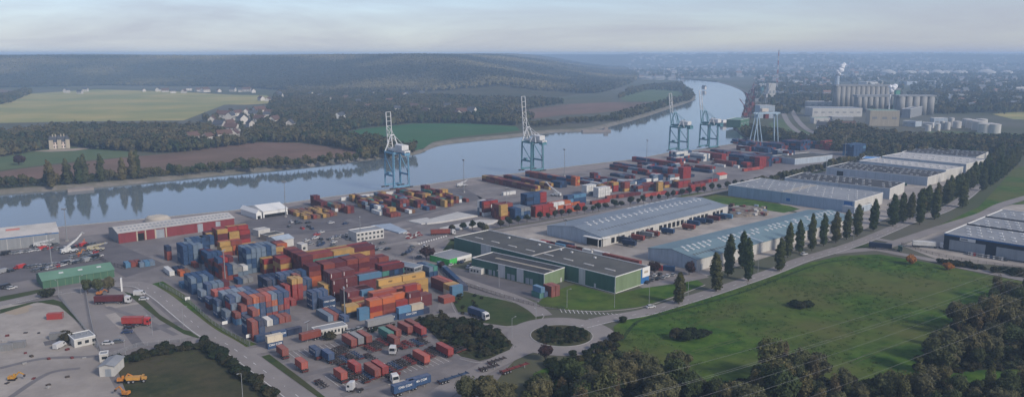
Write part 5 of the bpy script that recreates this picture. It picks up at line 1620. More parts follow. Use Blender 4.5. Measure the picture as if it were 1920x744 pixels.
# --- port offices
po = Shed('port_office', 'two-storey white port office with rows of windows', (669, 454), (720, 446), 11, 5.6, M['w_white'], M['r_grey'], cat='office')
for fl in (0, 1):
    for k in range(7):
        f = po.front('window', po.L * (k + 0.2) / 7, po.L * (k + 0.75) / 7, 1.0 + fl * 2.7, 2.2 + fl * 2.7, M['glass'])
        MB().box(po.L * (k + 0.15) / 7, po.L * (k + 0.8) / 7, -0.12, -0.065, 0.88 + fl * 2.7, 0.98 + fl * 2.7).build('sill', M['trim'], f)
yo = Shed('yard_office', 'grey two-storey cabin office inside the container yard', (777, 521), (794, 515), 15, 5.2, M['w_grey'], M['r_blue'], cat='office', parapet=0.15)
for fl in (0, 1):
    for k in range(4): yo.front('window', 0.5 + k * 1.2, 1.3 + k * 1.2, 1.0 + fl * 2.5, 2.0 + fl * 2.5, M['glass'])
    for k in range(6): yo.left('window', 1 + k * 2.3, 2.4 + k * 2.3, 1.0 + fl * 2.5, 2.0 + fl * 2.5, M['glass'])
lg = Shed('low_green_office', 'low building with bright green and white fascia', (843, 498), (884, 487), 16, 3.4, M['w_white'], M['r_grey'], cat='building', wallL=M['bgreen'], parapet=0.1)
lg.front('fascia', -0.1, 5.5, 0.4, 3.5, M['bgreen'], 0.14)
lg.front('fascia', 5.6, lg.L, 1.8, 3.5, M['trim'], 0.14)
for k in range(4): lg.front('window', 6 + k * 1.6, 7.2 + k * 1.6, 0.5, 1.6, M['glass'])
bg = Shed('long_cabin', 'long white cabin row with dark windows in the yard front', (594, 634), (652, 622), 5.5, 3.0, M['w_white'], M['r_grey'], cat='cabin', parapet=0.12)
for k in range(9):
    bg.front('window' if k not in (2, 7) else 'door', bg.L * (k + 0.2) / 9, bg.L * (k + 0.7) / 9, 1.0 if k not in (2, 7) else 0.02, 2.2, M['glass'] if k not in (2, 7) else M['hole'])
bb = Shed('beige_office', 'beige flat-roofed office beside the container yard', (504, 453), (533, 447), 9, 3.6, M['beige'], M['r_dark'], cat='office', parapet=0.1)
for k in range(5): bb.front('window', bb.L * (k + 0.2) / 5, bb.L * (k + 0.75) / 5, 1.2, 2.5, M['glass'])
bw = Shed('white_hut', 'plain white hut behind the beige office', (485, 444), (507, 440), 7, 4.0, M['w_white'], M['r_white'], cat='building', parapet=0.1)
t1 = Shed('white_tent_hall', 'large white storage tent beside the quay', (494, 408.5), (539.5, 402), 26, 4.5, M['trim'], M['trim'], 'gable', 2.5, cat='tent')
t2 = Shed('small_white_tent', 'smaller white storage tent left of the large one', (481, 411), (491, 409.5), 24, 4.2, M['trim'], M['trim'], 'gable', 2.0, cat='tent', ridge='y')
for t_ in (t1, t2): t_.front('opening', 0.8, t_.L - 0.8, 0.02, 2.2, M['hole'], 0.05)
wt = Shed('white_portal_office', 'white gatehouse at the yard entrance', (566, 472), (577, 470), 6, 4.2, M['w_white'], M['r_white'], cat='building', parapet=0.1)
wt.front('window', 0.8, 2.4, 1.2, 2.6, M['glass'])
wp = Shed('white_hall', 'pale polycarbonate hall behind the maroon containers', (520, 466), (551, 460), 12, 4.6, M['w_white'], M['w_pale'], 'gable', 1.4, cat='building')
rs = Shed('red_roofed_hut', 'small hut with red roof on the far yard edge', (1349, 337), (1363, 334.5), 8, 4.0, M['w_white'], mat('red_roof', (0.45, 0.06, 0.04), 0.6), 'gable', 1.4, cat='building')
wh = Shed('far_yard_shed', 'low grey-roofed shed at the end of the far yard', (1490, 309), (1560, 302), 30, 6, M['w_pale'], M['r_dark'], cat='building')
gt = thing('totem_sign', 'white totem sign standing by the curved road', 'sign', tuple(G(229, 545)), rad(20))
MB().box(-0.3, 0.3, -1.1, 1.1, 0, 6.4).build('panel', M['trim'], gt)
MB().box(-0.33, -0.303, -0.8, 0.8, 4.6, 5.8).build('emblem', M['w_red'], gt)


# --- tarpaulin mounds and sand heap
def mound(name, label, pts, h, m, cat='cover', seed=0):
    P = W(pts)
    c = sum(P, Vector()) / len(P)
    t = [Vector((p.x - c.x, p.y - c.y, 0)) for p in (smooth(P, 6, True) if cat == 'heap' else [P[i].lerp(P[(i + 1) % len(P)], k / 6) for i in range(len(P)) for k in range(6)])]
    n = len(t)
    rings = [(1.0, 0.0), (0.9, 0.62), (0.72, 0.9), (0.4, 1.0)] if cat == 'heap' else [(1.0, 0.0), (0.985, 0.75), (0.9, 0.9), (0.4, 1.0)]
    vs, fs = [], []
    for r, (k, z) in enumerate(rings):
        for p in t:
            q = p * k
            vs.append((q.x, q.y, h * z * (1 + 0.12 * mnoise.noise(Vector((q.x * 0.2 + seed, q.y * 0.2, z)))) + (0.02 if r == 0 else 0)))
    for r in range(len(rings) - 1):
        for i in range(n):
            fs.append((r * n + i, r * n + (i + 1) % n, (r + 1) * n + (i + 1) % n, (r + 1) * n + i))
    fs.append(tuple(range((len(rings) - 1) * n, len(rings) * n)))
    o = MB().add(vs, fs).build(name, m, smooth=False)
    o.location = (c.x, c.y, 0.03)
    tag(o, label, cat)
    return o


M['tarp'] = mat('pale_tarpaulin', (0.47, 0.46, 0.43), 0.7, (0.38, 0.37, 0.35), 0.2, 6, bump=0.3, bscale=0.6)
M['tarp_b'] = mat('blue_grey_tarpaulin', (0.3, 0.36, 0.43), 0.6, (0.25, 0.3, 0.36), 0.2, 6, bump=0.3, bscale=0.6)
mound('tarpaulin_mound', 'long pale tarpaulin-covered bulk pile between yard and gate', [(790, 416), (858, 399), (896, 406), (828, 418), (800, 421)], 1.1, M['tarp'])
mound('tarpaulin_mound', 'small pale tarpaulin pile left of the long one', [(764, 415), (800, 409), (822, 417), (790, 421)], 0.8, M['tarp'], seed=3)
mound('tarpaulin_mound', 'pale tarpaulin pile beside the tree-lined road', [(824, 429), (900, 413), (934, 414), (925, 420), (860, 431)], 1.0, M['tarp'], seed=5)
mound('tarpaulin_mound', 'blue-grey tarpaulin pile right of port office', [(696, 424), (732, 420), (763, 434), (748, 438)], 0.9, M['tarp_b'], seed=8)
o = mound('sand_heap', 'pale conical sand heap on the quay behind red hangar', [(270, 417), (285, 413), (308, 412), (322, 414), (310, 418), (288, 420)], 4.6, mat('pale_sand', (0.42, 0.38, 0.32), 0.95, (0.34, 0.31, 0.27), 0.3), cat='heap')
mound('scrap_heap', 'jumbled scrap timber heap at end of white warehouse', [(1366, 396), (1395, 387), (1432, 392), (1440, 400), (1400, 407), (1372, 406)], 2.0, mat('scrap', (0.2, 0.15, 0.11), 0.9, (0.06, 0.06, 0.06), 0.5, 8, big=(0.3, 0.27, 0.22), bigscale=0.3), cat='heap')
rr = random.Random(41)
for k in range(26):                            # crates and bales in and beside the scrap heap
    p = G(rr.uniform(1368, 1438), rr.uniform(388, 405))
    o = MB().box(-1.4, 1.4, -0.9, 0.9, 0, 1.5).box(-1.5, 1.5, -1.0, 1.0, 1.5, 1.62).build('scrap_bundle', rr.choice((M['w_white'], M['w_red'], M['beige'], M['chassis'], M['w_blue'], M['r_tile'])))
    o.location, o.rotation_euler = (p.x, p.y, rr.uniform(0.1, 1.5)), (0, 0, rr.uniform(0, 3))
    tag(o, '%s bundle lying in the scrap heap by white warehouse' % nth(k), 'bundle', 'scrap bundles')
for k in range(14):                            # vehicles parked before the middle dark-roofed shed
    car((1560 + k * 10.5, 333 + k * 1.15), 80, ('red', 'dark blue', 'grey', 'red', 'orange', 'grey', 'dark blue', 'black', 'red', 'dark green', 'red', 'grey', 'black', 'dark green')[k],
        '%s van, %s from left before middle black-roofed warehouse' % (('red', 'dark blue', 'grey', 'red', 'orange', 'grey', 'dark blue', 'black', 'red', 'dark green', 'red', 'grey', 'black', 'dark green')[k], nth(k)), 'vans before the shed', P_VAN)

# ================================================================== CRANES
M['teal'] = mat('crane_teal', (0.09, 0.23, 0.27), 0.5, (0.07, 0.16, 0.19), 0.6)
M['cblue'] = mat('crane_blue', (0.13, 0.29, 0.42), 0.5, (0.1, 0.2, 0.29), 0.6)
M['cwhite'] = mat('crane_white', (0.6, 0.61, 0.61), 0.5, (0.48, 0.48, 0.47), 0.5)


def sts(px, py, label, S, Wd, Hp, boom, legm, boomm, apex=14, houseleft=False, lean=4.0, lower=0.0, aframe=True):
    """ship-to-shore crane; x along the quay, +y towards the river"""
    p = G(px, py)
    t = thing('quay_crane', label, 'crane', (p.x, p.y, 0.05), VA, 'ship-to-shore quay cranes')
    s, w = S / 2, Wd / 2
    for sy in (1, -1):
        for sx in (-1, 1):
            lg = MB().bar((sx * s, sy * w, 1.2), (sx * s * 0.93, sy * w * 0.96, Hp), 1.5, 1.3).build('leg', legm, t)
            bg = MB()
            for k in (-1, 1): bg.box(sx * s + k * 2.0 - 1.4, sx * s + k * 2.0 + 1.4, sy * w - 0.6, sy * w + 0.6, 0.05, 1.1)
            bg.build('bogie', M['chassis'], lg)
        MB().bar((-s, sy * w, 1.9), (s, sy * w, 1.9), 1.2, 1.5).build('sill_beam', legm, t)
        MB().bar((-s * 0.95, sy * w * 0.97, Hp - 1.0), (s * 0.95, sy * w * 0.97, Hp - 1.0), 1.2, 1.6).build('top_beam', legm, t)
    for sx in (-1, 1):
        x = sx * s
        MB().bar((x * 0.98, -w, Hp * 0.36), (x * 0.98, w, Hp * 0.36), 1.1, 1.5).build('portal_beam', legm, t)
        MB().bar((x * 0.97, w, Hp * 0.9), (x * 0.98, -w, Hp * 0.38), 0.55).build('brace', legm, t)
        MB().bar((x * 0.94, -w, Hp - 1.0), (x * 0.94, w, Hp - 1.0), 0.9, 1.3).build('side_beam', legm, t)
    MB().box(-s * 0.98 - 1.2, -s * 0.98 + 1.2, -0.5, 3.0, Hp * 0.36 + 0.8, Hp * 0.36 + 2.6).build('machine_cabinet', legm, t)
    gd = MB()
    for sx in (-1, 1): gd.bar((sx * 2.2, w + 3.0, Hp + 1.0), (sx * 2.2, -w - 11, Hp + 1.0), 1.0, 1.8)
    for y in (w + 2.5, -w - 10.5): gd.bar((-2.2, y, Hp + 1.2), (2.2, y, Hp + 1.2), 0.8, 1.2)
    gd.build('girder', boomm if lower == 0 else legm, t)
    # raised boom: two chords with lattice
    hy, hz = w + 3.2, Hp + 1.2
    ty, tz = hy + lean, hz + boom
    a, b_ = Vector((0, hy, hz)), Vector((0, ty, tz))
    nseg = 8
    for part in ((0.0, lower, legm), (lower, 1.0, boomm)):
        f0, f1, m = part
        if f1 - f0 < 0.01: continue
        bm = MB()
        A, B = a.lerp(b_, f0), a.lerp(b_, f1)
        for sx in (-1, 1): bm.bar(A + Vector((sx * 2.2, 0, 0)), B + Vector((sx * 2.2, 0, 0)), 0.5, 0.7)
        n = max(2, int(nseg * (f1 - f0)))
        for k in range(n + 1):
            q = A.lerp(B, k / n)
            bm.bar(q + Vector((-2.2, 0, 0)), q + Vector((2.2, 0, 0)), 0.3)
            if k < n and (k < n * 0.6):
                r = A.lerp(B, (k + 1) / n)
                bm.bar(q + Vector((-2.2 if k % 2 else 2.2, 0, 0)), r + Vector((2.2 if k % 2 else -2.2, 0, 0)), 0.3)
        bm.build('boom', m, t)
    # A-frame over the waterside legs, stays to boom and to the rear
    ap = Vector((0, w - 1.0, Hp + apex))
    fr = MB()
    for sx in (-1, 1):
        fr.bar((sx * s * 0.9, w - 0.4, Hp), (sx * 1.6, ap.y, ap.z), 0.7)
        fr.bar((sx * 2.4, w - 7, Hp + 1), (sx * 1.6, ap.y, ap.z), 0.5)
    fr.bar((-1.8, ap.y, ap.z), (1.8, ap.y, ap.z), 0.8)
    fr.build('a_frame', legm if lower > 0 else boomm, t)
    st = MB()
    for sx in (-1, 1):
        st.bar((sx * 1.5, ap.y, ap.z), (sx * 2.0, -w - 9, Hp + 2), 0.28)
        q = a.lerp(b_, 0.55)
        st.bar((sx * 1.5, ap.y, ap.z), (sx * 2.0, q.y, q.z), 0.22)
    st.build('stay', legm if lower > 0 else boomm, t)
    if aframe:
        rf = MB()
        for sx in (-1, 1):
            rf.bar((sx * s * 0.9, -w * 0.6, Hp), (sx * 1.6, -w * 0.75, Hp + 8), 0.55)
            rf.bar((sx * s * 0.9, -w - 6, Hp), (sx * 1.6, -w * 0.75, Hp + 8), 0.55)
        rf.build('rear_frame', boomm, t)
    h = MB().box(-3.2, 3.2, -w - 7.5, -w + 4.5, Hp + 2.0, Hp + 6.0).add([(-3.3, -w - 7.6, Hp + 6.0), (3.3, -w - 7.6, Hp + 6.0), (3.3, -w + 4.6, Hp + 6.0), (-3.3, -w + 4.6, Hp + 6.0), (0, -w - 7.6, Hp + 6.7), (0, -w + 4.6, Hp + 6.7)],
                                                                   [(0, 1, 4), (3, 5, 2), (1, 2, 5, 4), (0, 4, 5, 3), (0, 3, 2, 1)]).build('machine_house', boomm, t)
    MB().box(-1.5, 1.5, -1.5, 1.5, Hp - 3.4, Hp - 0.2).build('operator_cab', boomm, t)
    MB().box(-2.6, 2.6, -w - 11, -w - 6, Hp - 2.2, Hp).build('trolley', legm, t)
    stair = MB()
    for k in range(9):
        z = 2 + k * (Hp - 3) / 9
        stair.bar((s - 0.5, -w + (0.9 if k % 2 else 2.6), z), (s - 0.5, -w + (2.6 if k % 2 else 0.9), z + (Hp - 3) / 9), 0.35)
    stair.build('stair', M['steel'], t)
    return t


sts(745, 351, 'blue quay crane with raised boom at left, nearest of four', 15, 15, 31, 31, M['cblue'], M['cwhite'], apex=13, lean=2.0, aframe=False)
sts(998, 320, 'teal quay crane with white lattice boom before the crop field', 15, 15, 29, 41, M['teal'], M['cwhite'], apex=13, lean=4.0)
sts(1272, 283, 'left of the two far teal quay cranes side by side', 16, 15, 29, 36, M['teal'], M['cwhite'], apex=15, lean=5, lower=0.38)
sts(1328, 277, 'right of the two far teal quay cranes side by side', 16, 15, 29, 38, M['teal'], M['cwhite'], apex=15, lean=5, lower=0.38)

# rail gantry crane beyond the quay end
p = G(1429, 266)
t = thing('gantry_crane', 'white wide-span gantry crane over the far container yard', 'crane', (p.x, p.y, 0.05), VA - rad(25))
lm = mat('gantry_blue_grey', (0.3, 0.4, 0.48), 0.5)
for sy in (-5, 5):
    MB().bar((-15, sy, 0), (-9, sy * 0.6, 38), 1.0).build('leg', lm, t)
    MB().bar((-3, sy, 0), (-9, sy * 0.6, 38), 1.0).build('leg', lm, t)
    MB().bar((20, sy, 0), (17, sy * 0.7, 36), 1.2).build('leg', lm, t)
MB().box(-13, 22, -3.0, -1.8, 36, 38).box(-13, 22, 1.8, 3.0, 36, 38).build('bridge', lm, t)
MB().box(15.5, 18.5, -3.8, 3.8, 34.5, 36).build('end_beam', lm, t)
MB().box(-4, 5, -3, 3, 39, 43).build('machine_house', mat('gantry_beige', (0.5, 0.45, 0.4), 0.6), t)
MB().box(1, 6, -2.6, 2.6, 30, 35.8).build('trolley', M['chassis_red'], t)
# slewing harbour cranes along the far right bank
for n_, (x, y, h, c) in enumerate([(1402, 225, 30, 'chassis_red'), (1408, 215, 34, 'chassis_red'), (1400, 205, 30, 'chassis'), (1412, 200, 34, 'chassis_red'), (1428, 188, 46, 'teal'), (1404, 192, 30, 'chassis'), (1398, 216, 28, 'chassis'), (1418, 208, 36, 'steel'), (1396, 232, 26, 'chassis_red'), (1435, 200, 40, 'steel'), (1410, 184, 34, 'chassis_red')]):
    p = G(x, y)
    t = thing('harbour_crane', '%s slewing harbour crane from the front on far right bank' % nth(n_), 'crane', (p.x, p.y, 0), rad(100 + n_ * 23), 'harbour cranes')
    tw = MB()
    for sx in (-4, 4):
        for sy in (-4, 4): tw.bar((sx, sy, 0), (sx * 0.4, sy * 0.4, h * 0.5), 0.8)
    tw.build('tower', M[c], t)
    MB().box(-3, 3, -4, 3, h * 0.5, h * 0.68).build('cab', M[c], t)
    MB().bar((0, 2, h * 0.6), (0, 17, h * 1.2), 1.0).bar((0, -3, h * 0.68), (0, 1, h * 0.95), 0.8).bar((0, 1, h * 0.95), (0, 17, h * 1.2), 0.4).build('jib', M[c], t)

# ================================================================== MASTS, LAMPS, FENCES, SIGNS
mp_ = None


def mast(px, h, label):
    global mp_
    p = G(*px)
    if mp_ is None:
        t = thing('floodlight_mast', label, 'mast', (p.x, p.y, 0), 0, 'floodlight masts')
        MB().tube((0, 0, 0), (0, 0, 25), 0.34, 0.16, 8).build('pole', M['pole'], t)
        MB().box(-0.7, 0.7, -0.7, 0.7, 0, 0.9).build('base', M['kerb'], t)
        hd = MB().box(-1.6, 1.6, -0.35, 0.35, 24.9, 25.3)
        hd.build('head', M['steel'], t)
        for k in range(4): MB().box(-1.5 + k * 0.8, -0.9 + k * 0.8, -0.6, -0.2, 24.45, 24.9).build('lamp', M['chassis'], t)
        mp_ = t
        t.scale = (1, 1, h / 25)
    else:
        clone(mp_, (p.x, p.y, 0), px[0] * 0.1, label, 'floodlight masts', scale=(1, 1, h / 25))


for x, y, h, lab in [(536, 407, 25, 'tall floodlight mast beside the white tent'), (870, 361, 27, 'tall floodlight mast on apron between first and second crane'), (1058, 330, 25, 'floodlight mast right of second crane'),
                     (1212, 313, 27, 'floodlight mast between second and third crane'), (950, 409, 21, 'floodlight mast by the yellow stack'), (1335, 345, 22, 'floodlight mast in front of the fourth crane'),
                     (126, 452, 20, 'floodlight mast at right end of pale hangar'), (97, 498, 18, 'floodlight mast in the middle of the vehicle storage yard'), (423, 532, 17, 'mast beside red stack in container yard'),
                     (647, 598, 14, 'slim mast beside light blue corner stack'), (676, 452, 15, 'mast left of the port office'), (1548, 330, 20, 'mast by the far hedge'), (577, 634, 7, 'short mast by left end of long cabin'),
                     (1060, 447, 12, 'mast before the gable of white warehouse'), (1584, 296, 24, 'mast before the tall blue wall')]:
    mast((x, y), h, lab)
# red-white radio mast on the horizon
p = G(1456, 172)
t = thing('radio_mast', 'tall red and white lattice radio mast rising above horizon', 'mast', (p.x, p.y, 0))
rw_ = [mat('mast_red', (0.3, 0.06, 0.05), 0.6), mat('mast_white', (0.5, 0.5, 0.5), 0.6)]
for k in range(9):
    z0, z1 = k * 13.2, (k + 1) * 13.2
    w0, w1_ = 2.4 * (1 - z0 / 160), 2.4 * (1 - z1 / 160)
    mb = MB()
    for sx, sy in ((1, 1), (1, -1), (-1, 1), (-1, -1)):
        mb.bar((sx * w0, sy * w0, z0), (sx * w1_, sy * w1_, z1), 0.4)
    for s_ in (1, -1):
        mb.bar((-w0, s_ * w0, z0), (w1_, s_ * w1_, z1), 0.22); mb.bar((w0, s_ * w0, z0), (-w1_, s_ * w1_, z1), 0.22)
        mb.bar((s_ * w0, -w0, z0), (s_ * w1_, w1_, z1), 0.22)
    mb.build('lattice_section', rw_[k % 2], t)
MB().tube((0, 0, 118.8), (0, 0, 124), 1.2, 0.8, 8).build('antenna', M['chassis'], t)
# street lamps
sl = thing('street_lamp', '', 'lamp')
MB().tube((0, 0, 0), (0, 0, 8.5), 0.11, 0.07, 6).build('pole', M['steel'], sl)
MB().tube((0, 0, 8.4), (1.5, 0, 8.8), 0.05, n=5).build('arm', M['steel'], sl)
MB().box(1.3, 2.1, -0.14, 0.14, 8.74, 8.9).build('lamp_head', M['steel'], sl)
LAMPS = [(344, 612, 'on the verge island by the left road'), (152, 551, 'at the left corner of lorry park'), (111, 560, 'right of green shed gable'), (286, 628, 'at lower right of lorry park'), (1005, 600, 'left of roundabout'),
         (1063, 577, 'on the lawn below the red boxes'), (1152, 577, 'on lawn below the green corner'), (1217, 568, 'on lawn before the staff parking'), (936, 538, 'by the dark yard of green annex'), (1290, 557, 'left of the first poplars'),
         (1421, 513, 'between poplars and meadow'), (1600, 452, 'opposite the road island'), (236, 672, 'on the scrub edge by the kiosk'), (455, 744, 'at the bottom left scrub'), (740, 510, 'beside the dark-blue pile'),
         (960, 634, 'at left rim of roundabout'), (1108, 640, 'at right rim of the roundabout island'), (776, 497, 'by curved road fence'), (1745, 400, 'among far poplars'), (1856, 415, 'by the approach road right')]
for n_, (x, y, w_) in enumerate(LAMPS):
    p = G(x, y)
    clone(sl, (p.x, p.y, 0), n_ * 1.3, 'slim street lamp ' + w_, 'street lamps')
drop(sl)


def fence(pts, h, label, m, step=3.0):
    P = smooth(W(pts), 4)
    t = thing('fence', label, 'fence', tuple(P[0]))
    o0 = P[0]
    post = MB().box(-0.06, 0.06, -0.06, 0.06, 0, h).mesh('post', m)
    acc = 0.0
    for i in range(len(P) - 1):
        a, b_ = P[i], P[i + 1]
        d = (b_ - a); L_ = d.length
        if L_ < 0.01: continue
        while acc < L_:
            q = a + d * (acc / L_) - o0
            o = link('post', post, t); o.location = (q.x, q.y, 0)
            acc += step
        acc -= L_
    for k in range(4):
        z = h * (0.15 + 0.27 * k)
        r = MB()
        for i in range(len(P) - 1):
            r.bar(P[i] - o0 + Vector((0, 0, z)), P[i + 1] - o0 + Vector((0, 0, z)), 0.05, 0.12)
        r.build('rail', m, t)


fence([(690, 478), (720, 489), (777, 503), (838, 523)], 2.2, 'dark fence along inner side of the curved road', M['chassis'])
fence([(868, 533), (930, 553), (1000, 573), (1060, 582)], 1.6, 'dark fence below the green annex yard', M['chassis'])
fence([(160, 545), (190, 660), (260, 650), (350, 640)], 1.8, 'wire fence around the lorry park bottom', M['steel'], 4)
fence([(300, 536), (345, 561), (400, 608), (470, 650)], 2.0, 'wire fence between roadside verge and blue stacks', M['steel'], 4)
fence([(110, 556), (150, 606), (185, 655)], 1.8, 'wire fence between concrete yard and lorry park', M['steel'], 4)
fence([(1690, 459), (1765, 481), (1925, 506)], 1.6, 'dark fence before the navy warehouse cars', M['chassis'], 4)
fence([(188, 485), (205, 497), (235, 505)], 2.2, 'dark fence at right end of storage yard', M['chassis'])
for n_, (x, y) in enumerate([(352, 566), (422, 612), (467, 637)]):
    p = G(x, y)
    t = thing('site_sign', 'small white site sign on roadside verge, %s from the far end' % nth(n_), 'sign', (p.x, p.y, 0.1), VA, 'site signs')
    for s in (-0.8, 0.8): MB().box(s - 0.05, s + 0.05, -0.05, 0.05, 0, 2.2).build('post', M['steel'], t)
    MB().box(-1.1, 1.1, -0.1, -0.055, 1.0, 2.4).build('panel', M['trim'], t)
rr = random.Random(8)
for n_ in range(16):                      # pink-red concrete blocks and barriers by the gate
    p = G(rr.uniform(758, 790), rr.uniform(436, 447))
    o = MB().extrude_y([(-1.6, 0), (1.6, 0), (1.6, 0.3), (0.4, 0.9), (-0.4, 0.9), (-1.6, 0.3)], -0.5, 0.5).build('barrier_block', rr.choice((M['w_red'], M['chassis_red'], M['w_white'])))
    o.location, o.rotation_euler = (p.x, p.y, 0.06), (0, 0, rr.uniform(0, 3))
    tag(o, '%s pinkish barrier block in the heap by tarpaulin piles' % nth(n_), 'barrier', 'barrier blocks')
for n_ in range(12):                      # pale edge stones by the gate road
    p = G(786 + n_ * 4.6, 458 - n_ * 1.3)
    o = MB().box(-0.4, 0.4, -0.3, 0.3, 0, 0.7).box(-0.3, 0.3, -0.2, 0.2, 0.7, 0.8).build('bollard', M['trim'])
    o.location = (p.x, p.y, 0.1)
    tag(o, 'pale bollard, %s from left along the gate road' % nth(n_), 'bollard', 'bollards')

# ================================================================== FAR INDUSTRY
M['silo'] = mat('silo_concrete', (0.27, 0.265, 0.25), 0.9, (0.2, 0.2, 0.19), 0.05, 6)


def silos(label, a, b_, n, r, h, rows, roofh):
    A, B = G(*a), G(*b_)
    d = (B - A)
    t = thing('grain_silo', label, 'silo', (A.x, A.y, 0), math.atan2(d.y, d.x), 'grain silos')
    L_ = d.length
    me = MB().tube((0, 0, 0), (0, 0, h), r, n=20).mesh('silo_cell', M['silo'], True)
    for j in range(rows):
        for i in range(n):
            o = link('silo_cell', me, t); o.location = ((i + 0.5) * L_ / n, j * 2 * r + r, 0)
    MB().box(-1, L_ + 1, 0.5, rows * 2 * r, h, h + roofh).build('gallery', M['r_grey'], t)
    MB().box(L_ * 0.02, L_ * 0.98, r * 0.8, r * 1.2, 0, h * 0.99).build('core_wall', M['silo'], t)
    return t


silos('rear tall grain silo bank with dark gallery on top', (1566, 205), (1676, 205), 12, 5.6, 46, 2, 4)
silos('front grain silo bank with gallery, before the rear one', (1606, 209), (1680, 209), 7, 5.4, 28, 2, 4)
silos('right grain silo bank of five tall cells', (1684, 216), (1753, 216), 5, 6.8, 34, 2, 2.5)
p = G(1679, 212)
t = thing('elevator_tower', 'green elevator tower between the silo banks', 'tower', (p.x, p.y, 0))
MB().box(-4, 4, -4, 4, 0, 44).build('shaft', mat('tower_green', (0.1, 0.28, 0.22), 0.7), t); MB().box(-5, 5, -5, 5, 44, 47).build('cap', M['r_grey'], t)


def plume(name, label, px, z0, pts, m):
    p = G(*px)
    mb = MB()
    rng = random.Random(int(px[0]))
    for (dx, dz, r) in pts:
        bm = bmesh.new()
        bmesh.ops.create_icosphere(bm, subdivisions=3, radius=r)
        for v in bm.verts:
            v.co *= 1 + 0.28 * mnoise.noise(v.co * (2.2 / r) + Vector((dx, dz, 3)))
            v.co += Vector((dx, 0, z0 + dz))
        mb.add([v.co[:] for v in bm.verts], [[v.index for v in f.verts] for f in bm.faces])
        bm.free()
    o = mb.build(name, m, smooth=True)
    o.location = (p.x, p.y, 0)
    tag(o, label, 'steam', kind='stuff')


sm = bpy.data.materials.new('steam'); sm.use_nodes = True
N, L = sm.node_tree.nodes, sm.node_tree.links
b = N["Principled BSDF"]; b.inputs["Base Color"].default_value = (0.85, 0.86, 0.88, 1); b.inputs["Roughness"].default_value = 1.0
b.inputs["Alpha"].default_value = 0.75


def chimney(px, h, r, label, m):
    p = G(*px)
    t = thing('chimney', label, 'chimney', (p.x, p.y, 0))
    MB().tube((0, 0, 0), (0, 0, h), r, r * 0.75, 12).build('shaft', m, t)
    MB().tube((0, 0, h), (0, 0, h + 1.5), r * 0.85, n=12).build('rim', M['chassis'], t)


chimney((1666, 215), 38, 1.4, 'slim white chimney before the front silo bank', M['trim'])
plume('steam_plume', 'white puff of steam above the slim chimney', (1668, 214), 36, [(0, 8, 4.5), (2.5, 13, 5.5), (6, 16, 4.5), (-3, 15, 3.5)], sm)
chimney((1568, 172), 48, 8, 'wide pale cooling chimney behind the silos', M['w_pale'])
plume('steam_plume', 'rising white steam over the wide chimney behind silos', (1570, 172), 50, [(0, 4, 7), (5, 14, 9), (9, 24, 8), (14, 30, 6), (-3, 10, 6)], sm)
IND = [((1523, 219), (1616, 219), 40, 15, 'w_white', 'r_blue', 'long white factory hall with blue roof left of silos'), ((1630, 236), (1685, 237), 34, 24, 'beige', 'r_green', 'tall beige hall with green roof edge before silos'),
       ((1526, 232), (1556, 232), 18, 9, 'w_white', 'r_green', 'small white hall with green roof by motorway'), ((1518, 202), (1566, 202), 30, 12, 'w_white', 'r_white', 'pale two-step hall behind the blue-roofed one'),
       ((1692, 236), (1716, 238), 16, 8, 'w_pale', 'r_blue', 'squat blue-grey process hall right of beige hall'), ((1706, 222), (1735, 214), 14, 16, 'w_grey', 'r_grey', 'sloping conveyor building under right silos'),
       ((1560, 226), (1600, 226), 16, 6, 'w_grey', 'r_grey', 'low grey hall among trees before factory'), ((1440, 190), (1453, 190), 20, 42, 'w_white', 'r_grey', 'white slab-like elevator building by far harbour cranes'),
       ((1424, 222), (1452, 222), 30, 22, 'w_pale', 'r_grey', 'grey-blue works hall behind the gantry crane'), ((1388, 240), (1404, 236), 22, 12, 'w_shed', 'r_green', 'green quay shed on the far bank point'),
       ((1750, 236), (1776, 236), 12, 12, 'w_pale', 'r_white', 'pale process block beside round tanks'), ((1728, 240), (1748, 241), 14, 8, 'w_white', 'r_white', 'low white plant hall by round tanks')]
for (a, b_, d, h, w_, r_, lab) in IND:
    s_ = Shed('factory_hall', lab, a, b_, d, h, M[w_], M[r_], cat='factory', group='factory halls')
    for k in range(max(2, int(s_.L / 12))):
        s_.front('window', (k + 0.25) * s_.L / max(2, int(s_.L / 12)), (k + 0.75) * s_.L / max(2, int(s_.L / 12)), h * 0.45, h * 0.6, M['w_grey'], 0.15)


def tank(px, r, h, label, dome=False, m='w_white'):
    p = G(*px)
    t = thing('storage_tank', label, 'tank', (p.x, p.y, 0), 0, 'storage tanks')
    MB().tube((0, 0, 0), (0, 0, h), r, n=28).build('shell', M[m], t)
    MB().tube((0, 0, h), (0, 0, h + (r * 0.35 if dome else r * 0.14)), r * 1.01, r * 0.25, n=28).build('roof', M['r_white'], t)


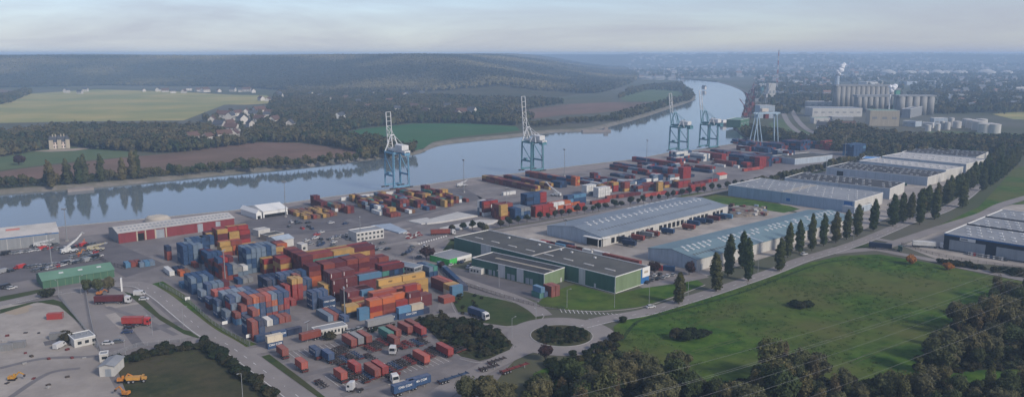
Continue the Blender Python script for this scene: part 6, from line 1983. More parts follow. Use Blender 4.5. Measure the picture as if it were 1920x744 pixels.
for n_, (x, y, r, h) in enumerate([(1822, 240, 9, 12), (1834, 244, 9, 13), (1845, 249, 9, 13), (1856, 247, 8, 12), (1864, 250, 8, 13), (1840, 238, 8, 12), (1812, 236, 7, 11), (1794, 240, 6, 10), (1783, 238, 4, 14), (1776, 243, 4, 11), (1766, 242, 3.5, 12), (1758, 245, 3.5, 10), (1740, 246, 4, 9)]):
    tank((x, y), r, h, 'white round tank, %s of the cluster right of silos' % nth(n_))
for n_, (x, r) in enumerate([(1664, 38), (1702, 26), (1709, 22), (1731, 26), (1757, 34), (1772, 22), (1796, 26), (1806, 20), (1848, 46), (1887, 28)]):
    p = G(x, 142)
    t = thing('storage_tank', 'pale domed oil tank on the distant slope, %s from left' % nth(n_), 'tank', (p.x, p.y, max(0.0, float(far_h(np.array([p.x]), np.array([p.y]))[0]) - 3)), 0, 'hillside oil tanks')
    MB().tube((0, 0, 0), (0, 0, 20), r, n=28).build('shell', M['w_white'], t)
    MB().tube((0, 0, 20), (0, 0, 20 + r * 0.3), r * 1.01, r * 0.3, n=28).build('roof', M['r_white'], t)
rr = random.Random(20)
for n_, (x, y) in enumerate([(1540, 150), (1560, 143), (1625, 160), (1645, 158), (1760, 165), (1790, 170), (1815, 170), (1770, 185), (1800, 186), (1838, 196), (1850, 197), (1880, 195), (1505, 165), (1490, 160), (1640, 150), (1700, 160),
                             (1735, 158), (1870, 160), (1905, 170), (1425, 165), (1445, 168), (1330, 140), (1290, 138), (1250, 132), (1380, 135)]):
    w_ = rr.uniform(9, 22)
    s_ = Shed('distant_shed', 'distant pale shed, %s of those on the far plain' % nth(n_), (x, y), (x + w_, y + rr.uniform(-0.4, 0.4)), 40, rr.uniform(9, 14), M[rr.choice(('w_white', 'w_white', 'w_pale', 'beige'))], M[rr.choice(('r_white', 'r_grey', 'r_blue'))], cat='shed', group='distant sheds')

# ================================================================== HOUSES OF THE FAR BANK
M['render'] = mat('house_render', (0.55, 0.52, 0.47), 0.9, (0.42, 0.39, 0.35), 0.3, rand=0.2)


def house_proto(w, d, h, roofm):
    t = thing('house', 'house', 'house')
    wl_ = MB()
    wl_.box(-w / 2, w / 2, -d / 2, d / 2, 0, h)
    wl_.add([(-w / 2, -d / 2, h), (-w / 2, d / 2, h), (-w / 2, 0, h + d * 0.42), (w / 2, -d / 2, h), (w / 2, d / 2, h), (w / 2, 0, h + d * 0.42)], [(0, 2, 1), (3, 4, 5)])
    wl_.build('wall', M['render'], t)
    rf = MB()
    e, rz_ = 0.5, h + d * 0.45
    for s in (-1, 1):
        rf.add([(-w / 2 - e, s * (d / 2 + e), h - 0.35), (w / 2 + e, s * (d / 2 + e), h - 0.35), (w / 2 + e, 0, rz_), (-w / 2 - e, 0, rz_),
                (-w / 2 - e, s * (d / 2 + e), h - 0.1), (w / 2 + e, s * (d / 2 + e), h - 0.1), (w / 2 + e, 0, rz_ + 0.25), (-w / 2 - e, 0, rz_ + 0.25)],
               [(0, 1, 2, 3), (4, 5, 6, 7), (0, 1, 5, 4), (1, 2, 6, 5), (3, 0, 4, 7)])
    r = rf.build('roof', roofm, t)
    MB().box(w / 2 - 1.6, w / 2 - 0.7, -0.4, 0.4, rz_ - 0.6, rz_ + 1.3).build('chimney', M['r_tile'], r)
    for s in (-1, 1):
        for k in range(3):
            x = -w / 2 + (k + 0.5) * w / 3
            MB().box(x - 0.5, x + 0.5, s * d / 2 - 0.03, s * d / 2 + 0.03, h * 0.35, h * 0.7).build('window', M['glass'], t)
    return t


HPR = [house_proto(11, 8, 5, M['r_slate']), house_proto(13, 8, 4, M['r_tile']), house_proto(9, 8, 6, M['r_slate']), house_proto(16, 9, 5, M['r_tile'])]
HOUSES = [(125, 174), (270, 172), (297, 172), (310, 173), (325, 175), (345, 175), (355, 170), (372, 172), (385, 173), (410, 173), (437, 172), (450, 173), (463, 172), (475, 174), (490, 189), (503, 190), (523, 180), (525, 186),
          (583, 180), (620, 191), (672, 196), (700, 180), (730, 194), (755, 181), (762, 183), (790, 180), (839, 203), (800, 214), (868, 216), (885, 216), (858, 217), (545, 240), (420, 222), (432, 226), (445, 217), (462, 216), (475, 220),
          (412, 242), (435, 246), (440, 257), (420, 259), (486, 213), (500, 222), (455, 232), (398, 230), (470, 238), (430, 236), (488, 229), (505, 215), (160, 172), (560, 176), (600, 184), (648, 188), (690, 204), (745, 210), (777, 204),
          (515, 232), (390, 262), (360, 262), (150, 176), (1320, 168), (1560, 240), (1575, 246), (1540, 246), (1590, 243)]
rr = random.Random(31)
for n_, (x, y) in enumerate(HOUSES):
    p = G(x, y)
    k = rr.randrange(4)
    clone(HPR[k], (p.x, p.y, 0), rr.uniform(0, 3.1), '%s-roofed pale house, %s of the scattered far bank houses' % (('slate', 'tiled')[k % 2], nth(n_)), 'far bank houses', scale=rr.uniform(1.15, 1.6))
for h_ in HPR: drop(h_)
# villa and chateau
vi = Shed('white_villa', 'white villa with hipped roof in trees behind the first crane', (638, 226), (653, 223), 11, 8, M['trim'], M['r_slate'], 'gable', 5, cat='house')
for fl in (0, 1):
    for k in range(4): vi.front('window', vi.L * (k + 0.3) / 4, vi.L * (k + 0.7) / 4, 1.2 + fl * 3.6, 3.2 + fl * 3.6, M['glass'])
ch = Shed('chateau', 'small chateau of pale brick with steep slate roofs and turrets', (95, 280), (129, 278), 13, 8.5, mat('chateau_brick', (0.48, 0.36, 0.31), 0.9, (0.62, 0.56, 0.5), 0.6), M['r_slate'], 'gable', 6.0, cat='chateau')
for fl in (0, 1):
    for k in range(7):
        ch.front('window', ch.L * (k + 0.3) / 7, ch.L * (k + 0.7) / 7, 1.2 + fl * 4, 3.6 + fl * 4, M['glass'])
for k in (0.04, 0.5, 0.96):
    tw_ = MB().box(ch.L * k - 2.2, ch.L * k + 2.2, -1.5, 3.0, 0, 11).build('turret', M['beige'], ch.t)
    MB().add([(ch.L * k - 2.6, -1.9, 11), (ch.L * k + 2.6, -1.9, 11), (ch.L * k + 2.6, 3.4, 11), (ch.L * k - 2.6, 3.4, 11), (ch.L * k, 0.8, 17)], [(0, 1, 4), (1, 2, 4), (2, 3, 4), (3, 0, 4), (3, 2, 1, 0)]).build('turret_roof', M['r_slate'], tw_)
for k in (0.2, 0.36, 0.66, 0.82): MB().box(ch.L * k - 0.6, ch.L * k + 0.6, 5.8, 7.2, 12.5, 17).build('chimney', M['beige'], ch.roof)
sheet('chateau_terrace', [(60, 284), (92, 281), (132, 279), (160, 277), (180, 278), (140, 283), (95, 285)], 0.2, M['sand'])
p = G(147, 353)
o = MB().box(-10, 10, -2, 2, 0, 2.2).box(-10.3, 10.3, -2.3, 2.3, 2.2, 2.5).build('river_landing', M['quay']); o.location, o.rotation_euler = (p.x, p.y + 3, -2.6), (0, 0, VA)
tag(o, 'pale landing stage at the foot of far riverbank', 'landing')
p = G(1118, 244)
o = MB().box(-22, 22, -3, 3, -1, 2.2).box(12, 18, -2, 2, 2.2, 6).build('jetty', M['quay']); o.location, o.rotation_euler = (p.x, p.y, -2.0), (0, 0, 0.2)
tag(o, 'low concrete jetty on the far bank right of second crane', 'jetty')
p = G(1372, 233, WZ)
t = thing('barge', 'dark barge moored at the far right bank', 'boat', (p.x, p.y, WZ), rad(30))
MB().add([(-24, -4, 0), (20, -4, 0), (26, 0, 0), (20, 4, 0), (-24, 4, 0), (-25, -4.5, 3.4), (21, -4.5, 3.4), (28, 0, 4), (21, 4.5, 3.4), (-25, 4.5, 3.4)], [(4, 3, 2, 1, 0), (5, 6, 7, 8, 9), (0, 1, 6, 5), (1, 2, 7, 6), (2, 3, 8, 7), (3, 4, 9, 8), (4, 0, 5, 9)]).build('hull', M['chassis'], t)
c = MB().box(-23, -15, -3.2, 3.2, 3.4, 8).build('wheelhouse', M['trim'], t)
MB().box(-15.02, -14.9, -2.6, 2.6, 5.6, 7.2).build('window', M['glass'], c)
MB().box(-13, 17, -3, 3, 3.4, 5).build('hatch_cover', M['r_grey'], t)

# ================================================================== POWER LINE
A0, B0 = G(1520, 648, 30), G(1813, 551, 30)
dd = (B0 - A0).normalized()
PA, PB = A0 - dd * 150, B0 + dd * 170
nrm = Vector((-dd.y, dd.x, 0))


def pylon(P, label):
    t = thing('pylon', label, 'pylon', (P.x, P.y, 0), math.atan2(dd.y, dd.x), 'power pylons')
    mb = MB()
    for sx, sy in ((1, 1), (1, -1), (-1, 1), (-1, -1)): mb.bar((sx * 2.6, sy * 2.6, 0), (sx * 0.5, sy * 0.5, 38), 0.22)
    for k in range(6):
        z0, z1 = k * 6, k * 6 + 6
        w0, w1_ = 2.6 - 2.1 * z0 / 38, 2.6 - 2.1 * z1 / 38
        for s in (1, -1):
            mb.bar((-w0, s * w0, z0), (w1_, s * w1_, z1), 0.12); mb.bar((s * w0, -w0, z0), (s * w1_, w1_, z1), 0.12)
    mb.build('tower', M['steel'], t)
    for z, w_ in ((26, 8), (32, 7), (38, 4)):
        MB().bar((0, -w_, z), (0, w_, z), 0.35, 0.5).build('cross_arm', M['steel'], t)


pylon(PA, 'lattice pylon standing before the meadow wood, lower end of lines')
pylon(PB, 'lattice pylon beyond the right wood, upper end of lines')
for n_, (z, w_) in enumerate([(26, -8), (26, 8), (32, -7), (32, 7), (38, -4), (38, 4)]):
    pts = []
    for k in range(25):
        t_ = k / 24
        q = PA.lerp(PB, t_) + nrm * w_
        pts.append(Vector((q.x, q.y, z - 6.5 * 4 * t_ * (1 - t_))))
    mb = MB()
    for k in range(24): mb.tube(pts[k], pts[k + 1], 0.02, n=4, cap=False)
    o = mb.build('power_cable', M['steel'])
    tag(o, '%s power cable from the bottom sagging over the meadow' % nth(n_), 'cable', 'power cables')

# ================================================================== TREES
M['leaf_far'] = leafmat('far_foliage', [(0.03, 0.046, 0.02), (0.042, 0.058, 0.024), (0.06, 0.066, 0.028), (0.095, 0.08, 0.034), (0.036, 0.054, 0.028), (0.11, 0.09, 0.036), (0.055, 0.055, 0.03)], 0.12, patch=((0.12, 0.1, 0.05), 0.006, 0.5))
M['leaf_hill'] = leafmat('hill_foliage', [(0.03, 0.038, 0.02), (0.04, 0.045, 0.022), (0.055, 0.052, 0.025), (0.035, 0.04, 0.022), (0.07, 0.06, 0.03)], 0.1, patch=((0.24, 0.2, 0.1), 0.0016, 0.8))  # pale patches: sunlit parts of the slope put into the leaf colour
M['leaf_near'] = leafmat('wood_foliage', [(0.035, 0.05, 0.02), (0.055, 0.07, 0.028), (0.085, 0.088, 0.04), (0.04, 0.054, 0.024), (0.105, 0.095, 0.05), (0.075, 0.078, 0.045)], 0.5)
M['leaf_dark'] = leafmat('dark_foliage', [(0.016, 0.026, 0.012), (0.024, 0.032, 0.014), (0.034, 0.034, 0.018), (0.045, 0.04, 0.02)], 0.5)
M['leaf_poplar'] = leafmat('poplar_foliage', [(0.034, 0.05, 0.018), (0.045, 0.06, 0.02), (0.06, 0.068, 0.024), (0.04, 0.05, 0.02), (0.08, 0.072, 0.026)], 0.4)
M['leaf_autumn'] = leafmat('autumn_foliage', [(0.22, 0.09, 0.025), (0.3, 0.13, 0.04)], 0.5)
M['leaf_olive'] = leafmat('olive_foliage', [(0.075, 0.08, 0.04), (0.1, 0.09, 0.045)], 0.5)
M['leaf_plum'] = leafmat('plum_foliage', [(0.03, 0.02, 0.022), (0.045, 0.024, 0.024)], 0.5)


def crown_mesh(name, m, seed, rx, rz, n, leaf, lobes=7, shape='round', core=True):
    """crown about 0..2*rz high above its base: leaf clumps spread through lobes of different size, over a dark uneven core"""
    rng = random.Random(seed)
    L_ = []
    if shape == 'poplar':
        for k in range(lobes):
            t = k / (lobes - 1)
            r = rx * (0.8 + 0.2 * math.sin(math.pi * min(1, t * 0.9 + 0.1))) * (1 - 0.5 * max(0.0, (t - 0.6) / 0.4) ** 2)
            L_.append((Vector((rng.uniform(-.22, .22) * rx, rng.uniform(-.22, .22) * rx, rz * (0.14 + 1.7 * t))), r, rz * 2.0 / lobes))
    else:
        for k in range(lobes):
            a = rng.uniform(0, 6.283); q = rng.uniform(0.25, 0.75) * rx
            z = rng.uniform(0.6, 1.45) * rz
            r = rx * (rng.uniform(0.42, 0.66) if lobes < 10 else rng.uniform(0.2, 0.5))
            L_.append((Vector((math.cos(a) * q, math.sin(a) * q, z)), r, r * rng.uniform(0.75, 1.0) * rz / rx))
        L_.append((Vector((0, 0, rz)), rx * 0.7, rz * 0.85))
    vs, fs = [], []
    if core:
        for c, r, h in L_:
            bm = bmesh.new()
            bmesh.ops.create_icosphere(bm, subdivisions=2 if n > 500 else 1, radius=1.0)
            o = len(vs)
            for v in bm.verts:
                k = 0.80 * (1 + 0.35 * mnoise.noise(v.co * 2.1 + c))
                vs.append((c.x + v.co.x * r * k, c.y + v.co.y * r * k, max(0.05, c.z + v.co.z * h * k)))
            fs += [tuple(o + v.index for v in f.verts) for f in bm.faces]
            bm.free()
    wts = [r * r for _, r, _ in L_]
    for i in range(n):
        c, r, h = rng.choices(L_, wts)[0]
        d = Vector((rng.gauss(0, 1), rng.gauss(0, 1), rng.gauss(0.15, 1))).normalized()
        k = rng.uniform(0.72, 1.12) * (1 + 0.25 * mnoise.noise(d * 1.9 + c))
        p = Vector((c.x + d.x * r * k, c.y + d.y * r * k, max(0.1, c.z + d.z * h * k)))
        nn = (d + Vector((rng.gauss(0, .55), rng.gauss(0, .55), rng.gauss(0.25, .55)))).normalized()
        a = nn.orthogonal().normalized()
        a = Matrix.Rotation(rng.uniform(0, 6.28), 3, nn) @ a
        b_ = nn.cross(a)
        s = leaf * rng.uniform(0.6, 1.4)
        o = len(vs)
        bend = nn * (s * 0.25)
        vs += [tuple(p - a * s - bend), tuple(p - b_ * s * 0.7), tuple(p + a * s - bend), tuple(p + b_ * s * 0.7)]
        fs.append((o, o + 1, o + 3)); fs.append((o + 1, o + 2, o + 3))
    me = bpy.data.meshes.new(name)
    me.from_pydata(vs, [], fs)
    me.materials.append(m)
    return me


def trunk_mesh(h, r, seed, limbs=5, rx=3.0):
    rng = random.Random(seed)
    mb = MB()
    mb.tube((0, 0, -0.3), (0, 0, h * 0.6), r, r * 0.7, 8)
    mb.tube((0, 0, h * 0.6), (rng.uniform(-.3, .3), rng.uniform(-.3, .3), h * 1.5), r * 0.7, r * 0.2, 7)
    for k in range(limbs):
        a = rng.uniform(0, 6.283)
        z = h * rng.uniform(0.55, 1.0)
        mb.tube((0, 0, z), (math.cos(a) * rx * 0.6, math.sin(a) * rx * 0.6, z + rx * rng.uniform(0.5, 1.0)), r * 0.45, r * 0.12, 5)
    return mb.mesh('trunk', M['bark'])


class TreeKind:
    def __init__(s, name, m, variants, rx, rz, n, leaf, trunk_h, trunk_r, shape='round', lobes=7, seed=0, core=True, limbs=5):
        s.name, s.th = name, trunk_h
        s.cr = [crown_mesh('crown', m, seed + 13 * k, rx, rz, n, leaf, lobes, shape, core) for k in range(variants)]
        s.tr = trunk_mesh(trunk_h, trunk_r, seed, 0 if shape == 'poplar' else limbs, rx)

    def put(s, p, scale, label, group, rng, cat='tree', zscale=None, z=0.0):
        t = thing(s.name, label, cat, (p[0], p[1], z), rng.uniform(0, 6.28), group)
        zs = scale * (zscale or 1.0)
        k_ = rng.uniform(0.88, 1.15)
        t.scale = (scale * k_, scale * k_, zs * rng.uniform(0.92, 1.07))
        t.rotation_euler = (rng.uniform(-.035, .035), rng.uniform(-.035, .035), t.rotation_euler[2])
        link('trunk', s.tr, t)
        c = link('crown', rng.choice(s.cr), t)
        c.location = (0, 0, s.th)
        return t


rt = random.Random(12)
K_POP = TreeKind('poplar_tree', M['leaf_poplar'], 4, 2.4, 9.6, 3000, 0.42, 1.3, 0.35, 'poplar', 12, seed=50)
K_ROAD = TreeKind('street_tree', M['leaf_dark'], 3, 2.3, 2.2, 700, 0.4, 2.0, 0.2, lobes=5, seed=70)
K_WOOD = TreeKind('wood_tree', M['leaf_near'], 5, 4.6, 4.6, 3600, 0.36, 2.4, 0.35, lobes=15, seed=90)
K_BUSH = TreeKind('bush', M['leaf_dark'], 4, 2.3, 1.3, 1300, 0.3, 0.2, 0.12, lobes=13, seed=110)
K_OLIVE = TreeKind('willow_tree', M['leaf_olive'], 2, 5.0, 4.6, 3600, 0.36, 1.8, 0.35, lobes=15, seed=130)
M['leaf_thin'] = leafmat('turning_foliage', [(0.08, 0.085, 0.035), (0.12, 0.1, 0.045), (0.1, 0.075, 0.045), (0.065, 0.08, 0.03)], 0.5)
K_THIN = TreeKind('thin_tree', M['leaf_thin'], 4, 3.0, 5.4, 1300, 0.3, 3.2, 0.24, lobes=12, seed=240, core=False, limbs=14)
K_AUT = TreeKind('autumn_bush', M['leaf_autumn'], 2, 3.2, 2.6, 1200, 0.36, 0.6, 0.2, lobes=6, seed=150)
K_PLUM = TreeKind('plum_tree', M['leaf_plum'], 2, 3.0, 2.9, 1400, 0.34, 1.2, 0.2, lobes=6, seed=170)
K_BANK = TreeKind('riverside_tree', M['leaf_far'], 5, 4.0, 4.6, 420, 0.75, 1.6, 0.3, lobes=7, seed=190)
K_BPOP = TreeKind('riverside_poplar', M['leaf_far'], 3, 3.2, 10.5, 700, 0.75, 1.0, 0.35, 'poplar', 11, seed=210)

POP_A = [(1365, 517, 22), (1392, 503, 21), (1477, 483, 21), (1499, 475, 20), (1522, 470, 21), (1544, 461, 20), (1567, 455, 19), (1587, 449, 19), (1607, 443, 20), (1637, 433, 22), (1674, 424, 22), (1691, 418, 21), (1706, 411, 20), (1726, 404, 20), (1739, 397, 20),
         (1757, 390, 20), (1772, 384, 20), (1780, 378, 20), (1793, 372, 20), (1801, 366, 19), (1809, 361, 20), (1820, 354, 19), (1828, 348, 20), (1836, 341, 19), (1845, 335, 20), (1851, 329, 20), (1858, 323, 21), (1864, 316, 20), (1870, 309, 20), (1876, 302, 20)]
POP_B = [(1273, 570, 15.5), (1343, 546, 21), (1403, 527, 23), (1461, 508, 18), (1724, 421, 24), (1752, 411, 23), (1804, 389, 21), (1843, 358, 20), (1857, 349, 20), (1866, 343, 21), (1874, 337, 24), (1882, 331, 22), (1889, 325, 21), (1895, 319, 20), (1901, 313, 20), (1907, 307, 19)]
for lst, side, nm in ((POP_A, 'shed side', 'a'), (POP_B, 'meadow side', 'b')):
    for n_, (x, y, h) in enumerate(lst):
        K_POP.put(G(x, y), 1.0 if y > 440 else 1.22, 'tall narrow poplar, %s from the roundabout on the %s of road' % (nth(n_), side), 'roadside poplars', rt, zscale=h / 20.6 / (1.0 if y > 440 else 1.22))

RT = [(848, 437), (868, 433), (886, 431), (905, 436), (938, 428), (955, 424), (972, 420), (988, 417)]
for k in range(34): RT.append((1012 + k * 14.0 + rt.uniform(-2, 2), 414.5 - k * 2.42 + rt.uniform(-0.8, 0.8)))
for n_, (x, y) in enumerate(RT):
    K_ROAD.put(G(x, y), rt.uniform(0.8, 1.12), 'small round street tree, %s from left along the dock road' % nth(n_), 'dock road trees', rt)
# hedge of bushier trees behind the big blue-grey shed and along the far road
for n_ in range(30):
    t_ = n_ / 29
    K_BANK.put(G(1420 + 210 * t_, 352 - 55 * t_ + rt.uniform(-2, 2)), rt.uniform(0.6, 0.95), 'dark hedge tree, %s from left behind the grey sheds' % nth(n_), 'hedge trees behind the sheds', rt)
# single trees and bushes
SING = [(K_PLUM, (800, 488), 1.25, 'round dark plum tree in car park inside curved road'), (K_PLUM, (829, 505), 0.7, 'small dark plum bush by the yard compound'), (K_PLUM, (1227, 514), 1.0, 'dark plum tree beside staff parking'),
        (K_PLUM, (1292, 515), 1.1, 'dark plum tree before pale-roofed shed corner'), (K_PLUM, (1022, 676), 0.95, 'dark reddish tree at the roundabout bottom exit'), (K_BUSH, (1153, 640), 1.3, 'dark bush at the right rim of roundabout'),
        (K_BUSH, (1168, 604), 1.0, 'dark bush above right rim of roundabout'), (K_AUT, (1708, 496), 1.05, 'orange autumn bush by the meadow road, larger left one'), (K_AUT, (1778, 506), 0.75, 'orange autumn bush by the meadow road, smaller right one'),
        (K_WOOD, (165, 550), 0.62, 'round tree before the green shed, left of three'), (K_WOOD, (185, 550), 0.66, 'round tree before the green shed, middle of three'), (K_WOOD, (204, 548), 0.66, 'round tree before the green shed, right of three'),
        (K_BUSH, (92, 556), 1.6, 'scrubby bush at the green shed gable'), (K_BUSH, (1490, 575), 1.25, 'lone dark bush in meadow, left half'), (K_BUSH, (1502, 578), 1.25, 'lone dark bush in meadow, middle'), (K_BUSH, (1514, 575), 1.25, 'lone dark bush in meadow, right half'),
        (K_BUSH, (1268, 635), 1.6, 'brown bush clump in meadow, left'), (K_BUSH, (1284, 637), 1.6, 'brown bush clump in meadow, middle'), (K_BUSH, (1302, 634), 1.5, 'brown bush clump in meadow, right'), (K_BUSH, (1320, 630), 1.1, 'small bush right of meadow clump'),
        (K_BUSH, (128, 640), 1.3, 'dark bush at left end of bungalow'), (K_BUSH, (122, 632), 1.1, 'dark bush behind left end of bungalow'), (K_BUSH, (905, 717), 0.9, 'small dark bush at the exit road'), (K_BUSH, (617, 637), 1.2, 'leafy bush before the long cabin'),
        (K_OLIVE, (880, 760), 0.95, 'yellow-olive willow at bottom edge, left one'), (K_OLIVE, (915, 764), 1.0, 'yellow-olive willow at bottom edge, middle one'), (K_OLIVE, (945, 768), 0.85, 'yellow-olive willow at bottom edge, right one'), (K_OLIVE, (910, 437), 0.55, 'yellowish tree near the dock road start'),
        (K_PLUM, (36, 310), 1.6, 'dark red tree on the chateau meadow')]
for K_, pp, s_, lab in SING:
    K_.put(G(*pp), s_, lab, 'single trees', rt)
# woods at the bottom right: tree by tree
def scatter(poly, n, rng, mind=0.0):
    P = [tuple(G(*p)[:2]) for p in poly]
    A = np.array(P)
    out = []
    xs, ys = A[:, 0], A[:, 1]
    tries = 0
    while len(out) < n and tries < n * 60:
        tries += 1
        x, y = rng.uniform(xs.min(), xs.max()), rng.uniform(ys.min(), ys.max())
        if not inside(np.array([x]), np.array([y]), A)[0]: continue
        if mind and any((x - q[0]) ** 2 + (y - q[1]) ** 2 < mind * mind for q in out): continue
        out.append((x, y))
    return out


def order(pts):
    return sorted(pts, key=lambda q: (q[0] / q[1]))


WOODS = [('bottom centre wood', [(950, 800), (985, 752), (1050, 735), (1120, 716), (1160, 694), (1215, 692), (1260, 716), (1330, 738), (1420, 748), (1420, 840), (1000, 870)], 70, 4.2, (K_WOOD, K_WOOD, K_OLIVE, K_THIN), (0.5, 1.15)),
         ('clump at meadow foot', [(1420, 722), (1450, 706), (1510, 704), (1545, 724), (1530, 770), (1420, 780)], 20, 4.4, (K_WOOD, K_WOOD, K_THIN), (0.65, 1.2)),
         ('low wood below meadow', [(1545, 726), (1640, 722), (1720, 728), (1800, 732), (1950, 728), (2040, 744), (1900, 850), (1500, 860)], 76, 3.8, (K_WOOD, K_WOOD, K_OLIVE, K_THIN), (0.4, 0.9)),
         ('right hand wood', [(1712, 694), (1722, 674), (1760, 640), (1800, 606), (1840, 576), (1870, 556), (1930, 536), (2100, 545), (2200, 640), (2000, 690), (1840, 694), (1760, 702)], 90, 4.4, (K_WOOD, K_WOOD, K_WOOD, K_OLIVE, K_THIN), (0.5, 1.15))]
for nm, poly, n, md, kinds, (s0, s1) in WOODS:
    for n_, (x, y) in enumerate(order(scatter(poly, n, rt, md))):
        s_ = rt.uniform(s0, s1)
        rt.choice(kinds).put((x, y), s_, 'leafy tree in the %s, %s from left' % (nm, nth(n_)), 'trees of the ' + nm, rt, zscale=rt.uniform(0.9, 1.25))
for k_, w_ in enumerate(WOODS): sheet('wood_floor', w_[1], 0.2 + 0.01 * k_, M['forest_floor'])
# bush belts
BELTS = [('scrub island left of roundabout', [(792, 608), (830, 598), (880, 604), (935, 626), (956, 646), (940, 662), (900, 670), (868, 662), (830, 640)], 54, 2.2, (0.6, 1.3)),
         ('hedge along left road', [(386, 640), (405, 655), (470, 706), (520, 744), (500, 744), (440, 700), (400, 668), (372, 650)], 48, 1.6, (0.5, 1.15)),
         ('hedge above dark scrub', [(212, 678), (290, 657), (370, 648), (372, 655), (300, 666), (215, 687)], 34, 1.5, (0.45, 1.0)),
         ('rough corner by compound', [(850, 562), (866, 550), (900, 556), (920, 562), (900, 575), (868, 590)], 14, 2.0, (0.3, 0.6)),
         ('planting on roundabout', [(1003, 630), (1015, 617), (1053, 612), (1090, 617), (1103, 630), (1090, 641), (1053, 646), (1015, 641)], 56, 1.5, (0.42, 0.65)),
         ('hedge before navy building', [(1760, 490), (1830, 500), (1930, 516), (1930, 522), (1830, 506), (1760, 495)], 26, 2.0, (0.7, 1.0)),
         ('hedge by container park', [(600, 641), (690, 627), (790, 605), (830, 590), (828, 586), (780, 599), (690, 621), (640, 632)], 18, 1.6, (0.3, 0.55)),
         ('lower roundabout bank', [(1045, 672), (1100, 660), (1150, 640), (1160, 650), (1110, 672), (1060, 686), (1010, 700)], 22, 2.0, (0.5, 0.9))]
for nm, poly, n, md, (s0, s1) in BELTS:
    for n_, (x, y) in enumerate(order(scatter(poly, n, rt, md))):
        K_BUSH.put((x, y), rt.uniform(s0, s1), 'low bush in the %s, %s from left' % (nm, nth(n_)), nm, rt, cat='bush', zscale=rt.uniform(0.9, 1.4))

# far riverbank trees, one by one
for n_, (x, y, h) in enumerate([(92, 347, 22), (128, 346, 25), (150, 345, 24), (160, 344, 26), (190, 341, 25), (230, 338, 21), (250, 336, 26), (258, 335, 25), (98, 352, 20)]):
    K_BPOP.put(G(x, y), 1.0, 'dark columnar tree on far riverbank, %s from left' % nth(n_), 'far riverbank poplars', rt, zscale=h / 22)
k = 0
for i in range(96):
    t_ = i / 95
    x = -40 + 730 * t_
    y = 358 - 0.078 * (x + 40) - rt.uniform(-1.5, 3.0)
    K_BANK.put(G(x, y), rt.uniform(0.55, 1.15), 'bushy tree on the far riverbank, %s from left' % nth(i) if i < 99 else '', 'far riverbank trees', rt)
for i in range(60):
    t_ = i / 59
    x = 985 + 180 * t_
    y = 240 - 0.07 * (x - 985) - rt.uniform(-1, 4)
    K_BANK.put(G(x, y), rt.uniform(0.7, 1.1), 'hedge tree beyond the second crane, %s from left' % nth(i), 'hedge trees beyond the second crane', rt)

# ------------------------------------------------------------------ far woods as masses (points carrying tree crowns)
protos = bpy.data.collections.new('wood_crowns')
for k in range(6):
    o = bpy.data.objects.new('far_crown', crown_mesh('far_crown', M['leaf_far'], 300 + k, 5.2, 6.5, 90, 1.7, 4))
    protos.objects.link(o)
protos_h = bpy.data.collections.new('hill_crowns')
for k in range(5):
    o = bpy.data.objects.new('hill_crown', crown_mesh('hill_crown', M['leaf_hill'], 330 + k, 7.5, 7.0, 60, 2.4, 3))
    protos_h.objects.link(o)


def mass(name, label, pts, coll, s0, s1, seed):
    ng = bpy.data.node_groups.new(name, 'GeometryNodeTree')
    ng.interface.new_socket('Geometry', in_out='INPUT', socket_type='NodeSocketGeometry')
    ng.interface.new_socket('Geometry', in_out='OUTPUT', socket_type='NodeSocketGeometry')
    N, L = ng.nodes, ng.links
    gi, go = N.new('NodeGroupInput'), N.new('NodeGroupOutput')
    ci = N.new('GeometryNodeCollectionInfo'); ci.inputs['Collection'].default_value = coll
    ci.inputs['Separate Children'].default_value = True; ci.inputs['Reset Children'].default_value = True
    ip = N.new('GeometryNodeInstanceOnPoints'); ip.inputs['Pick Instance'].default_value = True
    rv = N.new('FunctionNodeRandomValue'); rv.data_type = 'FLOAT_VECTOR'
    rv.inputs['Min'].default_value = (0, 0, 0); rv.inputs['Max'].default_value = (0, 0, 6.28); rv.inputs['Seed'].default_value = seed
    rs_ = N.new('FunctionNodeRandomValue'); rs_.data_type = 'FLOAT_VECTOR'
    rs_.inputs['Min'].default_value = (s0, s0, s0); rs_.inputs['Max'].default_value = (s1, s1, s1); rs_.inputs['Seed'].default_value = seed + 1
    m2p = N.new('GeometryNodeMeshToPoints')
    L.new(gi.outputs[0], m2p.inputs['Mesh']); L.new(m2p.outputs[0], ip.inputs['Points'])
    L.new(ci.outputs[0], ip.inputs['Instance']); L.new(rv.outputs[0], ip.inputs['Rotation']); L.new(rs_.outputs[0], ip.inputs['Scale'])
    L.new(ip.outputs[0], go.inputs[0])
    me = bpy.data.meshes.new(name)
    me.from_pydata(pts, [], [])
    o = link(name, me)
    md = o.modifiers.new('crowns', 'NODES'); md.node_group = ng
    tag(o, label, 'wood', kind='stuff')


npr = np.random.default_rng(3)


def fill(poly, spacing, keep=1.0, hfn=None, thin=None):
    A = np.array([tuple(G(*p)[:2]) for p in poly]) if not isinstance(poly, np.ndarray) else poly
    x0, y0 = A.min(0); x1, y1 = A.max(0)
    xs, ys = np.meshgrid(np.arange(x0, x1, spacing), np.arange(y0, y1, spacing))
    xs = xs.ravel() + npr.uniform(-.45, .45, xs.size) * spacing
    ys = ys.ravel() + npr.uniform(-.45, .45, ys.size) * spacing
    ok = inside(xs, ys, A) & (npr.random(xs.size) < keep)
    if thin is not None: ok &= thin(xs, ys)
    xs, ys = xs[ok], ys[ok]
    zs = hfn(xs, ys) if hfn else np.zeros_like(xs)
    return np.stack([xs, ys, zs - 0.3], 1).tolist()


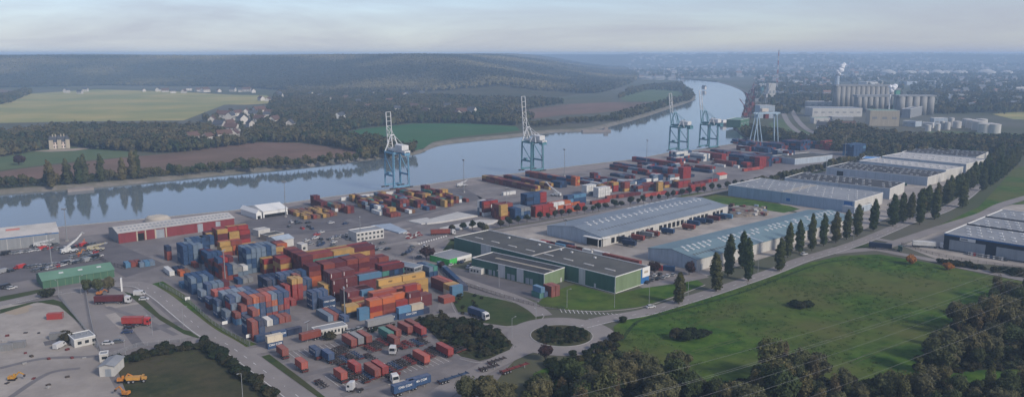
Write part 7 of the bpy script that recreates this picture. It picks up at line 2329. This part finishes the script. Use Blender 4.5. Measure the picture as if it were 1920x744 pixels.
pw = []
pw += fill([(-250, 306), (-250, 262), (0, 258), (60, 250), (130, 245), (330, 245), (400, 246), (440, 262), (480, 262), (480, 270), (320, 288), (250, 285), (170, 279), (135, 274), (110, 269), (75, 283), (0, 294)], 8.0)
pw += fill([(470, 268), (480, 242), (520, 212), (640, 200), (800, 203), (880, 217), (1000, 222), (975, 236), (880, 232), (775, 231), (680, 241), (606, 255), (660, 264), (720, 274), (745, 280), (700, 287), (660, 284), (560, 267)], 8.0, 0.9)
pw += fill([(380, 226), (440, 212), (520, 210), (480, 242), (470, 264), (440, 262), (400, 246)], 14.0, 0.4)
pw += fill([(500, 212), (520, 178), (560, 173), (720, 180), (900, 188), (1000, 190), (1060, 194), (990, 205), (925, 216), (870, 215), (800, 202), (640, 199)], 9.0, 0.85)
pw += fill([(-250, 200), (-100, 188), (20, 180), (44, 172), (60, 175), (10, 196), (-250, 230)], 10, 0.8)
pw += fill([(690, 297), (672, 291), (700, 285), (745, 281), (780, 283), (760, 291)], 8, 0.8)
pw += fill([(1180, 170), (1215, 164), (1278, 158), (1284, 166), (1300, 178), (1298, 186), (1250, 196), (1215, 200), (1285, 186), (1278, 172), (1217, 169), (1160, 186)], 11, 0.5)
pw += fill([(1150, 222), (1210, 205), (1250, 196), (1290, 186), (1294, 189), (1254, 200), (1212, 213), (1158, 228)], 10, 0.5)
hx = np.array([tuple(G(*h)[:2]) for h in HOUSES])
pa = np.array(pw)
clear = np.zeros(len(pa), bool)
for hx_, hy_ in hx:
    clear |= (np.abs(pa[:, 0] - hx_ * pa[:, 1] / hy_) < 11) & (pa[:, 1] > hy_ - 75) & (pa[:, 1] < hy_ + 9)
for vx_, vy_, dd_ in ((112, 279, 60), (645, 225, 90)):
    q_ = G(vx_, vy_)
    clear |= (np.abs(pa[:, 0] - q_.x * pa[:, 1] / q_.y) < 16) & (pa[:, 1] > q_.y - dd_) & (pa[:, 1] < q_.y + 14)
pw = pa[~clear].tolist()
mass('riverside_wood', 'mixed dark woods and gardens along the far riverbank', pw, protos, 0.75, 1.3, 5)
pw = []
pw += fill([(1515, 272), (1540, 250), (1620, 252), (1700, 262), (1850, 266), (1990, 268), (1990, 292), (1850, 290), (1740, 287), (1600, 287), (1530, 280)], 7.5, 0.95)
pw += fill([(1400, 260), (1393, 252), (1410, 246), (1440, 252), (1470, 258), (1500, 262), (1520, 270), (1440, 264)], 7, 0.8)
pw += fill([(1530, 246), (1550, 238), (1620, 243), (1620, 248), (1560, 248)], 8, 0.6)
pw += fill([(1560, 262), (1640, 262), (1650, 268), (1560, 270)], 8, 0.8)
pw += fill([(1650, 300), (1640, 290), (1720, 287), (1850, 291), (1850, 295), (1720, 292)], 8, 0.6)
mass('silo_wood', 'dark wood belt between the far yard and the silos', pw, protos, 0.7, 1.15, 8)
# hill forest: canopy on the slope that faces the valley
hpoly = np.array([(-6500, 2300), (1300, 2300), (1300, 7200), (-6500, 7200)])


def hill_keep(x, y):
    d = seg_dist(x, y, HP)
    ok = inside(x, y, HP) & (d < 1500)
    clear = inside(x, y, np.array([tuple(G(*p)[:2]) for p in [(990, 178), (1060, 174), (1080, 180), (1010, 186)]]))
    return ok & ~clear & ((x / y) > -0.85)


mass('hill_forest', 'autumn forest covering the long hill across the river', fill(hpoly, 13.0, 0.9, hill_h, hill_keep), protos_h, 0.8, 1.3, 11)
# woods and hedges on the far plain
pw = []
rr2 = random.Random(6)
for k in range(150):
    cx = rr2.uniform(1190, 2050); cy = rr2.uniform(126, 212)
    if cx < 1420 and cy > 150: continue
    if 1560 < cx < 1760 and cy > 160: continue
    p = G(cx, cy)
    nn_ = rr2.randrange(20, 90)
    w_ = rr2.uniform(40, 190) * (p.y / 3000); d_ = rr2.uniform(15, 60) * (p.y / 3000)
    hh = lambda x, y: float(far_h(np.array([x]), np.array([y]))[0])
    for i in range(nn_):
        x, y = p.x + rr2.gauss(0, w_), p.y + rr2.gauss(0, d_)
        ax = 960 + FPX * x / (y * _cp)
        ay = 372 - FPX * math.tan(PITCH - math.atan2(CAM_H, y))
        if ax < 1420 and ay > 146: continue
        pw.append((x, y, hh(x, y)))
mass('plain_woods', 'scattered hedges and copses over the far plain', pw, protos, 0.9, 1.6, 14)
# distant town: too far to tell the houses apart
mb = MB()
rr3 = random.Random(15)
tm = [mat('town_white', (0.34, 0.33, 0.31), 0.9), mat('town_grey', (0.26, 0.26, 0.27), 0.9), mat('town_tile', (0.2, 0.12, 0.09), 0.9), mat('town_roof', (0.13, 0.14, 0.16), 0.9)]
for k in range(2300):
    cx = rr3.uniform(1180, 2100); cy = 119 + 84 * rr3.random() ** 1.4
    if cx < 1415 and cy > 147: continue
    if 1555 < cx < 1780 and cy > 150: continue
    if cx > 1400 and cx < 1560 and cy > 185: continue
    p = G(cx, cy)
    z = float(far_h(np.array([p.x]), np.array([p.y]))[0]) - 0.8
    s_ = 0.9 + p.y / 12000
    w_, d_, h_ = rr3.uniform(5, 12) * s_, rr3.uniform(4, 7) * s_, rr3.uniform(4, 8) * s_
    if rr3.random() < 0.05 and cy > 128: h_ *= 2.2
    mi = rr3.choice((0, 0, 1, 1))
    mb.box(p.x - w_, p.x + w_, p.y - d_, p.y + d_, z, z + h_, mi)
    mb.add([(p.x - w_ - .5, p.y - d_ - .5, z + h_), (p.x + w_ + .5, p.y - d_ - .5, z + h_), (p.x + w_ + .5, p.y + d_ + .5, z + h_), (p.x - w_ - .5, p.y + d_ + .5, z + h_), (p.x - w_, p.y, z + h_ * 1.4), (p.x + w_, p.y, z + h_ * 1.4)],
           [(0, 1, 5, 4), (2, 3, 4, 5), (1, 2, 5), (3, 0, 4)], rr3.choice((2, 3, 3)))
o = mb.build('distant_town', tm)
tag(o, 'distant hazy town spread over the plain on the right', 'town', kind='stuff')

# undergrowth in the near woods and tufts over the meadow
ug = bpy.data.collections.new('undergrowth_clumps')
for me_ in K_BUSH.cr + [crown_mesh('clump', M['leaf_near'], 400 + k, 1.8, 1.2, 500, 0.28, 5) for k in range(3)]:
    ug.objects.link(bpy.data.objects.new('clump', me_))
pw = []
for _n, poly, *_r in WOODS: pw += fill(poly, 3.0, 0.8)
pw += fill([(985, 756), (1050, 738), (1160, 702), (1260, 724), (1340, 730), (1430, 718), (1560, 718), (1700, 722), (1950, 724), (1950, 850), (1000, 870)], 2.2, 0.95)
pw += fill([(1040, 692), (1110, 674), (1160, 656), (1200, 674), (1160, 704), (1050, 740), (990, 754), (985, 728)], 3.0, 0.7)
mass('undergrowth', 'tangled undergrowth filling the near woods', pw, ug, 0.6, 1.5, 21)
pw = []
for _n, poly, *_r in BELTS[:2] + [BELTS[2], BELTS[4]]: pw += fill(poly, 1.7, 0.75)
mass('hedge_undergrowth', 'dense low growth between the bushes of hedges and roundabout', pw, ug, 0.22, 0.5, 23)


def tuft(seed, m):
    rng = random.Random(seed)
    mb = MB()
    for k in range(14):
        a, r = rng.uniform(0, 6.28), rng.uniform(0, 0.5)
        x, y, h = math.cos(a) * r, math.sin(a) * r, rng.uniform(0.18, 0.45)
        dx, dy = rng.uniform(-.2, .2), rng.uniform(-.2, .2)
        mb.add([(x - 0.06, y, 0), (x + 0.06, y + 0.03, 0), (x + dx, y + dy, h)], [(0, 1, 2)])
    return mb.mesh('tuft', m)


M['tuft'] = leafmat('meadow_tufts', [(0.02, 0.05, 0.01), (0.03, 0.075, 0.014), (0.07, 0.12, 0.02), (0.12, 0.13, 0.045), (0.022, 0.05, 0.014)], 0.5)
tg = bpy.data.collections.new('grass_tufts')
for k in range(5): tg.objects.link(bpy.data.objects.new('tuft', tuft(k, M['tuft'])))
MEADOW = [(1175, 598), (1240, 583), (1330, 558), (1450, 520), (1520, 496), (1580, 483), (1650, 481), (1740, 496), (1840, 518), (1930, 535), (1880, 560), (1720, 660), (1720, 730), (1500, 720), (1250, 690), (1165, 640)]


def patchy(x, y):
    return (wob(x * 14, y * 14) + 0.8 * wob(x * 37 + 5, y * 31)) > npr.uniform(-1.2, 1.4, x.shape)


mass('meadow_tufts', 'rough grass tufts over the big meadow', fill(MEADOW, 1.25, 0.9, None, patchy), tg, 1.2, 2.8, 31)
SCRUB = [(240, 672), (300, 658), (370, 652), (415, 668), (465, 706), (515, 748), (560, 790), (270, 790), (245, 744)]
mass('scrub_tufts', 'dry grass tufts over the dark scrub field', fill(SCRUB, 1.2, 0.8, None, patchy), tg, 0.8, 1.9, 33)

# ================================================================== CONTAINERS: the nearest 300 one by one, the rest as a mass
for h_ in (P_CAR, P_VAN, P_TRAC): drop(h_)
for h_ in P_TR.values(): drop(h_)
CONT.sort(key=lambda d: d['p'].x ** 2 + d['p'].y ** 2)
NEAR = CONT[:390]
FAR = CONT[390:]
rc = random.Random(3)
for d in NEAR:
    L_ = d['L']
    col = (*PAL[d['c']][1], 1)
    o = link('shipping_container', C_MESH[L_])
    o.location, o.rotation_euler, o.color = d['p'], (0, 0, d['rz']), col
    tag(o, d['label'], 'container', d['group'])
    for s in (0, 1):
        k = link('door', C_DOOR[L_][s], o); k.color = col
        link('locking_bar', C_BAR[L_][s], k)
    tx = d['text'] or ({'b': 'CMA', 'y': 'MSC', 'M': 'BAR', 'n': 'CMA'}.get(d['c']) if rc.random() < {'b': 0.75, 'y': 0.9, 'M': 0.5, 'n': 0.5}.get(d['c'], 0) else None)
    if tx:
        me = {'CMA': T_CMA, 'MSC': T_MSC, 'BAR': T_BAR}[tx]
        for sy in (-1, 1):
            k = link('lettering', me, o)
            h2 = CL[L_] / 2
            k.location = ((0.0 if tx != 'BAR' else sy * (h2 - 0.7)), sy * (CW / 2 - 0.03), CH * (0.62 if tx == 'CMA' else 0.52))
            k.rotation_euler = (math.pi / 2, 0, 0 if sy < 0 else math.pi)
if FAR:
    mb = MB()
    cols = []
    keys = list(PAL)
    fm = [mat('far_container_' + PAL[k][0].replace(' ', '_'), PAL[k][1], 0.65, tuple(c * 0.75 for c in PAL[k][1]), 0.4) for k in keys]
    for d in FAR:
        c, s = math.cos(d['rz']), math.sin(d['rz'])
        h2, w2, p = CL[d['L']] / 2, CW / 2, d['p']
        ki = keys.index(d['c'])
        q = MB()
        q.box(-h2 + 0.06, h2 - 0.06, -w2 + 0.06, w2 - 0.06, 0.08, CH - 0.06)
        for sx in (-1, 1):
            for sy in (-1, 1): q.box(sx * (h2 - 0.1) - 0.1, sx * (h2 - 0.1) + 0.1, sy * (w2 - 0.1) - 0.1, sy * (w2 - 0.1) + 0.1, 0, CH)
        mb.add([(p.x + x * c - y * s, p.y + x * s + y * c, p.z + z) for x, y, z in q.v], q.f, ki)
    o = mb.build('distant_containers', fm)
    tag(o, 'distant stacked containers across the far quay yard', 'containers', kind='stuff')
print('containers', len(NEAR), len(FAR))
